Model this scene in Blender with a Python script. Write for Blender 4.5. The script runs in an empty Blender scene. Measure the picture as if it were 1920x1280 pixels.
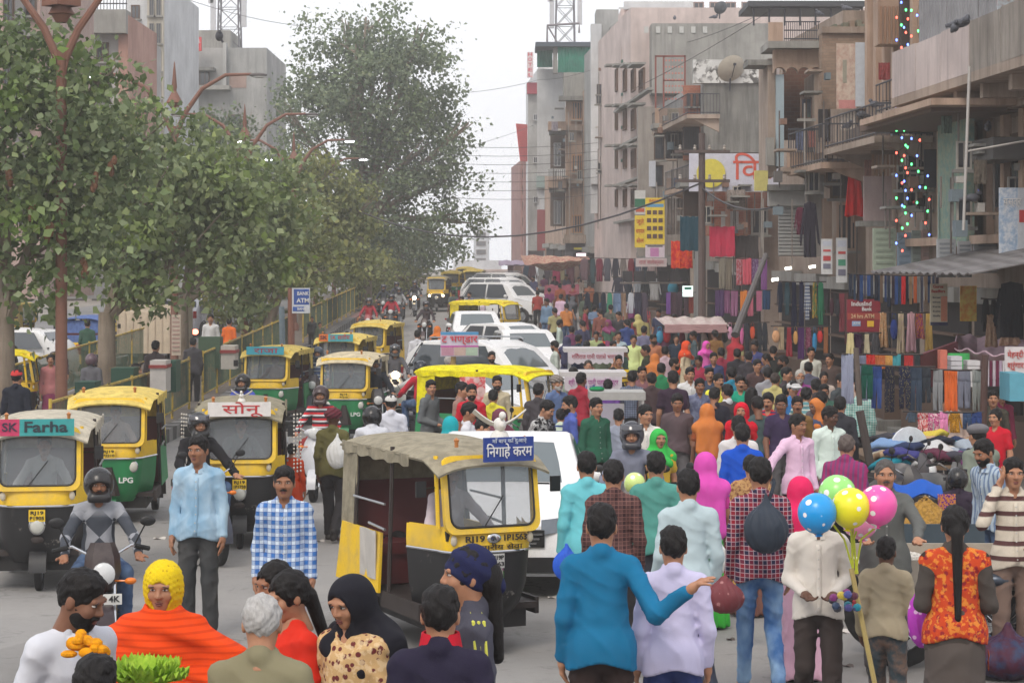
import bpy, math, random, re
import numpy as np
from mathutils import Vector, Matrix
R = math.radians
random.seed(7); rng = np.random.default_rng(7)
SC = bpy.context.scene
COL = SC.collection
# ---------------------------------------------------------------- camera
F, CZ, HY, CX = 4000.0, 3.3, 500.0, 960.0      # focal in photo pixels, eye height, eye-level row, centre column
cam = bpy.data.cameras.new("camera"); camo = bpy.data.objects.new("camera", cam); COL.objects.link(camo)
camo.location = (0, 0, CZ); camo.rotation_euler = (R(90), 0, 0)
cam.sensor_width = 36.0; cam.lens = F / 1920 * 36.0; cam.shift_y = -(640 - HY) / 1920
cam.clip_start = 0.5; cam.clip_end = 4000
SC.camera = camo
# ---------------------------------------------------------------- sky, sun, exposure
w = bpy.data.worlds.new("World"); SC.world = w; w.use_nodes = True
nt = w.node_tree; bg = nt.nodes["Background"]
sky = nt.nodes.new("ShaderNodeTexSky"); sky.sky_type = 'NISHITA'; sky.sun_disc = False
sky.sun_elevation = R(48); sky.sun_rotation = R(200); sky.air_density = 1.5; sky.dust_density = 6.0; sky.altitude = 230
mx = nt.nodes.new("ShaderNodeMix"); mx.data_type = 'RGBA'; mx.inputs[0].default_value = 0.86
nt.links.new(sky.outputs[0], mx.inputs[6]); mx.inputs[7].default_value = (10.6, 10.7, 11.2, 1)   # even cloud layer over the sky
nt.links.new(mx.outputs[2], bg.inputs[0]); bg.inputs[1].default_value = 0.1
sun = bpy.data.lights.new("sun", 'SUN'); suno = bpy.data.objects.new("sun", sun); COL.objects.link(suno)
sun.energy = 1.4; sun.angle = R(22); sun.color = (1, 0.91, 0.8)
suno.rotation_euler = (R(42), 0, R(-20))
vs = SC.view_settings; vs.view_transform = 'Standard'; vs.look = 'None'; vs.exposure = 0.24; vs.gamma = 1.0; vs.use_curve_mapping = False
SC.cycles.use_denoising = True; SC.cycles.use_adaptive_sampling = True; SC.cycles.adaptive_threshold = .03
SC.cycles.max_bounces = 5; SC.cycles.diffuse_bounces = 3; SC.cycles.glossy_bounces = 2; SC.cycles.transmission_bounces = 3
SC.cycles.transparent_max_bounces = 12; SC.cycles.volume_bounces = 2
SC.cycles.caustics_reflective = False; SC.cycles.caustics_refractive = False
# ---------------------------------------------------------------- placing
HP = [(-60, 2.85), (0, 2.9), (10, 2.95), (18, 3.25), (30, 3.45), (45, 3.45), (62, 3.1), (82, 2.65), (105, 2.15), (130, 1.75), (170, 1.0), (260, .6), (600, .5), (4000, .5)]
def HGT(d):
 for (a, ha), (b, hb) in zip(HP, HP[1:]):
  if d <= b:
   t = (d - a) / (b - a); t = max(0, min(1, t)); return ha + (hb - ha) * t
 return .5
def gz(y): return CZ - HGT(y)
def W(px, py, d): return Vector(((px - CX) / F * d, d, CZ + (HY - py) / F * d))
def xat(px, d): return (px - CX) / F * d
def zat(py, d): return CZ + (HY - py) / F * d
def dfoot(py):                       # distance at which the ground shows at row py
 lo, hi = 3, 600
 for _ in range(50):
  m = (lo + hi) / 2
  if HGT(m) * F / m > py - HY: lo = m
  else: hi = m
 return lo
def dhead(py, h):                    # distance at which something h tall has its top at row py
 lo, hi = 3, 165
 for _ in range(50):
  m = (lo + hi) / 2
  if (HGT(m) - h) * F / m > py - HY: lo = m
  else: hi = m
 return lo
# ---------------------------------------------------------------- mesh builder
class MB:
 def __init__(s): s.v = []; s.f = []; s.m = []
 def add(s, vs, fs, mi=0):
  n = len(s.v); s.v += [tuple(p) for p in vs]
  for f in fs: s.f.append([i + n for i in f]); s.m.append(mi)
  return s
 def box(s, c, d, rz=0, rx=0, ry=0, mi=0, M=None):
  hx, hy, hz = d[0] / 2, d[1] / 2, d[2] / 2
  m = M or (Matrix.Rotation(rz, 3, 'Z') @ Matrix.Rotation(ry, 3, 'Y') @ Matrix.Rotation(rx, 3, 'X'))
  c = Vector(c)
  vs = [c + m @ Vector((x * hx, y * hy, z * hz)) for x in (-1, 1) for y in (-1, 1) for z in (-1, 1)]
  return s.add(vs, [(0, 1, 3, 2), (4, 6, 7, 5), (0, 4, 5, 1), (2, 3, 7, 6), (0, 2, 6, 4), (1, 5, 7, 3)], mi)
 def b2(s, x0, x1, y0, y1, z0, z1, mi=0): return s.box(((x0 + x1) / 2, (y0 + y1) / 2, (z0 + z1) / 2), (abs(x1 - x0), abs(y1 - y0), abs(z1 - z0)), mi=mi)
 def tube(s, pts, r, n=8, mi=0, cap=True, closed=False):
  pts = [Vector(p) for p in pts]; N = len(pts)
  rs = r if isinstance(r, (list, tuple)) else [r] * N
  rings = []; up = Vector((0, 0, 1))
  for i, p in enumerate(pts):
   if closed: t = (pts[(i + 1) % N] - pts[i - 1])
   else: t = (pts[min(i + 1, N - 1)] - pts[max(i - 1, 0)])
   t = t.normalized() if t.length > 1e-9 else Vector((0, 0, 1))
   if i == 0: a = t.orthogonal().normalized()
   else:
    a = (a - t * a.dot(t)); a = a.normalized() if a.length > 1e-6 else t.orthogonal().normalized()
   b = t.cross(a)
   rings.append([p + (a * math.cos(k * 2 * math.pi / n) + b * math.sin(k * 2 * math.pi / n)) * rs[i] for k in range(n)])
  vs = [q for g in rings for q in g]; fs = []
  for i in range(N if closed else N - 1):
   j = (i + 1) % N
   for k in range(n): fs.append((i * n + k, i * n + (k + 1) % n, j * n + (k + 1) % n, j * n + k))
  if cap and not closed: fs += [tuple(range(n))[::-1], tuple((N - 1) * n + k for k in range(n))]
  return s.add(vs, fs, mi)
 def lathe(s, prof, c=(0, 0, 0), n=16, axis='Z', mi=0, M=None):
  c = Vector(c); vs = []; fs = []
  for (r, h) in prof:
   for k in range(n):
    a = 2 * math.pi * k / n; p = Vector((r * math.cos(a), r * math.sin(a), h))
    if axis == 'X': p = Vector((p.z, p.x, p.y))
    elif axis == 'Y': p = Vector((p.y, p.z, p.x))
    if M: p = M @ p
    vs.append(c + p)
  for i in range(len(prof) - 1):
   for k in range(n): fs.append((i * n + k, i * n + (k + 1) % n, (i + 1) * n + (k + 1) % n, (i + 1) * n + k))
  return s.add(vs, fs, mi)
 def ell(s, c, r, n=12, k=8, mi=0, M=None):
  prof = [(math.sin(math.pi * i / k), -math.cos(math.pi * i / k)) for i in range(k + 1)]; c = Vector(c); vs = []; fs = []
  for (q, h) in prof:
   for j in range(n):
    a = 2 * math.pi * j / n; p = Vector((q * math.cos(a) * r[0], q * math.sin(a) * r[1], h * r[2])); vs.append(c + (M @ p if M else p))
  for i in range(k):
   for j in range(n): fs.append((i * n + j, i * n + (j + 1) % n, (i + 1) * n + (j + 1) % n, (i + 1) * n + j))
  return s.add(vs, fs, mi)
 def loft(s, rings, mi=0, cap=True, closed=True):
  n = len(rings[0]); vs = [p for g in rings for p in g]; fs = []
  for i in range(len(rings) - 1):
   for k in range(n if closed else n - 1): fs.append((i * n + k, i * n + (k + 1) % n, (i + 1) * n + (k + 1) % n, (i + 1) * n + k))
  if cap: fs += [tuple(range(n))[::-1], tuple((len(rings) - 1) * n + k for k in range(n))]
  return s.add(vs, fs, mi)
 def prism(s, poly, fn, t0, t1, mi=0):       # 2-D outline, fn(a,b,t)->3-D point, extruded from t0 to t1
  return s.loft([[fn(a, b, t0) for a, b in poly], [fn(a, b, t1) for a, b in poly]], mi)
 def sheet(s, fn, nu, nv, th=0.0, mi=0):     # fn(u,v)->point, u,v in 0..1; th gives it thickness
  P = [[Vector(fn(i / nu, j / nv)) for j in range(nv + 1)] for i in range(nu + 1)]
  ix = lambda i, j: i * (nv + 1) + j
  vs = [p for r_ in P for p in r_]; fs = [(ix(i, j), ix(i + 1, j), ix(i + 1, j + 1), ix(i, j + 1)) for i in range(nu) for j in range(nv)]
  if th:
   nrm = []
   for i in range(nu + 1):
    for j in range(nv + 1):
     a = P[min(i + 1, nu)][j] - P[max(i - 1, 0)][j]; b = P[i][min(j + 1, nv)] - P[i][max(j - 1, 0)]
     q = a.cross(b); nrm.append(q.normalized() if q.length > 1e-9 else Vector((0, 0, 1)))
   N = len(vs); vs = vs + [p - q * th for p, q in zip(vs, nrm)]
   fs += [tuple(N + k for k in f[::-1]) for f in fs]
   for i in range(nu): fs += [(ix(i + 1, 0), ix(i, 0), N + ix(i, 0), N + ix(i + 1, 0)), (ix(i, nv), ix(i + 1, nv), N + ix(i + 1, nv), N + ix(i, nv))]
   for j in range(nv): fs += [(ix(0, j), ix(0, j + 1), N + ix(0, j + 1), N + ix(0, j)), (ix(nu, j + 1), ix(nu, j), N + ix(nu, j), N + ix(nu, j + 1))]
  return s.add(vs, fs, mi)
 def mesh(s, name, mats=(), smooth=False):
  me = bpy.data.meshes.new(name); me.from_pydata(s.v, [], s.f)
  for m in mats: me.materials.append(m)
  if any(s.m): me.polygons.foreach_set("material_index", s.m)
  if smooth:
   me.polygons.foreach_set("use_smooth", [True] * len(me.polygons))
   if smooth != 'full':
    try: me.set_sharp_from_angle(angle=R(38))
    except Exception: pass
  me.validate(); me.update()
  return me
 def build(s, name, mats, parent=None, smooth=False):
  if not isinstance(mats, (list, tuple)): mats = [mats]
  return put(name, s.mesh(name, mats, smooth), parent)
def put(name, data, parent=None):
 o = bpy.data.objects.new(name, data); COL.objects.link(o)
 if parent is not None: o.parent = parent
 return o
def tag(o, label=None, cat=None, group=None, kind=None):
 if label: o["label"] = label
 if cat: o["category"] = cat
 if group: o["group"] = group
 if kind: o["kind"] = kind
 return o
def empty(name, loc=(0, 0, 0), rz=0, label=None, cat=None, group=None):
 o = put(name, None); o.location = loc; o.rotation_euler = (0, 0, rz); o.empty_display_size = .1
 return tag(o, label, cat, group)
def copy_tree(o, parent=None):
 c = o.copy(); COL.objects.link(c); c.parent = parent
 for ch in o.children: copy_tree(ch, c)
 return c
# ---------------------------------------------------------------- materials
def s2l(v):
 v = v / 255.0
 return v / 12.92 if v <= .04045 else ((v + .055) / 1.055) ** 2.4
def C(r, g, b, k=1.0): return (min(.86, s2l(r) * k), min(.86, s2l(g) * k), min(.86, s2l(b) * k), 1)
_mats = {}
class NT:
 def __init__(s, m): s.t = m.node_tree; s.b = s.t.nodes["Principled BSDF"]
 def n(s, typ, **kw):
  q = s.t.nodes.new(typ)
  for k, v in kw.items():
   if k.startswith('i_'): q.inputs[k[2:].replace('_', ' ')].default_value = v
   else: setattr(q, k, v)
  return q
 def l(s, a, b): s.t.links.new(a, b)
 def mix(s, fac, a, b, bt='MIX'):
  q = s.n("ShaderNodeMix", data_type='RGBA', blend_type=bt)
  for sock, v in ((q.inputs[0], fac), (q.inputs[6], a), (q.inputs[7], b)):
   if hasattr(v, 'is_linked') or hasattr(v, 'links'): s.l(v, sock)
   else: sock.default_value = v
  return q.outputs[2]
 def math(s, op, a, b=None, c=None):
  q = s.n("ShaderNodeMath", operation=op)
  for i, v in enumerate((a, b, c)):
   if v is None: continue
   if hasattr(v, 'links'): s.l(v, q.inputs[i])
   else: q.inputs[i].default_value = v
  return q.outputs[0]
 def co(s, scale=(1, 1, 1), rot=(0, 0, 0), out="Object"):
  tc = s.n("ShaderNodeTexCoord"); mp = s.n("ShaderNodeMapping"); mp.inputs["Scale"].default_value = scale; mp.inputs["Rotation"].default_value = rot
  s.l(tc.outputs[out], mp.inputs[0]); return mp.outputs[0]
 def noise(s, co, scale, detail=3, rough=.55):
  q = s.n("ShaderNodeTexNoise"); q.inputs["Scale"].default_value = scale; q.inputs["Detail"].default_value = detail; q.inputs["Roughness"].default_value = rough
  s.l(co, q.inputs["Vector"]); return q.outputs[0]
 def ramp(s, v, a, b):
  q = s.n("ShaderNodeMapRange"); q.inputs[1].default_value = a; q.inputs[2].default_value = b; s.l(v, q.inputs[0]); return q.outputs[0]
 def bump(s, h, st=.3, dist=.02):
  q = s.n("ShaderNodeBump"); q.inputs["Strength"].default_value = st; q.inputs["Distance"].default_value = dist
  s.l(h, q.inputs["Height"]); s.l(q.outputs[0], s.b.inputs["Normal"])
def newmat(key, fn):
 if key in _mats: return _mats[key]
 m = bpy.data.materials.new(re.sub(r'[^a-z0-9_]+', '_', str(key).lower())[:50]); m.use_nodes = True
 fn(NT(m)); _mats[key] = m; return m
def dk(c, k): return (c[0] * k, c[1] * k, c[2] * k, 1)
def lerp(a, b, t): return tuple(a[i] + (b[i] - a[i]) * t for i in range(3)) + (1,)
DUST = C(150, 138, 122)
def paint(c, rough=.38, dust=.25, metal=0.0):                        # vehicle paint, with a film of road dust and scuffs
 def fn(n):
  co = n.co(); a = n.noise(co, 3.2, 5, .65); b = n.noise(co, 34, 3, .6)
  v = n.mix(n.ramp(b, .35, .7), c, dk(c, .95))
  n.l(n.mix(n.math('MULTIPLY', n.ramp(a, .42, .75), dust), v, DUST), n.b.inputs[0])
  n.l(n.math('ADD', n.math('MULTIPLY', n.ramp(a, .3, .7), .25), rough), n.b.inputs["Roughness"])
  n.b.inputs["Metallic"].default_value = metal; n.bump(b, .06, .01)
 return newmat(('paint', c, rough, dust, metal), fn)
def worn(c, under, amt=.55, rough=.5, scale=5):                         # paint chipped down to metal or primer
 def fn(n):
  co = n.co(); a = n.noise(co, scale, 8, .72); b = n.noise(co, 1.6, 3, .6)
  e = n.math('MULTIPLY', n.ramp(a, amt, amt + .03), n.ramp(b, .4, .55))
  n.l(n.mix(e, n.mix(n.ramp(b, .3, .8), c, dk(c, 1.5)), under), n.b.inputs[0]); n.b.inputs["Roughness"].default_value = rough; n.bump(e, -.2, .004)
 return newmat(('worn', c, under, amt, rough, scale), fn)
def plaster(c, stain=.5, rough=.9, sc=1.0):                           # wall render: blotches, rain streaks, fine grain
 def fn(n):
  co = n.co(); cs = n.co((1.6, 1.6, .16))
  big = n.noise(co, .55 * sc, 5, .62); st = n.noise(cs, 2.2 * sc, 5, .7); fine = n.noise(co, 22 * sc, 4, .7)
  v = n.mix(n.ramp(big, .3, .7), dk(c, .62), lerp(c, (.8, .78, .75), .12))
  v = n.mix(n.math('MULTIPLY', n.ramp(st, .47, .72), stain), v, (c[0] * .26, c[1] * .26, c[2] * .27, 1))
  v = n.mix(n.math('MULTIPLY', n.ramp(fine, .3, .8), .35), v, dk(c, .7))
  n.l(v, n.b.inputs[0]); n.b.inputs["Roughness"].default_value = rough; n.bump(fine, .35, .02)
 return newmat(('plaster', c, stain, rough, sc), fn)
def plain(c, rough=.6, metal=0.0, em=0.0, alpha=1.0):
 def fn(n):
  co = n.co(); a = n.noise(co, 9, 4, .6)
  n.l(n.mix(n.ramp(a, .25, .8), c, dk(c, .78)), n.b.inputs[0]); n.b.inputs["Roughness"].default_value = rough; n.b.inputs["Metallic"].default_value = metal
  if em: n.b.inputs["Emission Color"].default_value = c; n.b.inputs["Emission Strength"].default_value = em
  n.bump(a, .08, .01)
 return newmat(('plain', c, rough, metal, em), fn)
def glow(c, st):
 def fn(n):
  n.b.inputs[0].default_value = c; n.b.inputs["Emission Color"].default_value = c; n.b.inputs["Emission Strength"].default_value = st
 return newmat(('glow', c, st), fn)
def cloth(c, pat=None, c2=None, c3=None, sc=1.0, wr=1.0, rough=.88):
 c2 = c2 or dk(c, .5); c3 = c3 or c2
 def fn(n):
  co = n.co(); rn = n.n('ShaderNodeTexNoise', noise_type='RIDGED_MULTIFRACTAL'); rn.inputs['Scale'].default_value = 5.5; rn.inputs['Detail'].default_value = 4; rn.inputs['Distortion'].default_value = .7; n.l(n.co((1, 1, .6), (0, .5, 0)), rn.inputs['Vector']); w1 = rn.outputs[0]; w2 = n.noise(co, 240, 2, .5)
  def saw(axis, f, duty=.5, soft=.04):
   sp = n.n("ShaderNodeSeparateXYZ"); n.l(co, sp.inputs[0])
   fr = n.math('FRACT', n.math('MULTIPLY', sp.outputs[axis], f)); return n.ramp(fr, duty - soft, duty + soft)
  v = c
  if pat == 'plaid':
   h = saw(2, 16 / sc); x = saw(0, 16 / sc); t = saw(2, 32 / sc, .86); u = saw(0, 32 / sc, .86)
   v = n.mix(n.math('MULTIPLY', n.math('ADD', h, x), .5), c, c2); v = n.mix(n.math('MULTIPLY', n.math('MAXIMUM', t, u), .65), v, c3)
  elif pat == 'check':
   h = saw(2, 26 / sc, .62); x = saw(0, 26 / sc, .62); v = n.mix(n.math('MULTIPLY', n.math('ADD', h, x), .5), c, c2)
  elif pat == 'hstripe': v = n.mix(saw(2, 11 / sc, .68), c, c2)
  elif pat == 'hstripe3': v = n.mix(saw(2, 11 / sc, .72), n.mix(saw(2, 11 / sc, .36), c, c3), c2)
  elif pat == 'vstripe': v = n.mix(saw(0, 22 / sc, .6), c, c2)
  elif pat == 'argyle':
   cr = n.co((5.5 / sc, 5.5 / sc, 5.5 / sc), (0, R(45), 0)); ck = n.n("ShaderNodeTexChecker"); ck.inputs["Scale"].default_value = 1.0; n.l(cr, ck.inputs[0])
   sp = n.n("ShaderNodeSeparateXYZ"); n.l(co, sp.inputs[0]); v = n.mix(n.math('MULTIPLY', ck.outputs[1], n.ramp(sp.outputs[2], 1.27, 1.2)), c, c2)
  elif pat in ('floral', 'dots', 'print'):
   vo = n.n("ShaderNodeTexVoronoi"); vo.inputs["Scale"].default_value = {'floral': 26, 'dots': 17, 'print': 9}[pat] / sc; n.l(co, vo.inputs["Vector"])
   lo, hi = {'floral': (.34, .40), 'dots': (.2, .24), 'print': (.42, .5)}[pat]
   v = n.mix(n.ramp(vo.outputs[0], hi, lo), c, c2)
   if pat != 'dots': v = n.mix(n.math('MULTIPLY', n.ramp(n.noise(co, 30 / sc, 2), .52, .58), .7), v, c3)
  elif pat == 'denim':
   sp = n.n("ShaderNodeSeparateXYZ"); n.l(co, sp.inputs[0])
   fade = n.math('MULTIPLY', n.ramp(n.noise(n.co((1, 1, .5)), 5, 3), .38, .68), .75); v = n.mix(fade, c, c2)
  elif pat == 'mottle': v = n.mix(n.ramp(n.noise(co, 7 / sc, 4, .7), .42, .6), c, c2)
  elif pat == 'band': v = n.mix(n.math('MULTIPLY', saw(2, 5 / sc, .55, .01), 1.0), c, c2)
  v = n.mix(n.math('MULTIPLY', n.ramp(n.noise(co, 6, 4), .35, .75), .16), v, (0, 0, 0, 1) if not isinstance(v, tuple) else dk(v, .45))
  n.l(v, n.b.inputs[0]); n.b.inputs["Roughness"].default_value = rough; n.b.inputs["Specular IOR Level"].default_value = .2
  hh = n.math('ADD', n.math('MULTIPLY', w1, 1.0), n.math('MULTIPLY', w2, .06)); n.bump(hh, .75 * wr, .045)
 return newmat(('cloth', c, pat, c2, c3, sc, wr, rough), fn)
def glass(c=(.10, .12, .13, 1), clear=.0):                             # car window: dark inside and sky on it; clear lets it through
 def fn(n):
  n.b.inputs[0].default_value = c; n.b.inputs["Roughness"].default_value = .06; n.b.inputs["Specular IOR Level"].default_value = .9
  if clear:
   tr = n.n("ShaderNodeBsdfTransparent"); mxs = n.n("ShaderNodeMixShader"); mxs.inputs[0].default_value = clear
   out = n.t.nodes["Material Output"]; n.l(n.b.outputs[0], mxs.inputs[1]); n.l(tr.outputs[0], mxs.inputs[2]); n.l(mxs.outputs[0], out.inputs[0])
 return newmat(('glass', c, clear), fn)
def brickm(c, c2, mortar, sc=4.0):
 def fn(n):
  tc = n.n("ShaderNodeTexCoord"); sp = n.n("ShaderNodeSeparateXYZ"); n.l(tc.outputs["Object"], sp.inputs[0])
  cb = n.n("ShaderNodeCombineXYZ"); n.l(n.math('ADD', sp.outputs[0], sp.outputs[1]), cb.inputs[0]); n.l(sp.outputs[2], cb.inputs[1])
  b = n.n("ShaderNodeTexBrick"); n.l(cb.outputs[0], b.inputs["Vector"]); b.inputs["Color1"].default_value = c; b.inputs["Color2"].default_value = c2; b.inputs["Mortar"].default_value = mortar
  b.inputs["Scale"].default_value = sc; b.inputs["Mortar Size"].default_value = .012
  a = n.noise(n.co(), 1.3, 5, .65); n.l(n.mix(n.math('MULTIPLY', n.ramp(a, .4, .75), .5), b.outputs[0], dk(c, .45)), n.b.inputs[0])
  n.b.inputs["Roughness"].default_value = .92; n.bump(b.outputs[1], -.4, .02)
 return newmat(('brick', c, c2, sc), fn)
def corr(c, f=14, axis=0):
 def fn(n):
  co = n.co(); sp = n.n("ShaderNodeSeparateXYZ"); n.l(co, sp.inputs[0])
  s_ = n.math('SINE', n.math('MULTIPLY', n.math('ADD', sp.outputs[0], sp.outputs[1]) if axis == 0 else sp.outputs[axis], f * 6.28)); a = n.noise(co, 1.2, 5, .7)
  n.l(n.mix(n.ramp(a, .4, .7), c, dk(c, .6)), n.b.inputs[0]); n.b.inputs["Roughness"].default_value = .55; n.b.inputs["Metallic"].default_value = .3; n.bump(s_, .7, .02)
 return newmat(('corr', c, f, axis), fn)
WHITE = C(226, 226, 226); BLACK = C(22, 22, 24); GREY = C(120, 120, 120); STEEL = C(170, 172, 175)
M_black = plain(BLACK, .5); M_rub = plain(C(30, 30, 31), .85); M_steel = plain(STEEL, .35, .85); M_chrome = plain(C(205, 207, 210), .18, 1.0)
M_dark = plain(C(34, 32, 32), .7); M_wood = plain(C(120, 98, 76), .8); M_iron = plain(C(62, 54, 52), .7, .3)
# ---------------------------------------------------------------- lettering
def text(body, parent, loc, size, m, rot=(R(90), 0, 0), name="lettering", ext=.004, sx=1.0, align='CENTER', bold=0.0, fit=None, sk=0):
 cu = bpy.data.curves.new(name, 'FONT'); cu.body = body; cu.size = size; cu.extrude = ext; cu.align_x = align; cu.align_y = 'CENTER'; cu.offset = min(bold, size * .022 if body.isascii() else size * .006); cu.shear = sk; cu.resolution_u = 3
 t = bpy.data.objects.new(name, cu); me = bpy.data.meshes.new_from_object(t)
 bpy.data.objects.remove(t); bpy.data.curves.remove(cu); me.materials.clear(); me.materials.append(m); me.name = name
 if fit and len(me.vertices):
  xs = [v.co.x for v in me.vertices]; sx = fit / max(1e-4, max(xs) - min(xs))
 o = put(name, me, parent); o.location = loc; o.rotation_euler = rot; o.scale = (sx, 1, 1); return o
# ================================================================ people: implicit surfaces turned into meshes
class Fld:
 def __init__(s, lo, hi, h):
  s.h = h; s.lo = np.array(lo, float); n = [int(math.ceil((b - a) / h)) + 2 for a, b in zip(lo, hi)]
  s.ax = [s.lo[i] + h * np.arange(n[i]) for i in range(3)]; s.f = np.full(n, .5, np.float32)
 def sub(s, lo, hi):
  sl = []
  for i in range(3):
   a = max(0, int((lo[i] - s.lo[i]) / s.h)); b = min(s.f.shape[i], int((hi[i] - s.lo[i]) / s.h) + 2)
   if b <= a: return None, None
   sl.append(slice(a, b))
  return tuple(sl), (s.ax[0][sl[0]][:, None, None], s.ax[1][sl[1]][None, :, None], s.ax[2][sl[2]][None, None, :])
 def mn(s, sl, d, k):
  a = s.f[sl]
  if k > 0:
   hh = np.maximum(k - np.abs(a - d), 0) / k; s.f[sl] = np.minimum(a, d) - hh * hh * k * .25
  else: s.f[sl] = np.minimum(a, d)
 def cap(s, a, b, ra, rb, k=.03, fy=1.0):           # tapered capsule; fy>1 flattens it front to back
  a = np.array(a, float); b = np.array(b, float); m = max(ra, rb) + .06
  sl, g = s.sub(np.minimum(a, b) - m, np.maximum(a, b) + m)
  if sl is None: return s
  ba = b - a; q = ba.dot(ba) + 1e-9; px, py, pz = g[0] - a[0], g[1] - a[1], g[2] - a[2]
  t = np.clip((px * ba[0] + py * ba[1] + pz * ba[2]) / q, 0, 1)
  d = np.sqrt((px - t * ba[0]) ** 2 + ((py - t * ba[1]) * fy) ** 2 + (pz - t * ba[2]) ** 2) - (ra + (rb - ra) * t)
  s.mn(sl, d, k); return s
 def ell(s, c, r, k=.03, neg=False):
  r = np.array(r, float); m = max(r) + .06; c = np.array(c, float); sl, g = s.sub(c - m, c + m)
  if sl is None: return s
  x, y, z = (g[0] - c[0]) / r[0], (g[1] - c[1]) / r[1], (g[2] - c[2]) / r[2]
  l = np.sqrt(x * x + y * y + z * z) + 1e-6; l2 = np.sqrt((x / r[0]) ** 2 + (y / r[1]) ** 2 + (z / r[2]) ** 2) + 1e-6
  d = l * (l - 1) / l2
  if neg:
   a = s.f[sl]; d = -d; hh = np.maximum(k - np.abs(a - d), 0) / max(k, 1e-6); s.f[sl] = np.maximum(a, d) + hh * hh * k * .25
  else: s.mn(sl, d, k)
  return s
 def cut(s, fn): s.f = np.maximum(s.f, fn(s.ax[0][:, None, None], s.ax[1][None, :, None], s.ax[2][None, None, :])).astype(np.float32); return s
 def rip(s, fn): s.f = (s.f + fn(s.ax[0][:, None, None], s.ax[1][None, :, None], s.ax[2][None, None, :])).astype(np.float32); return s
 def net(s):
  f = s.f.copy(); f[0] = f[-1] = .5; f[:, 0] = f[:, -1] = .5; f[:, :, 0] = f[:, :, -1] = .5
  sh = f.shape; Ps = []; Is = []; Q = []
  for ax in range(3):
   s0 = [slice(None)] * 3; s1 = [slice(None)] * 3; s0[ax] = slice(0, -1); s1[ax] = slice(1, None)
   a, b = f[tuple(s0)], f[tuple(s1)]; m = (a < 0) != (b < 0); I = np.argwhere(m); av, bv = a[m], b[m]
   P = I.astype(float); P[:, ax] += av / (av - bv); u, v = [(1, 2), (2, 0), (0, 1)][ax]; ids = []
   for du, dv in ((-1, -1), (0, -1), (0, 0), (-1, 0)):
    Cc = I.copy(); Cc[:, u] += du; Cc[:, v] += dv; idx = (Cc[:, 0] * sh[1] + Cc[:, 1]) * sh[2] + Cc[:, 2]; ids.append(idx); Is.append(idx); Ps.append(P)
   q = np.stack(ids, 1); fl = av >= 0; q[fl] = q[fl][:, ::-1]; Q.append(q)
  I = np.concatenate(Is); P = np.concatenate(Ps); u, inv = np.unique(I, return_inverse=True); cnt = np.bincount(inv)
  V = np.stack([np.bincount(inv, weights=P[:, c]) / cnt for c in range(3)], 1) * s.h + s.lo
  return V, np.searchsorted(u, np.concatenate(Q))
def npmesh(name, parts):                                # parts: list of (V, F(quads), material index)
 vs = []; fs = []; ms = []; n = 0
 for V, Q, mi in parts: vs.append(V); fs.append(Q + n); ms.append(np.full(len(Q), mi)); n += len(V)
 V = np.concatenate(vs); Q = np.concatenate(fs); ms = np.concatenate(ms)
 me = bpy.data.meshes.new(name); me.vertices.add(len(V)); me.vertices.foreach_set("co", V.astype(np.float32).ravel())
 me.loops.add(len(Q) * 4); me.loops.foreach_set("vertex_index", Q.astype(np.int32).ravel())
 me.polygons.add(len(Q)); me.polygons.foreach_set("loop_start", (np.arange(len(Q)) * 4).astype(np.int32))
 try: me.polygons.foreach_set("loop_total", np.full(len(Q), 4, np.int32))
 except Exception: pass
 me.polygons.foreach_set("use_smooth", np.ones(len(Q), bool)); me.polygons.foreach_set("material_index", ms.astype(np.int32))
 for _ in range(int(ms.max()) + 1): me.materials.append(None)
 me.update(calc_edges=True); return me
def ellq(c, r, n=10, k=6):
 V = np.array([[c[0] + r[0] * math.sin(math.pi * (i + .02) / (k + .04)) * math.cos(2 * math.pi * j / n), c[1] + r[1] * math.sin(math.pi * (i + .02) / (k + .04)) * math.sin(2 * math.pi * j / n), c[2] - r[2] * math.cos(math.pi * i / k)] for i in range(k + 1) for j in range(n)])
 return V, np.array([[i * n + j, i * n + (j + 1) % n, (i + 1) * n + (j + 1) % n, (i + 1) * n + j] for i in range(k) for j in range(n)])
_hd = {}
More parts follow.
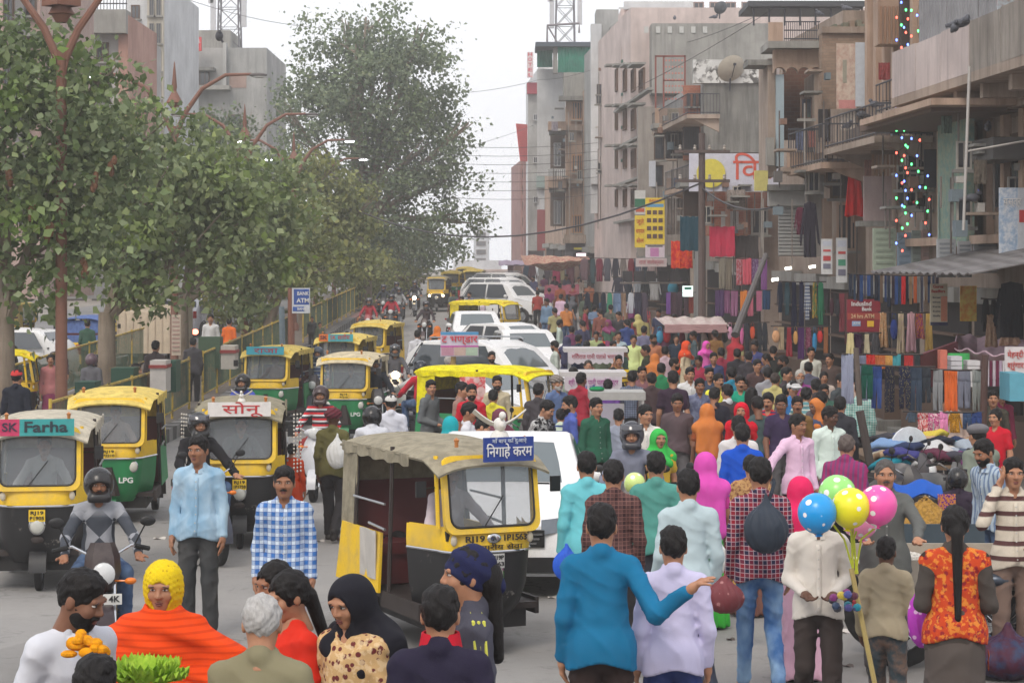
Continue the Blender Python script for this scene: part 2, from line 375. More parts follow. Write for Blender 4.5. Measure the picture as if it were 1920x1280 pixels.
def head_parts(lod, fem=False):                          # centre of the head at the origin, looking to -Y
 key = ('h', lod, fem)
 if key in _hd: return _hd[key]
 h = (.0064, .0105)[lod]; f = Fld((-.11, -.14, -.2), (.11, .13, .14), h); j = .9 if fem else 1.0
 f.ell((0, .012, .025), (.074, .094, .09), .02).ell((0, -.02, -.035), (.061 * j, .070, .075), .03).ell((0, -.056, -.088), (.026 * j, .024, .022), .03)
 f.ell((.036, -.062, -.022), (.026, .022, .026), .02).ell((-.036, -.062, -.022), (.026, .022, .026), .02)
 f.cap((0, .012, -.06), (0, .03, -.2), .054 * j, .058 * j, .03)
 for s_ in (-1, 1):
  f.ell((s_ * .031, -.102, .012), (.02, .022, .012), .014, True)
  f.ell((s_ * .0755, .012, -.006), (.011, .021, .032), .006)
 f.cap((0, -.086, .018), (0, -.106, -.02), .0075, .0125, .012).cap((-.012, -.096, -.025), (.012, -.096, -.025), .0085, .0085, .01)
 f.cap((-.045, -.082, .03), (.045, -.082, .03), .011, .011, .02)
 P = [f.net() + (0,)]
 P.append(ellq((0, -.0895, -.0555), (.023, .0085, .0055)) + (3,)); P.append(ellq((0, -.0875, -.066), (.019, .0095, .0065)) + (3,))
 for s_ in (-1, 1):
  P.append(ellq((s_ * .031, -.0765, .011), (.0155, .0128, .0058)) + (1,)); P.append(ellq((s_ * .031, -.0855, .0115), (.0068, .0058, .0056)) + (2,))
  V, Q = ellq((s_ * .033, -.0885, .029), (.021, .007, .0042)); V[:, 2] -= np.abs(V[:, 0] - s_ * .026) * .22; P.append((V, Q, 2))
 _hd[key] = P; return P
def hair_parts(lod, st):
 key = ('hair', lod, st)
 if key in _hd: return _hd[key]
 h = (.0075, .0115)[lod]; low = -.62 if st in ('bun', 'long', 'braid', 'pony') else -.22
 f = Fld((-.13, -.15, low), (.13, .2, .18), h)
 big = .008 if st in ('short', 'gray', 'bald') else .013
 f.ell((0, .016, .03), (.074 + big, .093 + big, .092 + big), .01)
 if st == 'short': f.ell((0, -.005, .088), (.07, .085, .044), .03)
 fz = {'short': 0, 'gray': .012, 'bald': .05}.get(st, .0)
 f.cut(lambda x, y, z: -.03 - .55 * np.clip(y + .01, 0, .09) - z)
 f.ell((0, -.098, -.028 + fz), (.064, .075, .094), .008, True)
 f.rip(lambda x, y, z: .0045 * np.sin(x * 150 + 3 * np.sin(z * 50) + y * 40) * np.sin(y * 110 + z * 70) + .004 * np.sin(x * 63 + y * 47) * np.sin(z * 71 + 1))
 if st == 'bun': f.ell((0, .13, -.01), (.045, .04, .045), .02)
 if st == 'braid': f.cap((0, .11, -.03), (0, .15, -.55), .038, .02, .03)
 if st == 'pony': f.cap((0, .10, .0), (0, .13, -.35), .05, .03, .03).ell((0, .1, -.02), (.07, .05, .08), .02)
 if st == 'long': f.cap((0, .075, .0), (0, .12, -.5), .085, .07, .03, 1.6)
 P = [f.net() + (0,)]; _hd[key] = P; return P
def beard_parts(lod, st):
 key = ('beard', lod, st)
 if key in _hd: return _hd[key]
 f = Fld((-.1, -.13, -.16), (.1, .04, .04), (.0055, .009)[lod])
 if st == 'mous': f.cap((-.027, -.09, -.048), (0, -.098, -.041), .0055, .0085, .006).cap((.027, -.09, -.048), (0, -.098, -.041), .0055, .0085, .006)
 else:
  f.ell((0, -.02, -.048), (.066, .076, .074), .01).ell((0, -.058, -.092), (.03, .028, .03), .02)
  f.cut(lambda x, y, z: z + .034 - np.abs(x) * .55).cut(lambda x, y, z: y - .02)
  f.ell((0, -.098, -.06), (.024, .03, .009), .004, True)
  f.cap((-.027, -.09, -.048), (0, -.098, -.041), .006, .009, .006).cap((.027, -.09, -.048), (0, -.098, -.041), .006, .009, .006)
 P = [f.net() + (0,)]; _hd[key] = P; return P
def hand_parts(lod):                                     # wrist at origin, fingers to -Z, palm to +X, thumb to -Y
 key = ('hand', lod)
 if key in _hd: return _hd[key]
 f = Fld((-.05, -.09, -.23), (.09, .07, .04), (.0066, .009)[lod]); r = .0088 if not lod else .0105
 f.cap((0, 0, .02), (0, 0, -.03), .027, .028, .02, .85).cap((0, -.018, -.035), (0, -.022, -.088), .019, .016, .015).cap((0, .014, -.035), (0, .02, -.084), .019, .015, .015)
 for i, (L, c) in enumerate(((.072, .5), (.082, .6), (.076, .7), (.06, .8))):
  y = -.031 + i * .0205; a = (0, y, -.09 + abs(i - 1) * .004); b = (.016 * c + .004, y * 1.06, a[2] - L * .48); d_ = (.05 * c, y * 1.06, b[2] - L * .36); f.cap(a, b, r + .001, r, .004).cap(b, d_, r, r * .82, .003)
 f.cap((.004, -.03, -.03), (.014, -.06, -.062), .014, .0105, .012).cap((.014, -.06, -.062), (.026, -.066, -.098), .0105, .0085, .004)
 P = f.net() + (0,); _hd[key] = P; return P
def xf(P, M):
 V, Q, mi = P; A = np.array(M)
 return V @ A[:3, :3].T + A[:3, 3], (Q[:, ::-1] if np.linalg.det(A[:3, :3]) < 0 else Q), mi
ARM = {'down': ((.205, .03, 1.10), (.215, -.05, .865)), 'bent': ((.21, .04, 1.11), (.10, -.2, 1.03)), 'phone': ((.27, -.11, 1.2), (.125, -.05, 1.5)),
       'bars': ((.29, -.2, 1.16), (.31, -.45, 1.04)), 'reach': ((.24, -.2, 1.22), (.2, -.46, 1.14)), 'over': ((.30, .2, 1.15), (.47, .27, 1.29)),
       'fwd': ((.205, -.05, 1.11), (.2, -.24, .93)), 'back': ((.215, .12, 1.12), (.225, .17, .89)), 'hip': ((.33, .1, 1.17), (.2, -.06, 1.0)), 'wide': ((.36, -.05, 1.2), (.5, -.16, 1.06)), 'hand': ((.21, .03, 1.10), (.23, -.12, .88))}
def skeleton(leg, armL, armR, lean):
 J = {}
 for s_, sd in ((-1, 'L'), (1, 'R')):
  if leg == 'sit': J['hip' + sd] = (s_ * .1, .06, .80); J['kn' + sd] = (s_ * .2, -.36, .76); J['an' + sd] = (s_ * .2, -.26, .34); J['toe' + sd] = (s_ * .21, -.40, .30)
  elif leg == 'chair': J['hip' + sd] = (s_ * .1, .04, .52); J['kn' + sd] = (s_ * .13, -.40, .52); J['an' + sd] = (s_ * .13, -.36, .09); J['toe' + sd] = (s_ * .14, -.5, .035)
  else:
   fw = {'stand': 0, 'walk': 1, 'walk2': -1}[leg] * s_
   kn = (s_ * .095, -.015 - .10 * max(fw, 0) + .02 * min(fw, 0), .49); an = (s_ * .10, .03 - .19 * max(fw, 0) - .27 * min(fw, 0), .09 + .06 * max(-fw, 0))
   J['hip' + sd] = (s_ * .088, 0, .9); J['kn' + sd] = kn; J['an' + sd] = an; J['toe' + sd] = (s_ * .12, an[1] - .15, .035 + .0 * max(-fw, 0))
 dz = {'sit': -.12, 'chair': -.38}.get(leg, 0); dy = {'sit': .06, 'chair': .04}.get(leg, 0); c, s1 = math.cos(lean), math.sin(lean); z0 = .95
 def up(p): x, y, z = p; z -= z0; return (x, y * c - z * s1 + dy, y * s1 + z * c + z0 + dz)
 for s_, sd, a in ((-1, 'L', armL), (1, 'R', armR)):
  e, w_ = ARM[a]; J['sh' + sd] = up((s_ * .158, .012, 1.375)); J['el' + sd] = up((s_ * e[0], e[1], e[2])); J['wr' + sd] = up((s_ * w_[0], w_[1], w_[2]))
 for nm, p in (('pel', (0, 0, .95)), ('wst', (0, 0, 1.06)), ('chs', (0, -.005, 1.29)), ('nek', (0, .012, 1.46)), ('hd', (0, -.012, 1.588)), ('shm', (0, .012, 1.4))): J[nm] = up(p)
 return J
def lp(a, b, t): return tuple(a[i] + (b[i] - a[i]) * t for i in range(3))
_bm = {}
def bounds(J, m=.3): A = np.array(list(J.values())); return A.min(0) - m, A.max(0) + m
def body_mesh(lod, leg, aL, aR, lean, turn, nod, fem, feet):
 key = ('body', lod, leg, aL, aR, lean, turn, nod, fem, feet)
 if key in _bm: return _bm[key]
 J = skeleton(leg, aL, aR, lean); lo, hi = bounds(J, .16); f = Fld(lo, hi, (.019, .027)[lod]); k = .045
 f.cap(J['chs'], J['wst'], .105, .095, k, 1.45).cap(J['wst'], J['pel'], .095, .11, k, 1.35).cap(J['shL'], J['shR'], .043, .043, k).cap(J['shm'], J['nek'], .06, .055, k)
 for sd in 'LR':
  f.cap(J['hip' + sd], J['kn' + sd], .07, .05, k).cap(J['kn' + sd], J['an' + sd], .05, .036, .02)
  if feet: f.cap(J['an' + sd], J['toe' + sd], .03, .022, .02)
  f.cap(J['sh' + sd], J['el' + sd], .043, .038, .02).cap(J['el' + sd], J['wr' + sd], .041, .028, .02)
 P = [f.net() + (0,)]
 Mh = Matrix.Translation(J['hd']) @ Matrix.Rotation(turn, 4, 'Z') @ Matrix.Rotation(lean * .4 + nod, 4, 'X')
 P += [xf(p, Mh) for p in head_parts(lod, fem)]
 for s_, sd in ((1, 'L'), (-1, 'R')):
  d_ = (Vector(J['wr' + sd]) - Vector(J['el' + sd])).normalized(); z = -d_; y = Vector((0, 1, 0)) if abs(d_.y) < .75 else Vector((0, 0, -1)); x = y.cross(z).normalized(); y = z.cross(x)
  if abs(d_.y) >= .6: x, y = -y * s_, x * s_; x = y.cross(z)
  M = Matrix(((x.x * s_, y.x, z.x), (x.y * s_, y.y, z.y), (x.z * s_, y.z, z.z))).to_4x4(); M.translation = Vector(J['wr' + sd]); P.append(xf(hand_parts(lod), M))
 me = npmesh('body', P); _bm[key] = (me, J, Mh); return _bm[key]
def folds(sc=1.0, a=.006):
 def fn(x, y, z):
  w1 = 1 - np.abs(np.sin((z + .55 * x + .3 * y) * 15 * sc + 1.5 * np.sin(x * 11 + z * 7))); w2 = 1 - np.abs(np.sin((z - .8 * x) * 21 * sc + 2 * np.sin(z * 9 + y * 13)))
  msk = .5 + .5 * np.sin(x * 9 + 2 * np.sin(z * 8)) * np.sin(z * 10 + y * 6 + 1)
  return -a * 2.2 * (w1 ** 3 * msk + w2 ** 3 * (1 - msk)) + a * .8
 return fn
def shirt_mesh(lod, leg, aL, aR, lean, kind, fat):
 key = ('shirt', lod, leg, aL, aR, lean, kind, fat)
 if key in _bm: return _bm[key]
 J = skeleton(leg, aL, aR, lean); lo, hi = bounds(J, .3); lo[2] = .3; f = Fld(lo, hi, (.0145, .023)[lod]); k = .05; q = fat * .95
 f.cap(J['chs'], J['wst'], .148 * q, .142 * q, k, 1.34 / q).cap(J['shL'], J['shR'], .06, .06, .07).cap(lp(J['shL'], J['nek'], .35), lp(J['nek'], J['shm'], .35), .052, .056, .03).cap(lp(J['shR'], J['nek'], .35), lp(J['nek'], J['shm'], .35), .052, .056, .03)
 dn = {'tee': .03, 'shirt': .09, 'jacket': .05, 'kurta': .34, 'vest': .04, 'blouse': -.06}[kind]; pel = J['pel']
 if kind == 'blouse': f.cap(J['chs'], J['wst'], .142, .138, k, 1.3)
 elif leg in ('sit', 'chair'): f.cap(J['wst'], (pel[0], pel[1] + .02, pel[2] - .01), .143 * q, .148 * q, k, 1.2)
 else: f.cap(J['wst'], (pel[0], pel[1], pel[2] - .02), .143 * q, .196 * q, k, 1.28).cap((pel[0], pel[1], pel[2] - .02), (pel[0], pel[1], pel[2] - dn - .16), .196 * q, (.203 + .1 * max(0, dn - .08)) * q, .02, 1.25)
 for sd in 'LR':
  S, E, Wp = J['sh' + sd], J['el' + sd], J['wr' + sd]
  if kind == 'vest': f.cap(S, lp(S, E, .1), .06, .06, .03); continue
  if kind in ('tee', 'blouse'): f.cap(S, lp(S, E, .62), .061, .06, .03); continue
  t = .92 if kind in ('shirt', 'jacket') else .9
  b = .008 if kind == 'jacket' else 0
  f.cap(S, E, .06 + b, .052 + b, .03).cap(E, lp(E, Wp, t), .052 + b, .041 + b, .025)
 nb = J['nek']
 if kind in ('shirt', 'jacket'): f.cap((nb[0] - .03, nb[1] - .02, nb[2] - .005), (nb[0] + .03, nb[1] - .02, nb[2] - .005), .05, .05, .015).cap((nb[0], nb[1] + .02, nb[2] + .01), (nb[0], nb[1] + .03, nb[2] + .0), .055, .055, .015)
 f.ell((nb[0], nb[1] - .075, nb[2] + .01), (.042, .06, .075), .01, True)
 f.rip(folds(1.0, .0062 if not lod else .007))
 if leg not in ('sit', 'chair') and kind != 'blouse': hz = pel[2] - dn - .02; f.cut(lambda x, y, z: np.where(np.abs(x) < .205, hz - z + .03 * np.cos(x * 14), -1))
 me = npmesh('shirt', [f.net() + (0,)]); _bm[key] = me; return me
def lower_mesh(lod, leg, kind, lean):
 key = ('low', lod, leg, kind, lean)
 if key in _bm: return _bm[key]
 J = skeleton(leg, 'down', 'down', lean); A = np.array([J[n] for n in J if n[:2] in ('hi', 'kn', 'an', 'to', 'pe', 'ws')]); f = Fld(A.min(0) - .32, A.max(0) + .2, (.0145, .023)[lod]); k = .03
 pel = J['pel']
 if kind == 'skirt':
  f.cap((0, 0, 1.03), (0, .0, .8), .128, .165, .03, 1.2).cap((0, 0, .8), (0, .01, .07), .165, .235, .05, 1.1).cut(lambda x, y, z: .035 - z)
  f.rip(lambda x, y, z: .013 * np.clip((.95 - z) * 1.5, 0, 1) * np.sin(np.arctan2(y, x) * 13 + z * 3))
 elif kind == 'dress':
  f.cap((0, 0, 1.05), (0, 0, .8), .15, .18, .03, 1.2).cap((0, 0, .8), (0, .01, .25), .18, .22, .05, 1.1)
  for sd in 'LR': f.cap(J['kn' + sd], J['an' + sd], .07, .055, .02)
  f.cut(lambda x, y, z: .05 - z); f.rip(folds(.5, .008))
 else:
  a, b, c_ = {'jeans': (.088, .065, .052), 'trousers': (.094, .075, .068), 'loose': (.105, .095, .085)}[kind]
  f.cap((0, pel[1], pel[2] + .05), (0, pel[1], pel[2] - .02), .13, .14, .03, 1.2)
  for sd in 'LR': f.cap(J['hip' + sd], J['kn' + sd], a, b, .03).cap(J['kn' + sd], lp(J['kn' + sd], J['an' + sd], .97), b, c_, .02)
  f.rip(folds(1.1, .006))
 me = npmesh('trousers', [f.net() + (0,)]); _bm[key] = me; return me
def shoe_mesh(kind):
 key = ('shoe', kind)
 if key in _bm: return _bm[key]
 f = Fld((-.07, -.22, -.06), (.07, .1, .12), .009)
 f.cap((0, .035, -.025), (0, -.15, -.025), .043, .044, .02);
 if kind == 'shoe': f.cap((0, .015, .0), (0, .01, .06), .042, .038, .02)
 f.cut(lambda x, y, z: -.055 - z)
 if kind == 'sandal': f.cut(lambda x, y, z: z + .03)
 me = npmesh('shoe', [f.net() + (0,)]); _bm[key] = me; return me
def gear_mesh(kind, lod=0):                               # things worn on the head, in head coordinates
 key = ('gear', kind, lod)
 if key in _bm: return _bm[key]
 h = (.008, .012)[lod]
 if kind == 'veil':
  f = Fld((-.3, -.22, -.75), (.3, .32, .2), h * 1.5); f.ell((0, .02, .02), (.105, .125, .115), .02).cap((0, .03, -.05), (0, .05, -.2), .1, .14, .06).cap((-.16, .05, -.23), (.16, .05, -.23), .09, .09, .09)
  f.cap((-.06, .13, -.25), (-.08, .15, -.62), .1, .11, .06, 1.5).cap((.08, .12, -.25), (.1, .14, -.55), .1, .1, .06, 1.5)
  f.ell((0, -.11, -.03), (.066, .09, .1), .02, True); f.cap((-.1, -.09, -.2), (.1, -.1, -.3), .06, .05, .04)
  f.rip(lambda x, y, z: .006 * np.sin(x * 40 + z * 12 + 3 * np.sin(y * 12)) * np.clip((.05 - z) * 6, .1, 1))
 elif kind == 'hood':
  f = Fld((-.16, -.16, -.2), (.16, .2, .18), h); f.ell((0, .02, .02), (.108, .125, .12), .02).cap((0, .05, -.08), (0, .05, -.15), .1, .1, .05).ell((0, -.12, -.02), (.072, .1, .095), .015, True)
 elif kind == 'scarf':                                 # knotted head cloth
  f = Fld((-.16, -.16, -.2), (.16, .2, .18), h); f.ell((0, .018, .03), (.092, .112, .107), .02); f.cut(lambda x, y, z: (.03 - .75 * (y + .09) - z) * .8); f.ell((.0, .13, -.04), (.04, .035, .06), .03); f.rip(lambda x, y, z: .004 * np.sin(z * 70 + y * 50))
 elif kind == 'knit':
  f = Fld((-.16, -.17, -.24), (.16, .2, .18), h); f.ell((0, .018, .03), (.1, .118, .112), .02).cap((0, .02, -.05), (0, .03, -.14), .094, .08, .05).ell((0, -.115, -.035), (.062, .09, .088), .012, True); f.rip(lambda x, y, z: .004 * np.sin(x * 190) * np.sin(z * 190 + y * 100))
 elif kind == 'cap':
  f = Fld((-.15, -.25, -.1), (.15, .18, .18), h); f.ell((0, .016, .04), (.09, .108, .095), .01); f.cut(lambda x, y, z: .035 - z - .25 * (y + .05)); f.cap((-.03, -.12, .043), (.03, -.12, .043), .06, .06, .0); f.cut(lambda x, y, z: np.where(y < -.1, np.abs(z - .045 + .2 * (y + .1) * -1) - .008, -1))
 elif kind == 'skull':
  f = Fld((-.13, -.14, -.02), (.13, .15, .17), h); f.ell((0, .016, .035), (.088, .105, .1), .01); f.cut(lambda x, y, z: .045 - z - .1 * y)
 elif kind == 'beret':
  f = Fld((-.17, -.17, -.02), (.17, .2, .18), h); f.ell((0, .02, .075), (.115, .13, .06), .01).ell((0, .016, .045), (.088, .108, .06), .02); f.cut(lambda x, y, z: .03 - z)
 elif kind == 'turban':
  f = Fld((-.17, -.17, -.06), (.17, .2, .18), h); f.ell((0, .02, .06), (.115, .13, .075), .01).ell((0, .016, .05), (.09, .108, .1), .03); f.cut(lambda x, y, z: .02 - z - .15 * y); f.rip(lambda x, y, z: .007 * np.sin((z + x * .5) * 130 + np.abs(y) * 30))
 elif kind == 'helmet':
  f = Fld((-.19, -.22, -.2), (.19, .21, .2), h); f.ell((0, .01, .015), (.132, .152, .148), .01); f.cap((-.05, -.1, -.1), (.05, -.1, -.1), .055, .055, .04); f.ell((0, -.16, -.01), (.1, .12, .052), .012, True); f.cut(lambda x, y, z: -.135 - z); f.ell((0, .01, -.1), (.09, .11, .1), .01, True)
 me = npmesh(kind, [f.net() + (0,)]); _bm[key] = me; return me
HAIRC = C(21, 18, 18); GRAYH = C(158, 154, 150)
def skinm(c):
 def fn(n):
  co = n.co(); a = n.noise(co, 14, 4, .6); n.l(n.mix(n.ramp(a, .3, .75), c, (c[0] * .8, c[1] * .72, c[2] * .68, 1)), n.b.inputs[0]); n.b.inputs["Roughness"].default_value = .55; n.b.inputs["Specular IOR Level"].default_value = .35; n.bump(n.noise(co, 160, 3), .15, .003)
 return newmat(('skin', c), fn)
SKIN = [C(176, 130, 102), C(152, 108, 82), C(130, 92, 72), C(186, 140, 114), C(98, 68, 54)]
def hairm(c):
 def fn(n):
  co = n.co((1, 1, .35)); a = n.noise(co, 90, 3, .6); n.l(n.mix(a, dk(c, .6), dk(c, 1.4)), n.b.inputs[0]); n.b.inputs["Roughness"].default_value = .6; n.b.inputs["Specular IOR Level"].default_value = .25; n.bump(a, .6, .01)
 return newmat(('hair', c), fn)
M_eye = plain(C(225, 220, 214), .3); M_iris = plain(C(26, 18, 16), .3); M_lip = plain(C(120, 66, 58), .5); M_brow = hairm(C(26, 22, 21))
def setm(o, *ms):
 for i, m in enumerate(ms):
  if i < len(o.material_slots): o.material_slots[i].link = 'OBJECT'; o.material_slots[i].material = m
def person(px, py, face, top, low, label, h=1.68, leg='stand', arms=('down', 'down'), kind='shirt', lowk='trousers', hair='short', gear=None, gearm=None, beard=None, skin=0, lean=0.0, turn=0, nod=0, fem=False, shoe='shoe',
           group=None, at=None, z0=None, lod=None, hairc=None, fat=1.0, vest=None, cat='person', visor=True, inside=False):
 """stand a person so that the crown shows at column px, row py; or at an explicit place (x, y, ground z)"""
 arms = tuple(arms); nodr = R(nod); sc = h / 1.70
 J = skeleton(leg, arms[0], arms[1], R(lean)); hd = J['hd']; top_ = hd[2] + .113
 if at is None:
  fa = R(face); ox, oy = (hd[0] * math.cos(fa) - hd[1] * math.sin(fa)) * sc, (hd[0] * math.sin(fa) + hd[1] * math.cos(fa)) * sc
  if z0 is None: d = dhead(py, top_ * sc)
  else: d = z0; sc = max(.7, min(1.12, (zat(py, d) - gz(d)) / top_))
  at = (xat(px, d) - ox, d - oy, gz(d - oy))
 d = at[1]; lod = lod if lod is not None else (0 if d < 37 else 1)
 bm, J, Mh = body_mesh(lod, leg, arms[0], arms[1], R(lean), R(turn), nodr, fem, lowk != 'skirt')
 o = put('person', bm); o.location = at; o.rotation_euler = (0, 0, R(face)); o.scale = (sc,) * 3
 tag(o, label, cat, group); sk = skinm(SKIN[skin]); setm(o, sk, M_eye, M_iris, M_lip)
 if top is not None: setm(put('shirt', shirt_mesh(lod, leg, arms[0], arms[1], R(lean), kind, fat), o), top)
 if lod == 0 and kind == 'shirt' and top is not None and vest is None and leg != 'sit' and abs((face + 180) % 360 - 180) < 95:
  key = ('placket', leg, arms, lean, fat)
  if key not in _bm:
   sm = shirt_mesh(lod, leg, arms[0], arms[1], R(lean), kind, fat); V = np.empty(len(sm.vertices) * 3, np.float32); sm.vertices.foreach_get('co', V); V = V.reshape(-1, 3); pts = []; zt, zb = J['nek'][2] - .09, J['pel'][2] - .06
   for i_ in range(15):
    zz = zt + (zb - zt) * i_ / 14; m_ = (np.abs(V[:, 0]) < .03) & (np.abs(V[:, 2] - zz) < .02)
    if m_.any(): pts.append((float(V[m_, 1].min()) - .002, zz))
   mb = MB(); n_ = len(pts) - 1; mb.sheet(lambda u, v: ((u - .5) * .036, pts[round(v * n_)][0], pts[round(v * n_)][1]), 2, n_, .003)
   for i_ in range(1, n_, 2): mb.ell((0, pts[i_][0] - .004, pts[i_][1]), (.0065, .003, .0065), 6, 4, 1)
   for s_ in (-1, 1): nk = J['nek']; mb.add([(s_ * .012, nk[1] - .095, nk[2] - .055), (s_ * .062, nk[1] - .03, nk[2] + .0), (s_ * .075, nk[1] - .065, nk[2] - .06), (s_ * .014, nk[1] - .09, nk[2] - .03)], [(0, 3, 1, 2) if s_ > 0 else (2, 1, 3, 0)], 0)
   _bm[key] = mb.mesh('placket', [None, plain(C(190, 188, 184), .4)], 'full')
  setm(put('placket', _bm[key], o), top)
 if vest is not None:
  v = put('waistcoat', shirt_mesh(lod, leg, arms[0], arms[1], R(lean), 'vest', fat * 1.1), o); setm(v, vest)
 if low is not None: setm(put({'skirt': 'skirt', 'dress': 'skirt'}.get(lowk, 'trousers'), lower_mesh(lod, leg, lowk, R(lean)), o), low)
 if gear not in ('veil', 'hood', 'helmet', 'knit', 'turban') and hair:
  m = bpy.data.meshes; key = ('hairmesh', lod, hair)
  if key not in _bm: _bm[key] = npmesh('hair', hair_parts(lod, hair))
  q = put('hair', _bm[key], o); q.matrix_local = Mh; setm(q, hairm(hairc or (GRAYH if hair in ('gray', 'bald') else HAIRC)))
 if beard and gear != 'veil':
  key = ('beardmesh', lod, beard)
  if key not in _bm: _bm[key] = npmesh('beard', beard_parts(lod, beard))
  q = put('beard' if beard != 'mous' else 'moustache', _bm[key], o); q.matrix_local = Mh; setm(q, hairm(hairc or HAIRC))
 if gear:
  q = put({'veil': 'veil', 'hood': 'hood', 'scarf': 'head_scarf', 'knit': 'knitted_hood', 'cap': 'cap', 'skull': 'skull_cap', 'beret': 'flat_cap', 'turban': 'turban', 'helmet': 'helmet'}[gear], gear_mesh(gear, lod), o); q.matrix_local = Mh; setm(q, gearm)
  if gear == 'helmet' and visor:
   key = ('visor',)
   if key not in _bm:
    mb = MB(); mb.sheet(lambda u, v: (.137 * math.sin((u - .5) * 2.3), .01 - .157 * math.cos((u - .5) * 2.3) + .04 * v, .062 + .07 * v), 10, 3, .004); _bm[key] = mb.mesh('visor', [glass((.05, .05, .06, 1))], 'full')
   put('visor', _bm[key], q)
 if shoe and not inside:
  for sd in 'LR':
   q = put('shoe' if shoe == 'shoe' else 'sandal', shoe_mesh(shoe), o); p = J['an' + sd]; q.location = (p[0], p[1], p[2] - (.035 if leg != 'sit' else .03)); setm(q, plain(C(34, 30, 30), .6))
   if leg in ('walk', 'walk2') and p[1] > .1: q.rotation_euler = (R(-22), 0, 0)
 return o
# ================================================================ vehicles (all face -Y, origin on the ground under the front axle or centre)
def wheel_meshes(r, w, car=True):
 key = ('wheel', r, w, car)
 if key in _bm: return _bm[key]
 t = MB(); t.lathe([(r * .62, -w * .42), (r * .9, -w * .5), (r * .985, -w * .36), (r, -w * .12), (r, w * .12), (r * .985, w * .36), (r * .9, w * .5), (r * .62, w * .42), (r * .62, -w * .42)], n=24, axis='X')
 if car:
  q = MB(); q.lathe([(r * .64, -w * .43), (r * .6, -w * .25), (r * .6, w * .25), (r * .64, w * .43)], n=24, axis='X'); q.lathe([(.001, -w * .2), (r * .6, -w * .16), (r * .6, w * .16), (.001, w * .2)], n=16, axis='X')
  for k in range(6):
   a = k * math.pi / 3; q.box((0, math.cos(a) * r * .34, math.sin(a) * r * .34), (w * .62, r * .5, r * .15), rx=a)
  q.lathe([(.001, -w * .46), (r * .14, -w * .44), (r * .14, w * .44), (.001, w * .46)], n=12, axis='X')
 else:
  q = MB(); q.lathe([(r * .8, -w * .35), (r * .74, 0), (r * .8, w * .35)], n=24, axis='X'); q.lathe([(.001, -.05), (r * .14, -.05), (r * .14, .05), (.001, .05)], n=10, axis='X')
  for k in range(16):
   a = k * math.pi / 8; q.tube([(.03 * (-1) ** k, 0, 0), (0, math.cos(a) * r * .78, math.sin(a) * r * .78)], .0035, 4)
 _bm[key] = (t.mesh('tyre', [M_rub], True), q.mesh('rim', [M_steel if car else M_chrome], True)); return _bm[key]
def wheel(parent, loc, r, w, car=True, rz=0):
 a, b = wheel_meshes(r, w, car); o = put('wheel', a, parent); o.location = loc; o.rotation_euler = (0, 0, rz); put('rim', b, o); return o
def plate(parent, loc, w, h, txt, bgc, rot=(R(90), 0, 0), fg=BLACK, name='number_plate'):
 mb = MB(); mb.box((0, 0, 0), (w, h, .008)); o = mb.build(name, plain(bgc, .5), parent); o.location = loc; o.rotation_euler = rot
 ls = txt.split('\n'); n = len(ls)
 for i, l in enumerate(ls): text(l, o, (0, (n / 2 - i - .5) * h * .9 / n, .0055), h * .8 / n, plain(fg, .6), rot=(0, 0, 0), fit=min(w * .86, len(l) * h * .62 / n), bold=.002)
 return o
def rrect(w, h, r, n=4):
 pts = []
 for cx, cy, a0 in ((w / 2 - r, h / 2 - r, 0), (-w / 2 + r, h / 2 - r, 90), (-w / 2 + r, -h / 2 + r, 180), (w / 2 - r, -h / 2 + r, 270)):
  for k in range(n + 1): a = R(a0 + 90 * k / n); pts.append((cx + r * math.cos(a), cy + r * math.sin(a)))
 return pts
YEL = C(240, 196, 30); YELR = C(232, 204, 96); GRN = C(28, 112, 66)
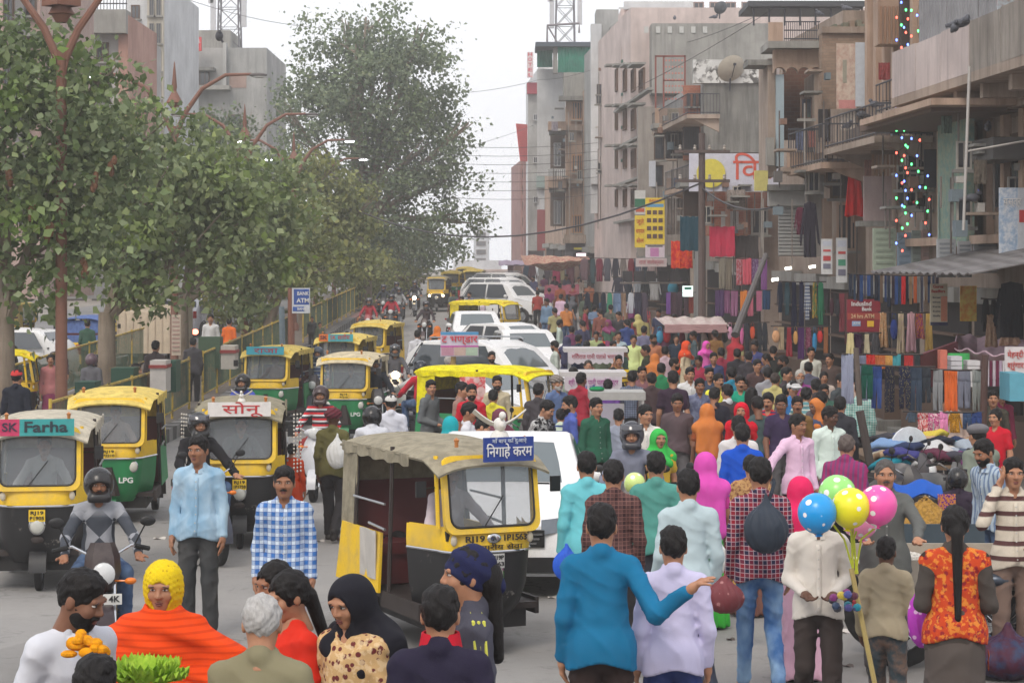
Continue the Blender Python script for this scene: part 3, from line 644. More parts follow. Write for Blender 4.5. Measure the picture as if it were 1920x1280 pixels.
def auto(loc, rz, label, low='black', roof=None, seed=0, sign=None, plates=None, lamps=1, hood='canvas', driver=None, extras=True, far=False, sideglass=True, roofc=None):
 """three-wheeled auto-rickshaw: cowl, windscreen, pillars, hood, rear body, benches, wheels"""
 o = empty('auto_rickshaw', loc, rz, label, 'rickshaw', 'auto rickshaws on the street'); o.scale = (.86 if low == 'black' else .93, 1, 1)
 lowm = {'black': worn(C(30, 30, 32), C(120, 116, 110), .58), 'green': worn(C(34, 120, 72), C(120, 130, 120), .66)}[low]; yel = paint(YEL, .45, .55); black = M_dark
 hoodm = cloth(roofc or (C(150, 142, 120) if hood == 'canvas' else C(226, 200, 110)), 'mottle', dk(roofc or (C(150, 142, 120) if hood == 'canvas' else C(226, 200, 110)), .72), wr=.7)
 def outline(wf, ws, y1, yf=0.0, n=7):            # half-open plan outline of the front
  p = []; r = wf * .62
  for k in range(n + 1): a = math.pi / 2 * k / n; p.append((wf - r + r * math.sin(a), yf + r * .8 - r * .8 * math.cos(a)))
  p.append((ws, y1)); return [(-x, y) for x, y in p[::-1]] + p
 def cowl(levels, m, name, t=.03):
  mb = MB(); rings = []
  for z, wf, ws, yf in levels: rings.append([(x, y, z) for x, y in outline(wf, ws, .62, yf)])
  mb.loft(rings, cap=False, closed=False)
  q = MB(); q.v = mb.v; q.f = mb.f; q.m = mb.m; n = len(mb.v); ins = [((x * (1 - t / .45)), y + t, z) for x, y, z in mb.v]; q.add(ins, [f[::-1] for f in mb.f])
  return q.build(name, m, o, True)
 cowl([(.30, .33, .50, .20), (.42, .40, .56, .10), (.6, .45, .60, .03), (.88, .47, .62, .0)], lowm, 'lower_cowl')
 cowl([(.895, .472, .622, .0), (.97, .48, .625, .0), (1.09, .475, .62, .03)], yel, 'upper_cowl')
 tr = MB(); tr.tube([(x, y - .012, .888) for x, y in outline(.475, .625, .62, 0)], .012, 6); tr.build('trim_strip', M_chrome, o, True)
 # windscreen frame, glass and wipers
 ws_w, ws_h, tilt = .88, .56, R(10); zc = 1.36; fr = MB(); A = rrect(ws_w + .12, ws_h + .09, .1); B = rrect(ws_w, ws_h - .02, .09)
 Mw = Matrix.Translation((0, .075, zc)) @ Matrix.Rotation(-tilt, 4, 'X'); P = lambda a, b, t: Mw @ Vector((a, t, b))
 rings = [[P(a, b, -.02) for a, b in A], [P(a, b, -.03) for a, b in A], [P(a, b, -.03) for a, b in B], [P(a, b, .02) for a, b in B], [P(a, b, .02) for a, b in A], [P(a, b, -.02) for a, b in A]]
 fr.loft(rings, cap=False); fr.build('windscreen_frame', yel, o, True)
 g = MB(); g.prism(B, lambda a, b, t: P(a * 1.01, b * 1.01, t), -.008, 0.0); g.build('windscreen', glass((.2, .23, .25, 1), .62), o)
 rb = MB(); rb.tube([P(a, b, -.032) for a, b in B], .011, 5, closed=True); rb.build('rubber_seal', M_black, o, True)
 wp = MB(); wp.tube([P(-.1, -.27, -.04), P(.12, -.02, -.035)], .006, 5); wp.build('wiper', M_black, o)
 # pillars, roof
 for s_ in (-1, 1):
  for nm, a, b in (('pillar', (s_ * .5, .16, 1.08), (s_ * .50, .22, 1.68)), ('pillar', (s_ * .64, 1.0, .45), (s_ * .6, 1.0, 1.70)), ('pillar', (s_ * .64, 1.85, .9), (s_ * .58, 1.9, 1.66))):
   mb = MB(); mb.tube([a, b], .022, 6); mb.build(nm, yel if a[1] < .3 else M_iron, o, True)
 def rooff(u, v):
  x = (u - .5) * 2; y = -.02 + v * 2.3; e = abs(x) ** 3.2; zz = 1.76 - .1 * e - .05 * (2 * v - 1) ** 2 * (1 - .4 * e) - (.10 * max(0, .12 - v) / .12)
  wd = .585 + .05 * min(1, v * 4); sag = .012 * math.sin(v * 19 + seed) * (1 - abs(x)); return (x * wd, y, zz + sag)
 r_ = MB(); r_.sheet(rooff, 14, 16, .02); rf = r_.build('roof', hoodm, o, True)
 for s_ in (-1, 1): vl = MB(); vl.sheet(lambda u, v: (s_ * (.635 + .012 * math.sin(u * 30)), .55 + u * 1.7, 1.67 - v * (.1 + .01 * math.sin(u * 30))), 22, 3, .008); vl.build('roof_valance', hoodm, rf, True)
 # rear body
 b = MB()
 for s_ in (-1, 1): b.sheet(lambda u, v: (s_ * (.66 - .03 * v), 1.16 + u * 1.1 - (.1 * v if u > .9 else 0), .42 + v * .52), 6, 5, .03)
 b.sheet(lambda u, v: ((u - .5) * 1.26, 2.25 + .04 * math.sin(u * math.pi) - .06 * v, .42 + v * .6), 6, 4, .03)
 b.build('rear_body', yel if low == 'black' else lowm, o, True)
 hb = MB(); hb.sheet(lambda u, v: ((u - .5) * 1.2, 2.24 - .08 * v, 1.0 + v * .64), 8, 5, .012)
 for s_ in (-1, 1): hb.sheet(lambda u, v: (s_ * (.63 - .03 * v), 1.86 + u * .36, .93 + v * .7), 4, 5, .012)
 hb.build('hood_back', hoodm, o, True)
 fl = MB(); fl.b2(-.6, .6, .25, 2.2, .36, .41); fl.b2(-.64, -.6, .3, 1.2, .30, .44); fl.b2(.6, .64, .3, 1.2, .30, .44); fl.build('floor', M_iron, o)
 cr = MB(); cr.b2(-.5, .5, .3, 2.1, .2, .36); cr.build('chassis', M_dark, o)
 st = MB(); st.b2(-.34, .34, .72, 1.02, .42, .74); st.sheet(lambda u, v: ((u - .5) * .7, .68 + v * .36, .80 - .04 * (2 * v - 1) ** 2), 4, 4, .09); st.build('driver_seat', plain(C(60, 46, 44), .7), o, True)
 st = MB(); st.b2(-.58, .58, 1.62, 2.06, .42, .72); st.sheet(lambda u, v: ((u - .5) * 1.14, 1.58 + v * .46, .79), 4, 2, .1); st.sheet(lambda u, v: ((u - .5) * 1.14, 2.04 + .12 * v, .8 + v * .5), 4, 2, .08); st.build('passenger_bench', plain(C(92, 34, 36), .6), o, True)
 dsh = MB(); dsh.b2(-.44, .44, .1, .3, .98, 1.06); dsh.build('dashboard', black, o)
 hbar = MB(); hbar.tube([(-.3, .52, 1.02), (-.1, .42, .98), (.1, .42, .98), (.3, .52, 1.02)], .014, 6); hbar.tube([(0, .42, .98), (0, .3, .7)], .025, 6); hbar.build('handlebar', M_steel, o, True)
 for s_ in (-1, 1):
  mb = MB(); mb.tube([(s_ * .66, 1.05, .98), (s_ * .66, 1.45, 1.0)], .014, 5); mb.tube([(s_ * .66, 1.05, 1.2), (s_ * .66, 1.84, 1.2)], .012, 5); mb.build('guard_rail', M_steel, o)
 # running gear
 wheel(o, (0, .26, .2), .2, .09); wheel(o, (-.5, 1.82, .2), .2, .1); wheel(o, (.5, 1.82, .2), .2, .1)
 mg = MB(); mg.sheet(lambda u, v: ((u - .5) * .2, .26 - .27 * math.sin((v - .45) * 2.9), .22 + .24 * math.cos((v - .45) * 2.9)), 4, 8, .012); mg.build('mudguard', lowm, o, True)
 fk = MB(); fk.tube([(-.07, .26, .2), (-.06, .3, .55)], .02, 6); fk.tube([(.07, .26, .2), (.06, .3, .55)], .02, 6); fk.build('front_fork', M_iron, o)
 for s_ in (-1, 1):
  m2 = MB(); m2.sheet(lambda u, v: (s_ * (.44 + .2 * u), 1.82 + .26 * math.cos(v * math.pi), .2 + .27 * math.sin(v * math.pi)), 2, 8, .01); m2.build('rear_mudguard', M_iron, o, True)
 lens = plain(C(205, 205, 196), .12)
 def lamp(x, z, r, y=0):
  q = MB(); q.lathe([(r * .95, .06), (r * 1.12, .02), (r * 1.14, -.01), (r, -.02)], (x, y, z), 18, 'Y'); L = q.build('headlight', M_chrome, o, True)
  q = MB(); q.lathe([(r, -.012), (r * .75, -.026), (r * .4, -.034), (.001, -.036)], (x, y, z), 18, 'Y'); q.build('lens', lens, L, True)
 if lamps == 1: lamp(0, .70, .085, -.02); q = MB(); q.ell((0, 0.0, .55), (.075, .02, .04)); q.build('horn_grille', M_iron, o, True)
 else:
  lamp(-.33, .78, .07, .06); lamp(.33, .78, .07, .06)
  q = MB(); q.loft([[(x * s1, -.02 + y1, z) for x, y1 in ((-.13, .05), (-.08, -.02), (.08, -.02), (.13, .05))] for z, s1 in ((.4, 1.2), (.6, .8), (.78, .4))], cap=False, closed=False); q.build('nose_guard', M_iron, o, True)
  text('LPG', o, (.24, -.005, .60), .1, plain(WHITE), fit=.2, bold=.004)
 for s_ in (-1, 1):
  q = MB(); q.ell((s_ * .40, .03, .99), (.035, .02, .045)); q.build('indicator', plain(C(200, 190, 170), .2), o, True)
  q = MB(); q.tube([(s_ * .52, .2, 1.42), (s_ * .66, .12, 1.42)], .008, 5); q.box((s_ * .71, .1, 1.42), (.1, .03, .13)); q.build('mirror', M_black, o)
 if plates: plate(o, (0, -.045, .80 if lamps == 1 else .96), .19, .12, plates, C(235, 196, 40))
 if sign:
  txt, bgc, fgc = sign[:3]; mb = MB(); mb.box((0, 0, 0), (.86, .02, .17)); sb = mb.build('sign_board', plain(bgc, .5), o); sb.location = (0, -.04, 1.69); sb.rotation_euler = (R(-8), 0, 0)
  if len(sign) > 3:
   q = MB(); q.b2(-.43, -.2, -.0135, -.010, -.085, .085); q.build('sign_panel', plain(sign[3], .5), sb); text(txt, sb, (.1, -.014, .0), .15, plain(fgc), fit=.5, bold=.004); text(sign[4], sb, (-.315, -.018, 0), .12, plain(C(60, 30, 60)), fit=.18, bold=.004)
  else: text(txt, sb, (.02, -.014, -.005), .15, plain(fgc), fit=.56, bold=.006)
 if extras:
  for s_ in (-1, 1):
   q = MB(); q.lathe([(.02, 0), (.02, .04), (.03, .06), (.001, .08)], (s_ * .36, .06, 1.76), 8); q.build('roof_light', plain(C(190, 120, 60), .3), o, True)
 if driver: person(0, 0, math.degrees(rz), driver[0], cloth(C(70, 66, 62)), driver[1], at=(o.location.x + math.sin(-rz) * .92, o.location.y + math.cos(rz) * .92, o.location.z + .33), leg='chair', arms=('bars', 'bars'), h=1.55, lod=1, beard='mous', inside=True, group='drivers in auto rickshaws')
 return o
def car(loc, rz, label, kind='hatch', col=WHITE, plates=None, badge=False, seed=0):
 """road car from a side profile with tumblehome, separate panes, lamps, wheels"""
 o = empty('parked_car', loc, rz, label, 'car', 'white cars along the road'); body = paint(col, .22, .12)
 PR = {  # (y, z) outline front at y=0
  'hatch': (3.7, 1.66, [(0, .36), (.02, .55), (.1, .72), (.75, .94), (.95, .99), (1.62, 1.42), (2.1, 1.49), (3.0, 1.44), (3.5, 1.08), (3.66, .86), (3.7, .5), (3.62, .3), (.1, .26)], (.97, 1.6, 3.05, 3.5), .94),
  'sedan': (4.4, 1.7, [(0, .36), (.02, .55), (.08, .72), (.8, .93), (1.15, .99), (1.95, 1.43), (2.45, 1.48), (3.05, 1.42), (3.75, 1.04), (4.3, 1.0), (4.4, .75), (4.38, .4), (4.2, .28), (.12, .25)], (1.18, 1.92, 3.1, 3.7), .96),
  'suv': (4.5, 1.82, [(0, .45), (.02, .7), (.1, .9), (.95, 1.06), (1.2, 1.1), (1.75, 1.62), (2.2, 1.76), (3.9, 1.74), (4.3, 1.45), (4.45, 1.05), (4.5, .6), (4.4, .4), (.12, .36)], (1.22, 1.78, 3.95, 4.3), 1.06)}
 L, wd, pr, (gy0, gy1, gy2, gy3), belt = PR[kind]; hw = wd / 2; top = max(z for _, z in pr)
 cy = L / 2; czm = .75
 def tum(z): t = max(0, min(1, (z - belt) / (top - belt))); return 1 - .2 * t ** 1.2
 def wid(y): e = abs(y - cy) / cy; return 1 - .16 * max(0, e - .72) / .28
 mb = MB(); rings = []
 for tx, ins in ((-1, .05), (-.985, .02), (-.93, 0.0), (-.5, -.005), (0, -.008), (.5, -.005), (.93, 0), (.985, .02), (1, .05)):
  rings.append([(tx * hw * tum(z) * wid(y), y + (cy - y) / cy * ins, z + (czm - z) * ins) for y, z in pr])
 mb.loft(rings); bo = mb.build('body', body, o, True)
 gm = glass((.05, .06, .07, 1)); gw = glass((.10, .125, .135, 1))
 def slope(ya, yb, s0, s1, name, m):                                    # pane across the car between two profile points
  z = lambda y: np.interp(y, [p[0] for p in pr[:9]], [p[1] for p in pr[:9]]) if kind != 'x' else 0
  q = MB(); q.sheet(lambda u, v: ((u - .5) * 2 * hw * .9 * tum(z(ya + (yb - ya) * v)) * wid(ya), ya + (yb - ya) * v - .0, float(z(ya + (yb - ya) * v)) + .012 - .02 * abs(2 * u - 1) ** 3), 8, 4, .012); return q.build(name, m, o, True)
 slope(gy0 + .06, gy1 - .02, 0, 0, 'windscreen', gw)
 q = MB(); q.sheet(lambda u, v: ((u - .5) * 2 * hw * .86 * tum(belt + (top - belt) * (1 - v) * .9), gy2 + .12 + (gy3 - gy2 - .1) * v + .012, top - .11 - (top - belt - .15) * v + .012), 6, 3, .01); q.build('rear_window', gm, o, True)
 zt = top - .1; zb = belt + .03; yf0, yf1 = gy0 + .22, gy1 + .12; m1 = (gy1 + gy2) / 2 + .0
 for s_ in (-1, 1):
  for k, (a0, a1, b0, b1) in enumerate(((yf0 + .12, m1 - .05, yf1 + .1, m1 - .05), (m1 + .05, gy2 + .18, m1 + .05, gy2 - .12)) + (((gy2 + .26, gy3 - .12, gy2 - .04, gy3 - .42),) if kind == 'suv' else ())):
   q = MB(); q.sheet(lambda u, v: (s_ * (hw * tum(zb + (zt - zb) * v) * (.985) + .006), (a0 + (a1 - a0) * u) * (1 - v) + (b0 + (b1 - b0) * u) * v, zb + (zt - zb) * v), 4, 4, .01); q.build('side_window', gm, o, True)
   q = MB(); q.box((s_ * (hw + .008), m1 - .12 if k == 0 else gy2 + .05, belt - .1), (.03, .16, .03)); q.build('door_handle', body, o)
  for yy in (m1, gy2 + .22): q = MB(); q.tube([(s_ * (hw * .99 + .001), yy, .42), (s_ * (hw * .99 + .002), yy, belt)], .005, 4); q.build('door_seam', M_black, o)
  q = MB(); q.ell((s_ * (hw + .09), gy0 + .42, belt + .1), (.1, .06, .07)); q.build('wing_mirror', body, o, True)
  for yy in (.78, L - .8):
   wheel(o, (s_ * (hw - .1), yy, .3), .3, .19)
   q = MB(); q.sheet(lambda u, v: (s_ * (hw - .02 + .022 * u), yy + (.36 - .02 * u) * math.cos(v * math.pi), .3 + (.36 - .02 * u) * math.sin(v * math.pi)), 1, 14, .03); q.build('wheel_arch', M_black, o, True)
  hz = {'hatch': .68, 'sedan': .70, 'suv': .86}[kind]
  q = MB(); q.sheet(lambda u, v: (s_ * (hw * .9 - .36 * u), .10 + .16 * (1 - u) ** 2 - .02 + .05 * v - .07 * u, hz - .06 + .14 * v + .03 * (1 - u)), 6, 4, .02); q.build('headlight', plain(C(120, 126, 132), .1, .5), o, True)
  q = MB(); q.box((s_ * hw * .84, L - .06, belt - .05), (.1, .12, .26)); q.build('tail_light', plain(C(150, 20, 22), .2), o)
  q = MB(); q.lathe([(.055, 0), (.05, -.02), (.001, -.02)], (s_ * hw * .72, .02, .42), 12, 'Y'); q.build('fog_light', plain(C(190, 190, 190), .15), o, True)
  if kind == 'suv': q = MB(); q.tube([(s_ * hw * .68, 2.0, top + .03), (s_ * hw * .68, 2.1, top + .07), (s_ * hw * .68, 3.7, top + .06), (s_ * hw * .68, 3.8, top + .02)], .018, 6); q.build('roof_rail', M_steel, o, True)
 hz = {'hatch': .66, 'sedan': .68, 'suv': .82}[kind]
 q = MB()
 for i in range(3): q.b2(-.42 + .03 * i, .42 - .03 * i, -.03, .05, hz - .04 - i * .045, hz - .02 - i * .045)
 q.build('grille_bar', M_chrome, o); q = MB(); q.b2(-.44, .44, -.012, .05, hz - .16, hz + .01); q.build('grille', M_black, o)
 q = MB(); q.b2(-.62, .62, -.02, .08, .27, .42); q.build('lower_grille', M_black, o); q = MB(); q.b2(-.7, .7, -.035, .02, .235, .265); q.build('bumper_lip', M_steel, o)
 if badge:
  q = MB(); q.tube([(-.05, -.045, hz + .02), (-.035, -.045, hz - .1), (.035, -.045, hz - .1), (.05, -.045, hz + .02)], .009, 6, closed=True); q.tube([(-.028, -.05, hz + .005), (-.02, -.05, hz - .085)], .007, 5); q.tube([(.028, -.05, hz + .005), (.02, -.05, hz - .085)], .007, 5); q.tube([(-.024, -.05, hz - .04), (.024, -.05, hz - .04)], .007, 5); q.build('badge', M_chrome, o, True)
 if plates: plate(o, (0, -.045, .46), .5, .12, plates, C(235, 190, 30))
 q = MB(); q.tube([(-.5, gy0 + .05, belt + .06), (0.05, gy0 + .12, belt + .07)], .008, 5); q.tube([(.05, gy0 + .05, belt + .06), (.55, gy0 + .12, belt + .07)], .008, 5); q.build('wiper', M_black, o)
 return o
def bike(loc, rz, label, col, scooter=False, lit=False, group='motorcycles and scooters', plates=None, lod=0, lean=0):
 o = empty('scooter' if scooter else 'motorcycle', loc, rz, label, 'scooter' if scooter else 'motorcycle', group); o.rotation_euler = (0, lean, rz); pm = paint(col, .25, .2); r = .22 if scooter else .3
 wheel(o, (0, .3, r), r, .09 if not scooter else .1, False); wheel(o, (0, 1.55, r), r, .11, False)
 mg = MB(); mg.sheet(lambda u, v: ((u - .5) * .13, .3 + (r + .04) * math.sin((v - .62) * 2.6), r + (r + .04) * math.cos((v - .62) * 2.6)), 3, 9, .008); mg.build('front_mudguard', pm, o, True)
 mg = MB(); mg.sheet(lambda u, v: ((u - .5) * .15, 1.55 + (r + .05) * math.sin((v - .2) * 2.4), r + (r + .05) * math.cos((v - .2) * 2.4)), 3, 9, .008); mg.build('rear_mudguard', M_dark, o, True)
 fk = MB()
 for s_ in (-1, 1): fk.tube([(s_ * .08, .3, r), (s_ * .085, .52, .86)], .018, 7)
 fk.build('front_fork', M_chrome, o, True)
 hb = MB(); hb.tube([(-.36, .72, 1.0), (-.22, .64, 1.04), (-.06, .55, .96), (.06, .55, .96), (.22, .64, 1.04), (.36, .72, 1.0)], .012, 6); hb.build('handlebar', M_chrome, o, True)
 for s_ in (-1, 1):
  q = MB(); q.tube([(s_ * .36, .72, 1.0), (s_ * .25, .655, 1.033)], .019, 7); q.build('grip', M_rub, o); q = MB(); q.tube([(s_ * .24, .65, 1.03), (s_ * .32, .58, 1.2)], .006, 5); q.ell((s_ * .34, .57, 1.23), (.06, .015, .04)); q.build('mirror', M_black, o, True)
  q = MB(); q.tube([(s_ * .08, .45, .8), (s_ * .17, .42, .8)], .008, 5); q.ell((s_ * .2, .41, .8), (.045, .03, .026)); q.build('indicator', plain(C(226, 120, 20), .3), o, True)
 hl = (.385, .86) if not scooter else (.42, .74)
 if scooter:
  q = MB(); q.loft([[(x * wv, y + .02 * abs(x), z) for x, y in ((-1, yb + .16), (-.8, yb + .06), (-.3, yb), (.3, yb), (.8, yb + .06), (1, yb + .16))] for z, wv, yb in ((.34, .12, .33), (.5, .2, .33), (.7, .22, .36), (.86, .17, .42), (.95, .12, .46))], cap=False, closed=False); q.build('front_apron', pm, o, True)
  q = MB(); q.b2(-.15, .15, .5, 1.0, .24, .29); q.build('floorboard', M_dark, o)
  q = MB(); q.loft([[(x, y, z) for x, z in ((-wv, .3), (-wv * 1.1, .5), (-wv * .8, zt), (wv * .8, zt), (wv * 1.1, .5), (wv, .3))] for y, wv, zt in ((.98, .1, .66), (1.2, .19, .7), (1.6, .18, .72), (1.9, .1, .74))]); q.build('body', pm, o, True)
  q = MB(); q.sheet(lambda u, v: ((u - .5) * .28, .98 + v * .84, .77 + .03 * math.sin(v * 3)), 4, 6, .07); q.build('seat', M_dark, o, True)
  q = MB(); q.ell((0, .5, 1.0), (.17, .1, .07)); q.build('headlamp_cowl', pm, o, True); hl = (.405, 1.0)
 else:
  q = MB(); q.loft([[(x * wv, y, z0 + z * hv) for x, z in ((-1, 0), (-1.1, .5), (-.7, 1), (.7, 1), (1.1, .5), (1, 0))] for y, wv, z0, hv in ((.62, .07, .74, .16), (.75, .13, .7, .24), (.95, .14, .7, .22), (1.12, .09, .7, .12))]); q.build('fuel_tank', pm, o, True)
  q = MB(); q.sheet(lambda u, v: ((u - .5) * (.24), 1.08 + v * .72, .80 + .07 * max(0, v - .4)), 4, 6, .08); q.build('seat', M_dark, o, True)
  q = MB(); q.loft([[(x, y, z) for x, z in ((-wv, .62), (-wv, .76), (wv, .76), (wv, .62))] for y, wv in ((1.1, .12), (1.5, .11), (1.9, .05))]); q.build('tail_panel', pm, o, True)
  q = MB(); q.b2(-.11, .11, .75, 1.1, .3, .62); q.lathe([(.13, -.14), (.13, .14), (.001, .14)], (0, 1.02, .4), 14, 'X')
  for i in range(5): q.b2(-.14, .14, .72, .92, .46 + i * .035, .475 + i * .035)
  q.build('engine', plain(C(70, 70, 72), .45, .6), o)
  q = MB(); q.tube([(0, .55, .86), (0, .72, .4), (0, 1.1, .3), (0, 1.3, .66), (0, .62, .78)], .02, 6); q.tube([(-.07, 1.2, .66), (-.08, 1.55, r)], .02, 6); q.tube([(.07, 1.2, .66), (.08, 1.55, r)], .02, 6); q.build('frame', M_dark, o, True)
  q = MB(); q.tube([(.1, .8, .36), (.14, 1.1, .28), (.16, 1.3, .32), (.17, 1.85, .42)], [.018, .02, .04, .045], 8); q.build('exhaust', M_chrome, o, True)
  q = MB(); q.loft([[(x * wv, y, z) for x, y in ((-1, .54), (-.6, yb), (.6, yb), (1, .54))] for z, wv, yb in ((.74, .1, .42), (.86, .14, .4), (.98, .13, .44), (1.08, .09, .52))], cap=False, closed=False); q.build('headlamp_cowl', pm, o, True)
 q = MB(); q.lathe([(.085, .03), (.085, -.01), (.06, -.03), (.001, -.036)], (0, hl[0], hl[1]), 16, 'Y'); q.build('headlight', glow((1, .8, .46, 1), 22) if lit else plain(C(214, 216, 216), .1), o, True)
 q = MB(); q.box((0, 1.96, .72), (.12, .04, .06)); q.build('tail_light', plain(C(170, 16, 16), .2), o)
 if plates: plate(o, (0, .32, .68), .26, .08, plates, C(215, 215, 210))
 q = MB(); q.tube([(-.06, 1.0, .3), (-.22, 1.12, .02)], .012, 5); q.build('side_stand', M_iron, o)
 return o
def rider_on(b, top, low, label, **kw):
 rz = b.rotation_euler.z; y = 1.02; hh = kw.pop('h', 1.66); s_ = kw.pop('seat', .80); z = b.location.z + s_ - .735 * hh / 1.7
 return person(0, 0, math.degrees(rz), top, low, label, at=(b.location.x - math.sin(rz) * y, b.location.y + math.cos(rz) * y, z), leg='sit', arms=kw.pop('arms', ('bars', 'bars')), h=hh, group='riders on two wheelers', **kw)
# ================================================================ ground, road, median
ys = [-60, -20, 0, 6, 10, 14, 18, 24, 30, 38, 45, 52, 62, 72, 82, 94, 105, 118, 130, 150, 170, 200, 260, 400, 420]
def strip(name, x0, x1, lift, mat, nx=1, ya=-60, yb=420, kind='structure'):
 yy = [ya] + [y for y in ys if ya < y < yb] + [yb]; mb = MB(); X = [x0 + (x1 - x0) * i / nx for i in range(nx + 1)]
 mb.add([(x, y, gz(y) + lift) for y in yy for x in X], [(j * (nx + 1) + i, j * (nx + 1) + i + 1, (j + 1) * (nx + 1) + i + 1, (j + 1) * (nx + 1) + i) for j in range(len(yy) - 1) for i in range(nx)])
 return tag(mb.build(name, mat), kind=kind)
def dirt(c, c2, sc=.7):
 def fn(n):
  co = n.co(); a = n.noise(co, sc, 6, .65); b = n.noise(co, 9, 5, .7); d = n.noise(co, 70, 3, .6); e = n.noise(n.co((1, .12, 1)), 1.1, 4, .6)
  v = n.mix(n.ramp(a, .35, .7), c, c2); v = n.mix(n.math('MULTIPLY', n.ramp(b, .55, .75), .5), v, dk(c, .55)); v = n.mix(n.math('MULTIPLY', n.ramp(e, .5, .75), .4), v, dk(c, .72)); v = n.mix(n.math('MULTIPLY', n.ramp(d, .62, .72), .35), v, lerp(c, (.6, .58, .55, 1), .5))
  vo = n.n("ShaderNodeTexVoronoi", feature='DISTANCE_TO_EDGE'); vo.inputs["Scale"].default_value = .55; dn = n.n("ShaderNodeTexNoise"); dn.inputs["Scale"].default_value = 2.5; dn.inputs["Detail"].default_value = 5; vm = n.n("ShaderNodeVectorMath", operation='ADD'); n.l(co, dn.inputs[0]); n.l(co, vm.inputs[0]); n.l(dn.outputs[1], vm.inputs[1]); n.l(vm.outputs[0], vo.inputs["Vector"])
  v = n.mix(n.math('MULTIPLY', n.ramp(vo.outputs[0], .012, .004), n.math('MULTIPLY', n.ramp(a, .45, .6), .7)), v, dk(c, .35)); pt = n.noise(n.co((.5, .22, 1)), .9, 2, .4); v = n.mix(n.math('MULTIPLY', n.ramp(pt, .56, .575), .45), v, dk(c, .6)); v = n.mix(n.math('MULTIPLY', n.ramp(n.noise(co, 2.4, 3), .66, .72), .5), v, dk(c, .45))
  n.l(v, n.b.inputs[0]); n.b.inputs["Roughness"].default_value = .88; n.bump(d, .4, .015)
 return newmat(('dirt', c, c2, sc), fn)
strip('ground', -260, 260, 0, dirt(C(150, 142, 132), C(128, 122, 116)), 8)
strip('road', -6.75, 4.6, .004, dirt(C(146, 143, 140), C(130, 128, 126), .35), 4, -40, 230)
strip('side_road', -22, -11.2, .004, dirt(C(128, 127, 127), C(116, 115, 114), .35), 2, -40, 230)
strip('median_top', -10.9, -6.98, .2, dirt(C(112, 102, 92), C(88, 80, 74)), 1, 24, 175)
km = MB(); km.b2(-.13, .13, -.215, .215, -.05, .26); kme = [km.mesh('kerb_block', [plaster(C(150, 148, 146), .5)]), km.mesh('kerb_block', [plaster(C(74, 72, 72), .5)])]
kerb = tag(empty('median_kerb', (0, 0, 0)), kind='structure')
y = 26.0; i = 0
while y < 92:
 o = put('kerb_block', kme[i % 2], kerb); o.location = (-6.87, y, gz(y)); o.rotation_euler = (0, random.uniform(-.02, .02), random.uniform(-.02, .02)); y += .45; i += 1
mb = MB(); mb.loft([[(x, yy, gz(yy) + z) for x, z in ((-7, -.05), (-7, .25), (-6.74, .25), (-6.74, -.05))] for yy in (92.1, 105, 118, 130, 150, 170)]); mb.build('kerb_strip', plaster(C(140, 92, 84), .4), kerb)
# railing along the median
RY = worn(C(176, 150, 60), C(110, 96, 70), .5); RG = worn(C(54, 76, 58), C(104, 96, 70), .5)
def fence(y0, y1, x, label, step=2.4):
 o = empty('median_railing', (x, y0, gz(y0)), 0, label, 'railing', 'railings on the median'); y = y0; zb = gz(y0)
 while y < y1:
  z = gz(y) + .2 - zb; n = min(y + step, y1); z1 = gz(n) + .2 - zb
  q = MB(); q.tube([(0, y - y0, z), (0, y - y0, z + 1.18)], .03, 6); q.build('post', RY, o)
  for t, r in ((1.12, .028), (.15, .018)): q = MB(); q.tube([(0, y - y0, z + t), (0, n - y0, z1 + t)], r, 6); q.build('rail', RY, o)
  q = MB(); k = int((n - y) / .11)
  for i in range(1, k): t = i / k; q.tube([(0, y - y0 + (n - y) * t, z + (z1 - z) * t + .15), (0, y - y0 + (n - y) * t, z + (z1 - z) * t + 1.12)], .009, 4)
  o2 = q.build('bar_panel', RG, o); o2["kind"] = "stuff"; y = n
fence(33.5, 48, -7.25, 'yellow topped railing on the median beside the parked rickshaws'); fence(50, 70, -7.25, 'yellow topped railing farther along the median behind the driven rickshaws'); fence(74, 120, -7.25, 'dusty yellow railing on the far median under the big tree')
fence(33, 62, -10.7, 'green and yellow railing on the far side of the median', 3.0)
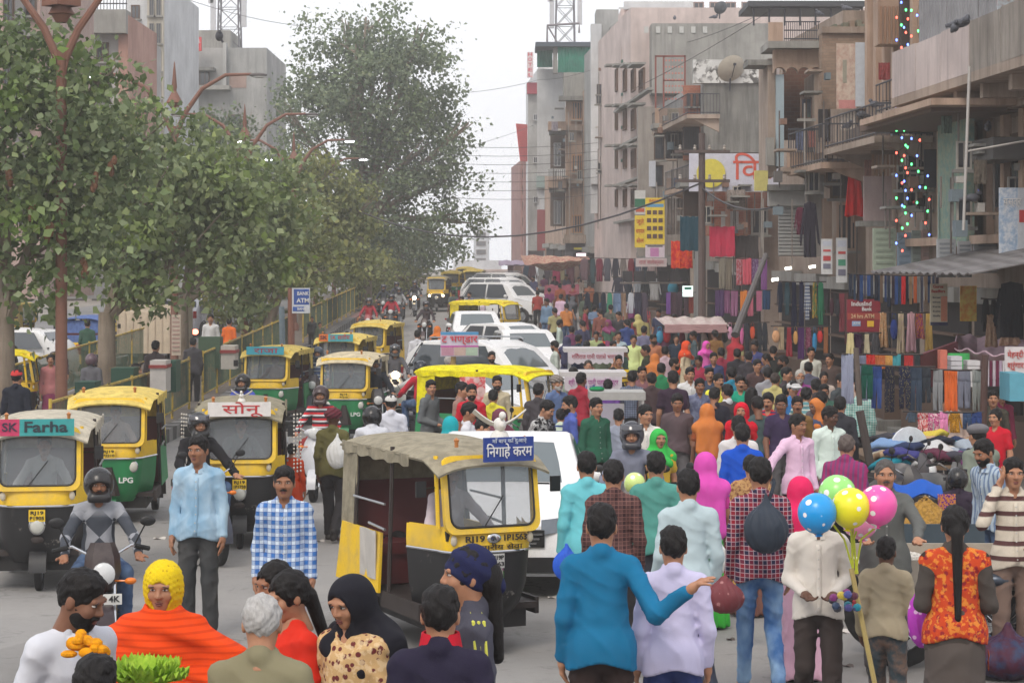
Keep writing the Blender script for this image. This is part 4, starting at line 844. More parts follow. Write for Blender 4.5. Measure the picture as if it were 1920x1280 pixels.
# ================================================================ buildings
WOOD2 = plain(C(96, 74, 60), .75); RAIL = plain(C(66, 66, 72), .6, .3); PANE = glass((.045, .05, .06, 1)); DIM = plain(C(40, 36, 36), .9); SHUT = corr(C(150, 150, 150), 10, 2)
SAND = plaster(C(162, 142, 126), .7); SAND2 = plaster(C(184, 154, 132), .6); PINK = plaster(C(202, 186, 182), .6); CONC = plaster(C(152, 150, 144), .6); CONC2 = plaster(C(126, 125, 120), .8); WHT = plaster(C(214, 216, 218), .25); CREAM = plaster(C(204, 196, 180), .45); GRYB = plaster(C(168, 168, 166), .55); BRICK = brickm(C(170, 104, 78), C(150, 88, 66), C(150, 138, 126), 3.2); BRK2 = brickm(C(112, 78, 62), C(96, 64, 52), C(110, 98, 88), 2.6)
FA, FB_ = 9.1 + .059 * 38, .059
class Bld:
 def __init__(s, name, label, off=0.0, cat='building', group=None):
  s.a = FA + off; s.o = empty(name, (0, 0, 0), 0, label, cat, group or 'buildings along the street')
 def dp(s, px, w=0): return (s.a - w) / ((px - CX) / F + FB_)
 def pt(s, d, w, z): return (s.a - FB_ * d - w, d, z)
 def add(s, mb, name, m, parent=None, smooth=False): return mb.build(name, m, parent or s.o, smooth)
 def blk(s, name, d0, d1, w0, w1, z0, z1, m, parent=None):      # block along the facade from depth d0 to d1, w outwards
  mb = MB(); mb.loft([[s.pt(d0, w0, z), s.pt(d0, w1, z), s.pt(d1, w1, z), s.pt(d1, w0, z)] for z in (z0, z1)]); return s.add(mb, name, m, parent)
 def fp(s, name, px0, px1, py0, py1, w0, w1, m, parent=None):    # the same, given by where its outer face shows
  d0, d1 = s.dp(px0, w1), s.dp(px1, w1); dm = (d0 + d1) / 2; return s.blk(name, d0, d1, w0, w1, zat(py1, dm), zat(py0, dm), m, parent)
 def fr(s, name, px0, px1, py0, py1, d, th, m, parent=None):     # block that faces the camera at depth d
  mb = MB(); mb.b2(xat(px0, d), xat(px1, d), d, d + th, zat(py1, d), zat(py0, d)); return s.add(mb, name, m, parent)
 def win(s, px0, px1, py0, py1, d, fm=None, bars=0, mull=1, sill=True):  # camera-facing window: frame, pane, sill
  x0, x1, z0, z1 = xat(px0, d), xat(px1, d), zat(py1, d), zat(py0, d); t = min(.06, (x1 - x0) * .12); q = MB()
  for a, b, c, e in ((x0, x1, z1 - t, z1), (x0, x1, z0, z0 + t), (x0, x0 + t, z0 + t, z1 - t), (x1 - t, x1, z0 + t, z1 - t)): q.b2(a, b, d - .05, d + .02, c, e)
  for k in range(1, mull + 1): xm = x0 + (x1 - x0) * k / (mull + 1); q.b2(xm - t * .35, xm + t * .35, d - .045, d + .02, z0 + t, z1 - t)
  f = s.add(q, 'window', fm or WOOD2); q = MB(); q.b2(x0 + t * .9, x1 - t * .9, d - .015, d - .003, z0 + t * .9, z1 - t * .9); s.add(q, 'pane', PANE, f)
  if sill: q = MB(); q.b2(x0 - .08, x1 + .08, d - .16, d - .0, z0 - .07, z0 - .005); s.add(q, 'sill', CONC, f)
  if bars:
   q = MB()
   for k in range(bars): xm = x0 + (x1 - x0) * (k + .5) / bars; q.tube([(xm, d - .07, z0), (xm, d - .07, z1)], .009, 4)
   g = s.add(q, 'grille', RAIL, f); g["kind"] = "stuff"
  return f
 def fwin(s, px0, px1, py0, py1, w=0.0, fm=None, chajja=True):      # window lying in the street facade
  d0, d1 = s.dp(px0, w), s.dp(px1, w); dm = (d0 + d1) / 2; z0, z1 = zat(py1, dm), zat(py0, dm); t = .07; q = MB()
  for a, b, c, e in ((d0, d1, z1 - t, z1), (d0, d1, z0, z0 + t), (d0, d0 + .12, z0 + t, z1 - t), (d1 - .12, d1, z0 + t, z1 - t), ((d0 + d1) / 2 - .06, (d0 + d1) / 2 + .06, z0 + t, z1 - t)): q.loft([[s.pt(a, w, z), s.pt(a, w + .09, z), s.pt(b, w + .09, z), s.pt(b, w, z)] for z in (c, e)])
  f = s.add(q, 'window', fm or WOOD2); q = MB(); q.loft([[s.pt(d0 + .1, w - .0, z), s.pt(d0 + .1, w + .03, z), s.pt(d1 - .1, w + .03, z), s.pt(d1 - .1, w, z)] for z in (z0 + t * .9, z1 - t * .9)]); s.add(q, 'pane', PANE, f)
  if chajja: s.blk('window_hood', d0 - .15, d1 + .15, w, w + .55, z1 + .12, z1 + .2, CONC, f)
  return f
 def balcony(s, px0, px1, py0, py1, w, wo, m, rail='solid', slab=.14, parent=None):
  """balcony projecting from w to wo; near end at px0, far end at px1 (as seen at its outer edge), floor at row py1"""
  d0, d1 = s.dp(px0, wo), s.dp(px1, wo); dm = (d0 + d1) / 2; z0, z1 = zat(py1, dm), zat(py0, dm); b = s.blk('balcony', d0, d1, w, wo, z0 - slab, z0, m)
  if rail == 'solid':
   for a, c, w0, w1 in ((d0, d1, wo - .1, wo), (d0, d0 + .1, w, wo - .1), (d1 - .1, d1, w, wo - .1)): s.blk('parapet', a, c, w0, w1, z0, z1, m, b)
   s.blk('coping', d0 - .03, d1 + .03, wo - .13, wo + .03, z1, z1 + .05, CONC, b)
  else:
   q = MB(); pts = []
   n = max(3, int((d1 - d0) / .3))
   for k in range(n + 1): d = d0 + (d1 - d0) * k / n; q.tube([s.pt(d, wo - .03, z0), s.pt(d, wo - .03, z1)], .012, 4)
   k2 = max(3, int((wo - w) / .11))
   for k in range(k2 + 1): ww = w + (wo - w - .03) * k / k2; q.tube([s.pt(d0 + .03, ww, z0), s.pt(d0 + .03, ww, z1)], .012, 4)
   g = s.add(q, 'railing_bars', RAIL, b); g["kind"] = "stuff"
   q = MB()
   for z in (z0 + .06, z1): q.tube([s.pt(d0 + .03, w, z), s.pt(d0 + .03, wo - .03, z), s.pt(d1, wo - .03, z)], .02, 5)
   s.add(q, 'handrail', RAIL, b)
  for dd in (d0 + .15, d1 - .3):
   q = MB(); q.loft([[s.pt(dd + t, w, z0 - slab - .45), s.pt(dd + t, w, z0 - slab), s.pt(dd + t, wo * .85 + w * .15, z0 - slab), s.pt(dd + t, w + .08, z0 - slab - .4)] for t in (0, .14)]); s.add(q, 'bracket', m, b)
  return b
def sign(name, px0, px1, py0, py1, d, bgc, label, lines=(), th=.06, rz=0, mat=None, cat='sign', group='shop signs and banners', border=None, pics=()):
 """camera-facing board standing clear of the wall, with its lettering"""
 x0, x1, z0, z1 = xat(px0, d), xat(px1, d), zat(py1, d), zat(py0, d); wd, ht = x1 - x0, z1 - z0
 q = MB(); q.b2(-wd / 2, wd / 2, -th / 2, th / 2, -ht / 2, ht / 2); o = q.build(name, mat or plain(bgc, .6)); o.location = ((x0 + x1) / 2, d, (z0 + z1) / 2); o.rotation_euler = (0, 0, rz); tag(o, label, cat, group)
 if border:
  q = MB(); b = border[1]
  for a, c, e, f in ((-wd / 2 - b, wd / 2 + b, ht / 2, ht / 2 + b), (-wd / 2 - b, wd / 2 + b, -ht / 2 - b, -ht / 2), (-wd / 2 - b, -wd / 2, -ht / 2, ht / 2), (wd / 2, wd / 2 + b, -ht / 2, ht / 2)): q.b2(a, c, -th / 2 - .01, th / 2 + .01, e, f)
  q.build('frame', plain(border[0], .6), o)
 for k, (a, b, c, e, col) in enumerate(pics):
  q = MB(); q.b2(-wd / 2 + wd * a, -wd / 2 + wd * b, -th / 2 - .006 - .002 * k, -th / 2 - .001, ht / 2 - ht * e, ht / 2 - ht * c); q.build('panel', plain(col, .6) if isinstance(col, tuple) else col, o)
 for (t, u, v, hh, col, fitw) in lines: text(t, o, (-wd / 2 + wd * u, -th / 2 - .012 - .002 * len(pics), ht / 2 - ht * v), ht * hh, plain(col, .6), fit=wd * fitw, bold=.004)
 return o
# --- near building, right edge
A = Bld('near_market_building', 'sandstone shop building at the right edge with long pink balcony', .0)
A.blk('wall', 30, 45, -10, 0, gz(38) - .3, 13, SAND)
A.blk('upper_wall', 33, 44.5, -1.5, .02, 6.0, 8.6, plaster(C(150, 132, 118), .7))
for k in range(9): A.blk('pilaster', 34.2 + k * 1.12, 34.45 + k * 1.12, 0, .14, 3.9, 6.1, SAND2)
for k in range(8): A.blk('window', 34.5 + k * 1.12, 35.25 + k * 1.12, 0, .05, 4.3, 5.7, WOOD2);
for k in range(8): A.blk('pane', 34.6 + k * 1.12, 34.85 + k * 1.12, .05, .065, 4.4, 5.6, PANE); A.blk('pane', 34.9 + k * 1.12, 35.15 + k * 1.12, .05, .065, 4.4, 5.6, PANE)
A.blk('ledge', 33, 44.8, 0, .5, 3.72, 3.88, SAND2); A.blk('lintel', 33, 44.8, 0, .3, 6.1, 6.4, SAND)
bs = A.blk('balcony', 31, 42.2, 0, 1.35, 6.45, 6.62, SAND)
for k in range(6): A.blk('balcony_panel', 31 + k * 1.86, 32.82 + k * 1.86, 1.25, 1.35 + .004 * (k % 2), 6.62, 7.5 + .02 * (k % 2), PINK if k > 2 else plaster(C(150, 140, 130), .8))
A.blk('balcony_end', 42.1, 42.2, .02, 1.24, 6.62, 7.45, PINK)
for k in range(7): A.blk('bracket', 31.5 + k * 1.7, 31.7 + k * 1.7, 0, 1.1, 6.2, 6.45, SAND)
for k in range(5): A.blk('sheet_panel', 31.2 + k * 2.1, 33.25 + k * 2.1, .9, .94, 7.46 + .01 * k, 10.5, corr(C(146, 144, 146), 5))
A.fp('shutter_panel', 1812, 1758, 185, 462, .4, .55, cloth(C(146, 158, 140), 'mottle', C(120, 150, 142), wr=.1))
ac = A.fp('air_conditioner', 1862, 1812, 262, 303, .15, .75, plain(C(84, 82, 80), .6, .3))
sign('wall_banner', 1872, 1922, 352, 482, 36.0, C(130, 160, 190), 'faded blue cloth banner with red patches at the right edge under the balcony', [('वस्त्र', .5, .2, .14, WHITE, .7)], .02, .15, cloth(C(150, 172, 198), 'mottle', C(206, 212, 220), wr=.6), pics=[(.72, 1, 0, 1, C(190, 196, 204)), (.78, 1, .32, .5, C(186, 58, 60))])
for (a, b, c, e, col, lab, ls) in ((1756, 1792, 448, 520, C(176, 180, 184), 'grey printed notice board left of two under the pink balcony', 7), (1795, 1822, 452, 520, C(188, 190, 194), 'narrow grey printed notice board beside the shop awning', 7), (1824, 1898, 450, 512, C(178, 178, 180), 'wide grey corrugated notice board above the shop awning', 4)):
 sign('notice_board', a, b, c, e, 39.6, col, lab, [], .05, .1, pics=[(.12, .88, .1 + .8 * k / ls, .1 + .8 * k / ls + .4 / ls, C(140, 146, 152)) for k in range(ls)])
sign('upper_billboard', 1868, 1925, -30, 55, 35.2, C(150, 160, 168), 'pale blue billboard at the top right corner above the balcony', [], .05, .2, cloth(C(176, 186, 194), 'mottle', C(150, 120, 110), wr=.3))
sign('olive_blind', 1836, 1866, 18, 80, 37.6, C(120, 116, 92), 'olive green reed blind above the pink balcony end', [], .04, .2, corr(C(124, 120, 96), 20, 2))
q = MB(); q.sheet(lambda u, v: (9.2 - .059 * 0 + 0 * u - v * 2.1, 31 + u * 8.6, 3.62 - v * .42 + .02 * math.sin(u * 90)), 60, 4, .02); aw = q.build('shop_awning', corr(C(120, 116, 116), 3), None); tag(aw, 'corrugated metal awning over the shop at the right edge', 'awning', 'awnings over the shops')
aw.location = (-.45, 0, 0)
q = MB(); q.tube([(7.55, 35.2, 6.6), (7.45, 35.2, 3.9)], .025, 6); q.tube([(7.5, 35.2, 5.2), (8.6, 35.4, 5.4)], .02, 5); A.add(q, 'ladder_pipe', plain(C(180, 176, 172), .5))
# --- second building with string lights
B = Bld('jharokha_building', 'ornate sandstone building with coloured string lights hanging down its front', -.1)
B.blk('wall', 44.6, 50, -9, 0, gz(47) - .3, 12, SAND)
for k in range(6): B.blk('pilaster', 44.9 + k * .85, 45.15 + k * .85, 0, .16, 7.0, 11.5, SAND2)
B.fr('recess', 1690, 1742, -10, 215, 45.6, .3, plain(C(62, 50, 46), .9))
B.fr('column', 1646, 1690, -12, 84, 46.2, .5, SAND2)
for k in range(5): B.fr('flute', 1650 + k * 8, 1654 + k * 8, 12, 82, 46.15, .05, plain(C(150, 116, 92), .8))
B.balcony(1700, 1640, 150, 205, .0, 1.0, SAND, 'bars')
B.balcony(1746, 1694, 85, 150, .0, 1.2, SAND, 'bars')
B.fp('eave_roof', 1746, 1612, 206, 218, 0, 1.7, SAND2); B.fp('eave_fascia', 1746, 1612, 219, 230, 0, 1.55, WOOD2)
wf = B.win(1697, 1742, 282, 354, 44.2, plain(C(206, 208, 206), .5), 0, 1)
B.fr('shutter_leaf', 1733, 1756, 280, 352, 43.6, .05, plain(C(44, 46, 50), .4))
B.win(1699, 1740, 362, 392, 44.3, plain(C(200, 202, 204), .5), 6, 0)
B.fr('hood', 1612, 1745, 236, 262, 46.5, 1.4, plain(C(96, 84, 76), .9)); B.fr('fringe', 1634, 1690, 268, 290, 46.8, .1, plain(C(128, 108, 92), .9))
for k in range(8): B.fr('spike', 1635 + k * 7, 1639 + k * 7, 290, 330, 46.7, .05, plain(C(140, 110, 90), .9))
B.fr('wall_panel', 1620, 1672, 330, 415, 46.9, .1, plaster(C(170, 148, 146), .4)); B.fr('ledge', 1612, 1680, 414, 424, 46.4, .6, CONC2)
B.fr('wall_panel', 1680, 1744, 330, 430, 46.9, .1, SAND)
# --- arched balcony building
D = Bld('arched_balcony_building', 'narrow sandstone building with a tall scalloped arch and brick alcove', -.1)
D.blk('wall', 52.5, 61, -8, 0, gz(55) - .3, 9.6, SAND)
q = MB()
def cusp(px0, px1, py0, py1, d, n=3):
 pts = [(xat(px0, d), zat(py0, d)), (xat(px0, d), zat(py1, d))]; w_ = (xat(px1, d) - xat(px0, d)) / n; r = w_ / 2
 for k in range(n):
  for a in range(0, 181, 30): pts.append((xat(px0, d) + w_ * k + r - r * math.cos(R(a)), zat(py1, d) + r * .9 * math.sin(R(a))))
 pts += [(xat(px1, d), zat(py1, d)), (xat(px1, d), zat(py0, d))]; return pts
q.prism(cusp(1450, 1541, 85, 137, 53.2, 4), lambda a, b, t: (a, t, b), 53.1, 53.4); D.add(q, 'scalloped_arch', SAND2)
D.fr('alcove_back', 1470, 1532, 118, 262, 55.2, .3, BRK2); D.fr('alcove_side', 1527, 1541, 136, 300, 53.3, 2.0, SAND); D.fr('alcove_jamb', 1456, 1470, 140, 312, 53.3, 1.9, plaster(C(170, 190, 200), .3)); D.fr('alcove_wall', 1440, 1456, 110, 330, 53.5, 2.0, SAND)
D.balcony(1540, 1476, 243, 312, 0, 1.3, SAND2, 'bars'); D.fr('balcony_front', 1476, 1538, 286, 315, 52.6, .12, SAND2); D.fr('balcony_slab', 1470, 1541, 314, 322, 52.4, 1.2, SAND)
g = D.fr('railing_top', 1478, 1536, 240, 244, 52.5, .05, RAIL)
for k in range(15): D.fr('baluster', 1479 + k * 4, 1480.2 + k * 4, 244, 286, 52.52, .03, RAIL)
D.fr('roof_terrace', 1440, 1541, 77, 90, 52.7, 1.6, CONC)
for k in range(3): D.fr('terrace_rail', 1470, 1538, 40 + k * 16, 42 + k * 16, 52.8, .04, RAIL)
for k in range(17): D.fr('terrace_bar', 1470 + k * 4, 1471 + k * 4, 42, 78, 52.82, .03, RAIL)
D.fr('terrace_panel', 1441, 1468, 42, 80, 53.0, .1, SAND2); D.fr('chajja', 1403, 1452, 112, 122, 53.4, 1.2, CONC2); D.fr('grey_strip', 1438, 1452, 258, 310, 53.1, .3, CONC)
D.fr('rough_parapet', 1541, 1650, 62, 205, 51.8, .5, brickm(C(150, 128, 110), C(134, 112, 96), C(120, 110, 100), 3.5))
for k in range(26): D.fr('stone', 1560 + k * 3.4, 1565 + k * 3.4 + random.random() * 4, 36 + random.random() * 9 + abs(k - 13) * .7, 52, 51.9 + random.random() * .3, .35, plaster(C(150 - random.randint(0, 30), 126, 106), .5))
D.fr('coping', 1541, 1648, 50, 62, 51.7, .7, SAND)
D.balcony(1640, 1545, 210, 268, 0, 1.2, SAND, 'bars'); D.fr('balcony_side', 1558, 1608, 205, 266, 51.4, .12, plaster(C(196, 178, 164), .5)); D.fr('balcony_shutter', 1535, 1552, 205, 258, 51.5, .1, plain(C(70, 66, 66), .8)); D.fr('balcony_lip', 1537, 1612, 266, 286, 51.2, .5, SAND)
D.win(1556, 1606, 300, 372, 51.6, WOOD2, 5, 1)
sh = D.fr('roller_shutter', 1460, 1512, 386, 480, 52.3, .1, SHUT)
for k in range(14): D.fr('slat', 1460, 1512, 386 + k * 6.7, 391 + k * 6.7, 52.25, .05, plain(C(160, 160, 158), .5, .2), sh)
D.fr('shutter_box', 1442, 1515, 358, 386, 52.1, .4, plain(C(160, 158, 154), .6)); D.fr('shop_hood', 1440, 1520, 346, 357, 51.8, 1.0, CONC2)
D.fr('pillar', 1512, 1545, 300, 480, 52.4, .5, plaster(C(176, 170, 164), .4)); D.fr('pillar', 1545, 1560, 372, 480, 51.9, .4, SAND2); D.win(1568, 1606, 380, 470, 51.4, SAND2, 0, 3)
# --- brick building with the large painted sign, grey wall behind it
E = Bld('brick_shop_building', 'low brick shop building carrying a white painted sign with a yellow disc', -.1)
E.blk('wall', 63.5, 75, -9, 0, gz(70) - .3, 5.3, plaster(C(170, 150, 136), .5))
E.fr('brick_wall', 1325, 1440, 360, 442, 62.9, .5, BRICK)
for k in range(4): E.fr('pier', 1326 + k * 34, 1335 + k * 34, 360, 440, 62.85, .1, plaster(C(178, 128, 104), .4))
E.fr('plaster_patch', 1352, 1385, 396, 432, 62.87, .05, plaster(C(178, 172, 166), .4)); E.win(1408, 1440, 392, 440, 62.8, plain(C(150, 146, 140), .6), 0, 1)
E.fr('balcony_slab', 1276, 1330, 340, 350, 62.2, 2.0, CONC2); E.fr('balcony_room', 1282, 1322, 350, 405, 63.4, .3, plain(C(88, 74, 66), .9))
G_ = Bld('grey_plastered_building', 'tall house with a blank grey plastered side wall and pink upper floors', -.1)
G_.blk('wall', 76, 92, -10, 0, gz(84) - .3, zat(160, 78), GRYB)
G_.fr('side_wall', 1319, 1442, 156, 286, 75.4, .4, CONC2); G_.fr('parapet', 1300, 1442, 112, 156, 75.3, .3, worn(C(190, 190, 188), C(90, 88, 86), .5, .9, 3)); G_.fr('brick_side', 1282, 1319, 160, 300, 76.3, .4, BRICK)
for k in range(3): G_.win(1287 + k * 11, 1294 + k * 11, 176, 200, 76.25, None, 0, 0)
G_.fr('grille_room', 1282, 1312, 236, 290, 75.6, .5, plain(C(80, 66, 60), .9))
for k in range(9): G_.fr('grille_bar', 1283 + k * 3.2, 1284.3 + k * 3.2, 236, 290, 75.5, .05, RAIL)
K = Bld('pink_tower_house', 'tall pale pink house with concrete water tank block, highest behind the market', -.5)
K.blk('wall', 92, 108, -13, .3, gz(100) - .3, zat(30, 95), plaster(C(214, 196, 190), .35))
K.fr('concrete_block', 1222, 1452, 44, 175, 90.5, 2.0, CONC); K.fr('pink_block', 1165, 1455, 16, 110, 97, 3.0, plaster(C(222, 202, 196), .3)); K.fr('top_wall', 1170, 1300, 3, 18, 96.8, .3, WHT)
for k in range(5): K.win(1300 + k * 30, 1320 + k * 30, 4, 24, 96.9, plain(C(150, 130, 124), .7), 0, 1, False)
for k in range(6): K.fr('window_slit', 1318 - k * 22, 1326 - k * 22, 50, 62, 90.45, .08, plain(C(190, 190, 186), .8))
K.fr('shed_roof', 1403, 1622, 2, 12, 70, 3.0, plain(C(66, 68, 72), .7)); K.fr('shed_beam', 1408, 1618, 12, 16, 70.2, .1, plain(C(70, 70, 74), .7))
for k in range(8): K.fr('shed_post', 1412 + k * 29, 1415 + k * 29, 12, 48, 70.3, .1, RAIL)
K.fr('roof_rail', 1160, 1290, 14, 17, 96.5, .06, WHT); K.fr('terrace_wall', 1165, 1222, 90, 330, 95.5, .5, plaster(C(206, 178, 164), .4)); K.fr('drain_pipe', 1180, 1184, 100, 330, 95.3, .15, plain(C(120, 70, 60), .7))
K.fr('grey_fin', 1185, 1222, 96, 330, 94.5, .6, CONC)
for k in range(4): K.win(1171, 1180, 120 + k * 62, 158 + k * 62, 95.4, None, 0, 0); K.fr('green_hood', 1165, 1184, 112 + k * 62, 117 + k * 62, 94.9, .5, plain(C(70, 110, 96), .7))
for r_ in range(4):
 for k in range(4):
  K.fwin(1210 - k * 17, 1201 - k * 15, 130 + r_ * 75, 172 + r_ * 72, .3, None, True)
 K.fp('string_course', 1215, 1150, 188 + r_ * 74, 192 + r_ * 74, .3, .55, CONC)
# --- caged balcony house
H = Bld('caged_balcony_house', 'sandstone house with stacked orange balconies and barred window cages', -.2)
H.blk('wall', 78, 95, -8, 0, gz(86) - .3, zat(205, 82), plaster(C(176, 160, 146), .5))
fm = plain(C(130, 70, 60), .7)
for a, b, c, e in ((1228, 1286, 104, 107), (1228, 1231, 104, 205), (1283, 1286, 104, 205), (1243, 1246, 104, 205), (1243, 1283, 150, 152)): H.fr('metal_frame', a, b, c, e, 79.2, .1, fm)
for r_ in range(7):
 for k in range(6): H.fr('lattice_knob', 1248 + k * 6, 1250.5 + k * 6, 112 + r_ * 12, 115 + r_ * 12, 79.15, .08, plain(C(196, 120, 110), .8))
H.balcony(1288, 1222, 196, 232, 0, 1.1, SAND, 'bars'); H.fr('balcony_front', 1228, 1281, 203, 232, 78.8, .12, SAND2); H.fr('balcony_slab', 1224, 1284, 231, 240, 78.5, 1.3, CONC)
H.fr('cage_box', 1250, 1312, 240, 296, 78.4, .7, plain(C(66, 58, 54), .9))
for k in range(11): H.fr('cage_bar', 1251 + k * 5.6, 1252.6 + k * 5.6, 238, 297, 78.25, .08, RAIL)
for k in range(6): H.fr('cage_hoop', 1250, 1312, 240 + k * 11, 241.6 + k * 11, 78.27, .06, RAIL)
H.fr('cage_roof', 1238, 1316, 232, 239, 77.9, 1.2, SAND2)
H.balcony(1296, 1246, 316, 352, 0, 1.4, SAND2, 'bars'); H.fr('balcony_front', 1250, 1290, 334, 356, 78.2, .12, SAND2); H.fr('balcony_lip', 1246, 1292, 355, 362, 78.0, .7, SAND)
H.win(1226, 1246, 250, 300, 79.0, None, 4, 0); H.win(1226, 1244, 310, 350, 79.1, None, 3, 0); H.fr('wall_strip', 1196, 1228, 200, 480, 82, .5, plaster(C(160, 152, 144), .5))
for k in range(3): H.fr('corrugated_door', 1250 + k * 18, 1266 + k * 18, 372, 440, 78.6, .1, corr(C(140, 128, 122), 8))
# --- white slab building and far ones
L = Bld('white_slab_building', 'narrow white building with a blank sail-like edge and red hanging sign', -.2)
L.blk('wall', 104, 120, -8, 0, gz(110) - .3, zat(60, 108), GRYB); L.fr('white_fin', 1108, 1128, 45, 345, 106, .6, WHT); L.fr('grey_side', 1128, 1142, 45, 375, 106.1, 1.0, GRYB); L.fr('white_foot', 1108, 1146, 345, 400, 106.3, .6, WHT)
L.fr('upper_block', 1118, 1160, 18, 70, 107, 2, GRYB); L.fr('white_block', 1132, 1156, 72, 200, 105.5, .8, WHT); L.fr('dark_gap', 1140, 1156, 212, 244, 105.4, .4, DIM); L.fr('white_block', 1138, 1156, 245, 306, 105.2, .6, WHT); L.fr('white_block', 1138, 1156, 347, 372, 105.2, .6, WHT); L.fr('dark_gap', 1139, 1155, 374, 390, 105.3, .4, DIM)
L.fr('blue_cloth', 1148, 1156, 148, 200, 105, .05, cloth(C(60, 160, 214), 'dots', WHITE))
N = Bld('green_roofed_building', 'five storey orange building with a green sheet roof shelter and side balconies', -.2)
N.blk('wall', 120, 150, -10, 0, gz(130) - .3, zat(180, 124), SAND2)
N.fr('orange_wall', 1061, 1110, 178, 478, 121.5, .4, SAND2)
for k, yy in enumerate((183, 282, 395)):
 N.win(1072, 1092, yy + 8, yy + 42, 121.4, plain(C(176, 130, 92), .8), 0, 3); N.win(1098, 1109, yy + 6, yy + 48, 121.4, None, 0, 0); N.fr('string_course', 1056, 1111, yy + 52, yy + 62, 121.0, .5, SAND)
N.fr('water_tank', 1057, 1110, 136, 182, 121, 2, CONC); N.fr('chajja', 1048, 1100, 180, 188, 120.6, 1.0, CONC2)
N.fr('green_sheet', 1046, 1108, 86, 136, 122, .12, corr(C(44, 128, 106), 6)); N.fr('green_sheet', 1007, 1036, 90, 126, 124, .12, corr(C(44, 122, 104), 6)); N.fr('roof_sheet', 1004, 1110, 79, 87, 121.6, 4, plain(C(70, 80, 90), .7)); N.fr('shelter_post', 1037, 1045, 88, 138, 122, .3, CONC); N.fr('white_wall', 1007, 1060, 130, 330, 126, .4, WHT)
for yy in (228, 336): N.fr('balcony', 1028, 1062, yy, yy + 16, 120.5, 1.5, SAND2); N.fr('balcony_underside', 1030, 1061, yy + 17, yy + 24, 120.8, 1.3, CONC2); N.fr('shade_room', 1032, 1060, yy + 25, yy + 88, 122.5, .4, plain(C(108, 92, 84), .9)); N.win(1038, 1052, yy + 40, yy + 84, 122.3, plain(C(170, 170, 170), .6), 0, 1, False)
for k in range(9): N.fr('railing_bar', 1029 + k * 3.6, 1030 + k * 3.6, 318, 336, 120.4, .05, RAIL)
N.fr('shop_front', 1060, 1152, 452, 520, 119.5, .5, plain(C(110, 108, 114), .8)); N.fr('shop_fascia', 1058, 1154, 440, 456, 119, .8, SAND); N.fr('dark_doorway', 1075, 1130, 474, 520, 119.3, .3, plain(C(52, 44, 50), .9)); N.fr('lit_window', 1127, 1133, 483, 503, 119.2, .1, glow((1, .97, .86, 1), 2.0)); N.fr('lit_lettering', 1081, 1098, 475, 480, 119.2, .05, glow((1, .75, .85, 1), 2.2)); N.fr('yellow_strip', 1076, 1126, 464, 468, 119.2, .05, plain(C(190, 180, 60), .6))
P_ = Bld('white_hotel_building', 'tall white and grey hotel building with small white windows at the street end', -.2)
P_.blk('wall', 150, 170, -9, 0, gz(160) - .3, zat(118, 152), WHT); P_.fr('grey_face', 990, 1009, 175, 470, 150.5, .5, GRYB); P_.fr('white_face', 1009, 1032, 125, 340, 150.6, .5, WHT); P_.fr('maroon_block', 988, 1008, 155, 176, 150, .6, plain(C(150, 50, 66), .7)); P_.fr('white_face', 1007, 1022, 350, 400, 150.4, .5, WHT); P_.fr('red_banner_face', 1007, 1040, 393, 470, 149.6, .3, plain(C(140, 62, 66), .7)); P_.fr('lower_face', 990, 1060, 400, 500, 150.9, .5, plain(C(120, 110, 112), .9)); P_.fr('blind_box', 1006, 1030, 325, 352, 149.9, .8, plain(C(140, 160, 158), .6))
for yy in (214, 294, 368): P_.win(1000, 1009, yy, yy + 12, 150.3, WHT, 0, 1, False)
Q_ = Bld('distant_brown_building', 'far brown building beyond the hotel at the end of the street', -.2)
Q_.blk('wall', 172, 190, -8, 0, gz(180) - .3, zat(300, 176), plaster(C(150, 100, 92), .4)); Q_.fr('side_wall', 976, 990, 300, 480, 174, .4, plaster(C(164, 116, 108), .4))
for k in range(5): Q_.win(979, 986, 318 + k * 30, 334 + k * 30, 173.9, None, 0, 0, False)
sign('hotel_sign', 988, 1000, 98, 146, 149.5, C(214, 200, 202), 'tall narrow sign spelling HOTEL down the end building', [(c, .5, .1 + .2 * i, .19, C(196, 40, 70), .62) for i, c in enumerate('HOTEL')], .15)
q = MB(); q.sheet(lambda u, v: (xat(967 + 21 * u + 8 * v * (1 - u), 158), 158 + u, zat(232 + 70 * v, 158)), 4, 6, .05); tag(q.build('red_banner', cloth(C(206, 92, 92), wr=.6)), 'slanting red cloth banner hung from the far hotel', 'banner', 'shop signs and banners')
# signs on the market side
sign('painted_sign', 1292, 1482, 288, 359, 62.0, C(206, 206, 220), 'large white painted sign with red lettering and a yellow disc on the brick building', [('िव', .56, .45, .78, C(214, 92, 70), .26), ('र', .76, .45, .7, C(214, 120, 100), .12)], .1)
q = MB(); q.lathe([(.001, -.02), (.42, -.02), (.42, .02)], W(1333, 325, 61.9), 24, 'Y'); tag(q.build('sign_disc', plain(C(220, 206, 80), .6)), 'yellow round disc with grey lettering on the big white sign', 'sign disc')
sign('bracket_sign', 1414, 1440, 320, 358, 52.0, C(206, 196, 120), 'small yellowish tilted sign projecting beside the arched building', [], .06, .25)
sign('shoe_sign', 1210, 1246, 371, 458, 77.5, C(232, 202, 56), 'tall yellow vertical shop sign with rows of brown shoes', [('INDIAN', .5, .06, .07, C(200, 90, 40), .6)], .08, pics=[(.05, .95, .13, .2, C(90, 150, 190))] + [(.08 + .3 * c, .30 + .3 * c, .27 + .17 * r_, .36 + .17 * r_, C(90, 60, 50)) for r_ in range(4) for c in range(3)])
sign('sandal_sign', 1210, 1246, 460, 483, 77.4, C(214, 200, 210), 'white sign with a pink foot drawing below the yellow shoe sign', [], .08, pics=[(.25, .7, .2, .9, C(196, 130, 180)), (.1, .9, .02, .12, C(60, 60, 70))])
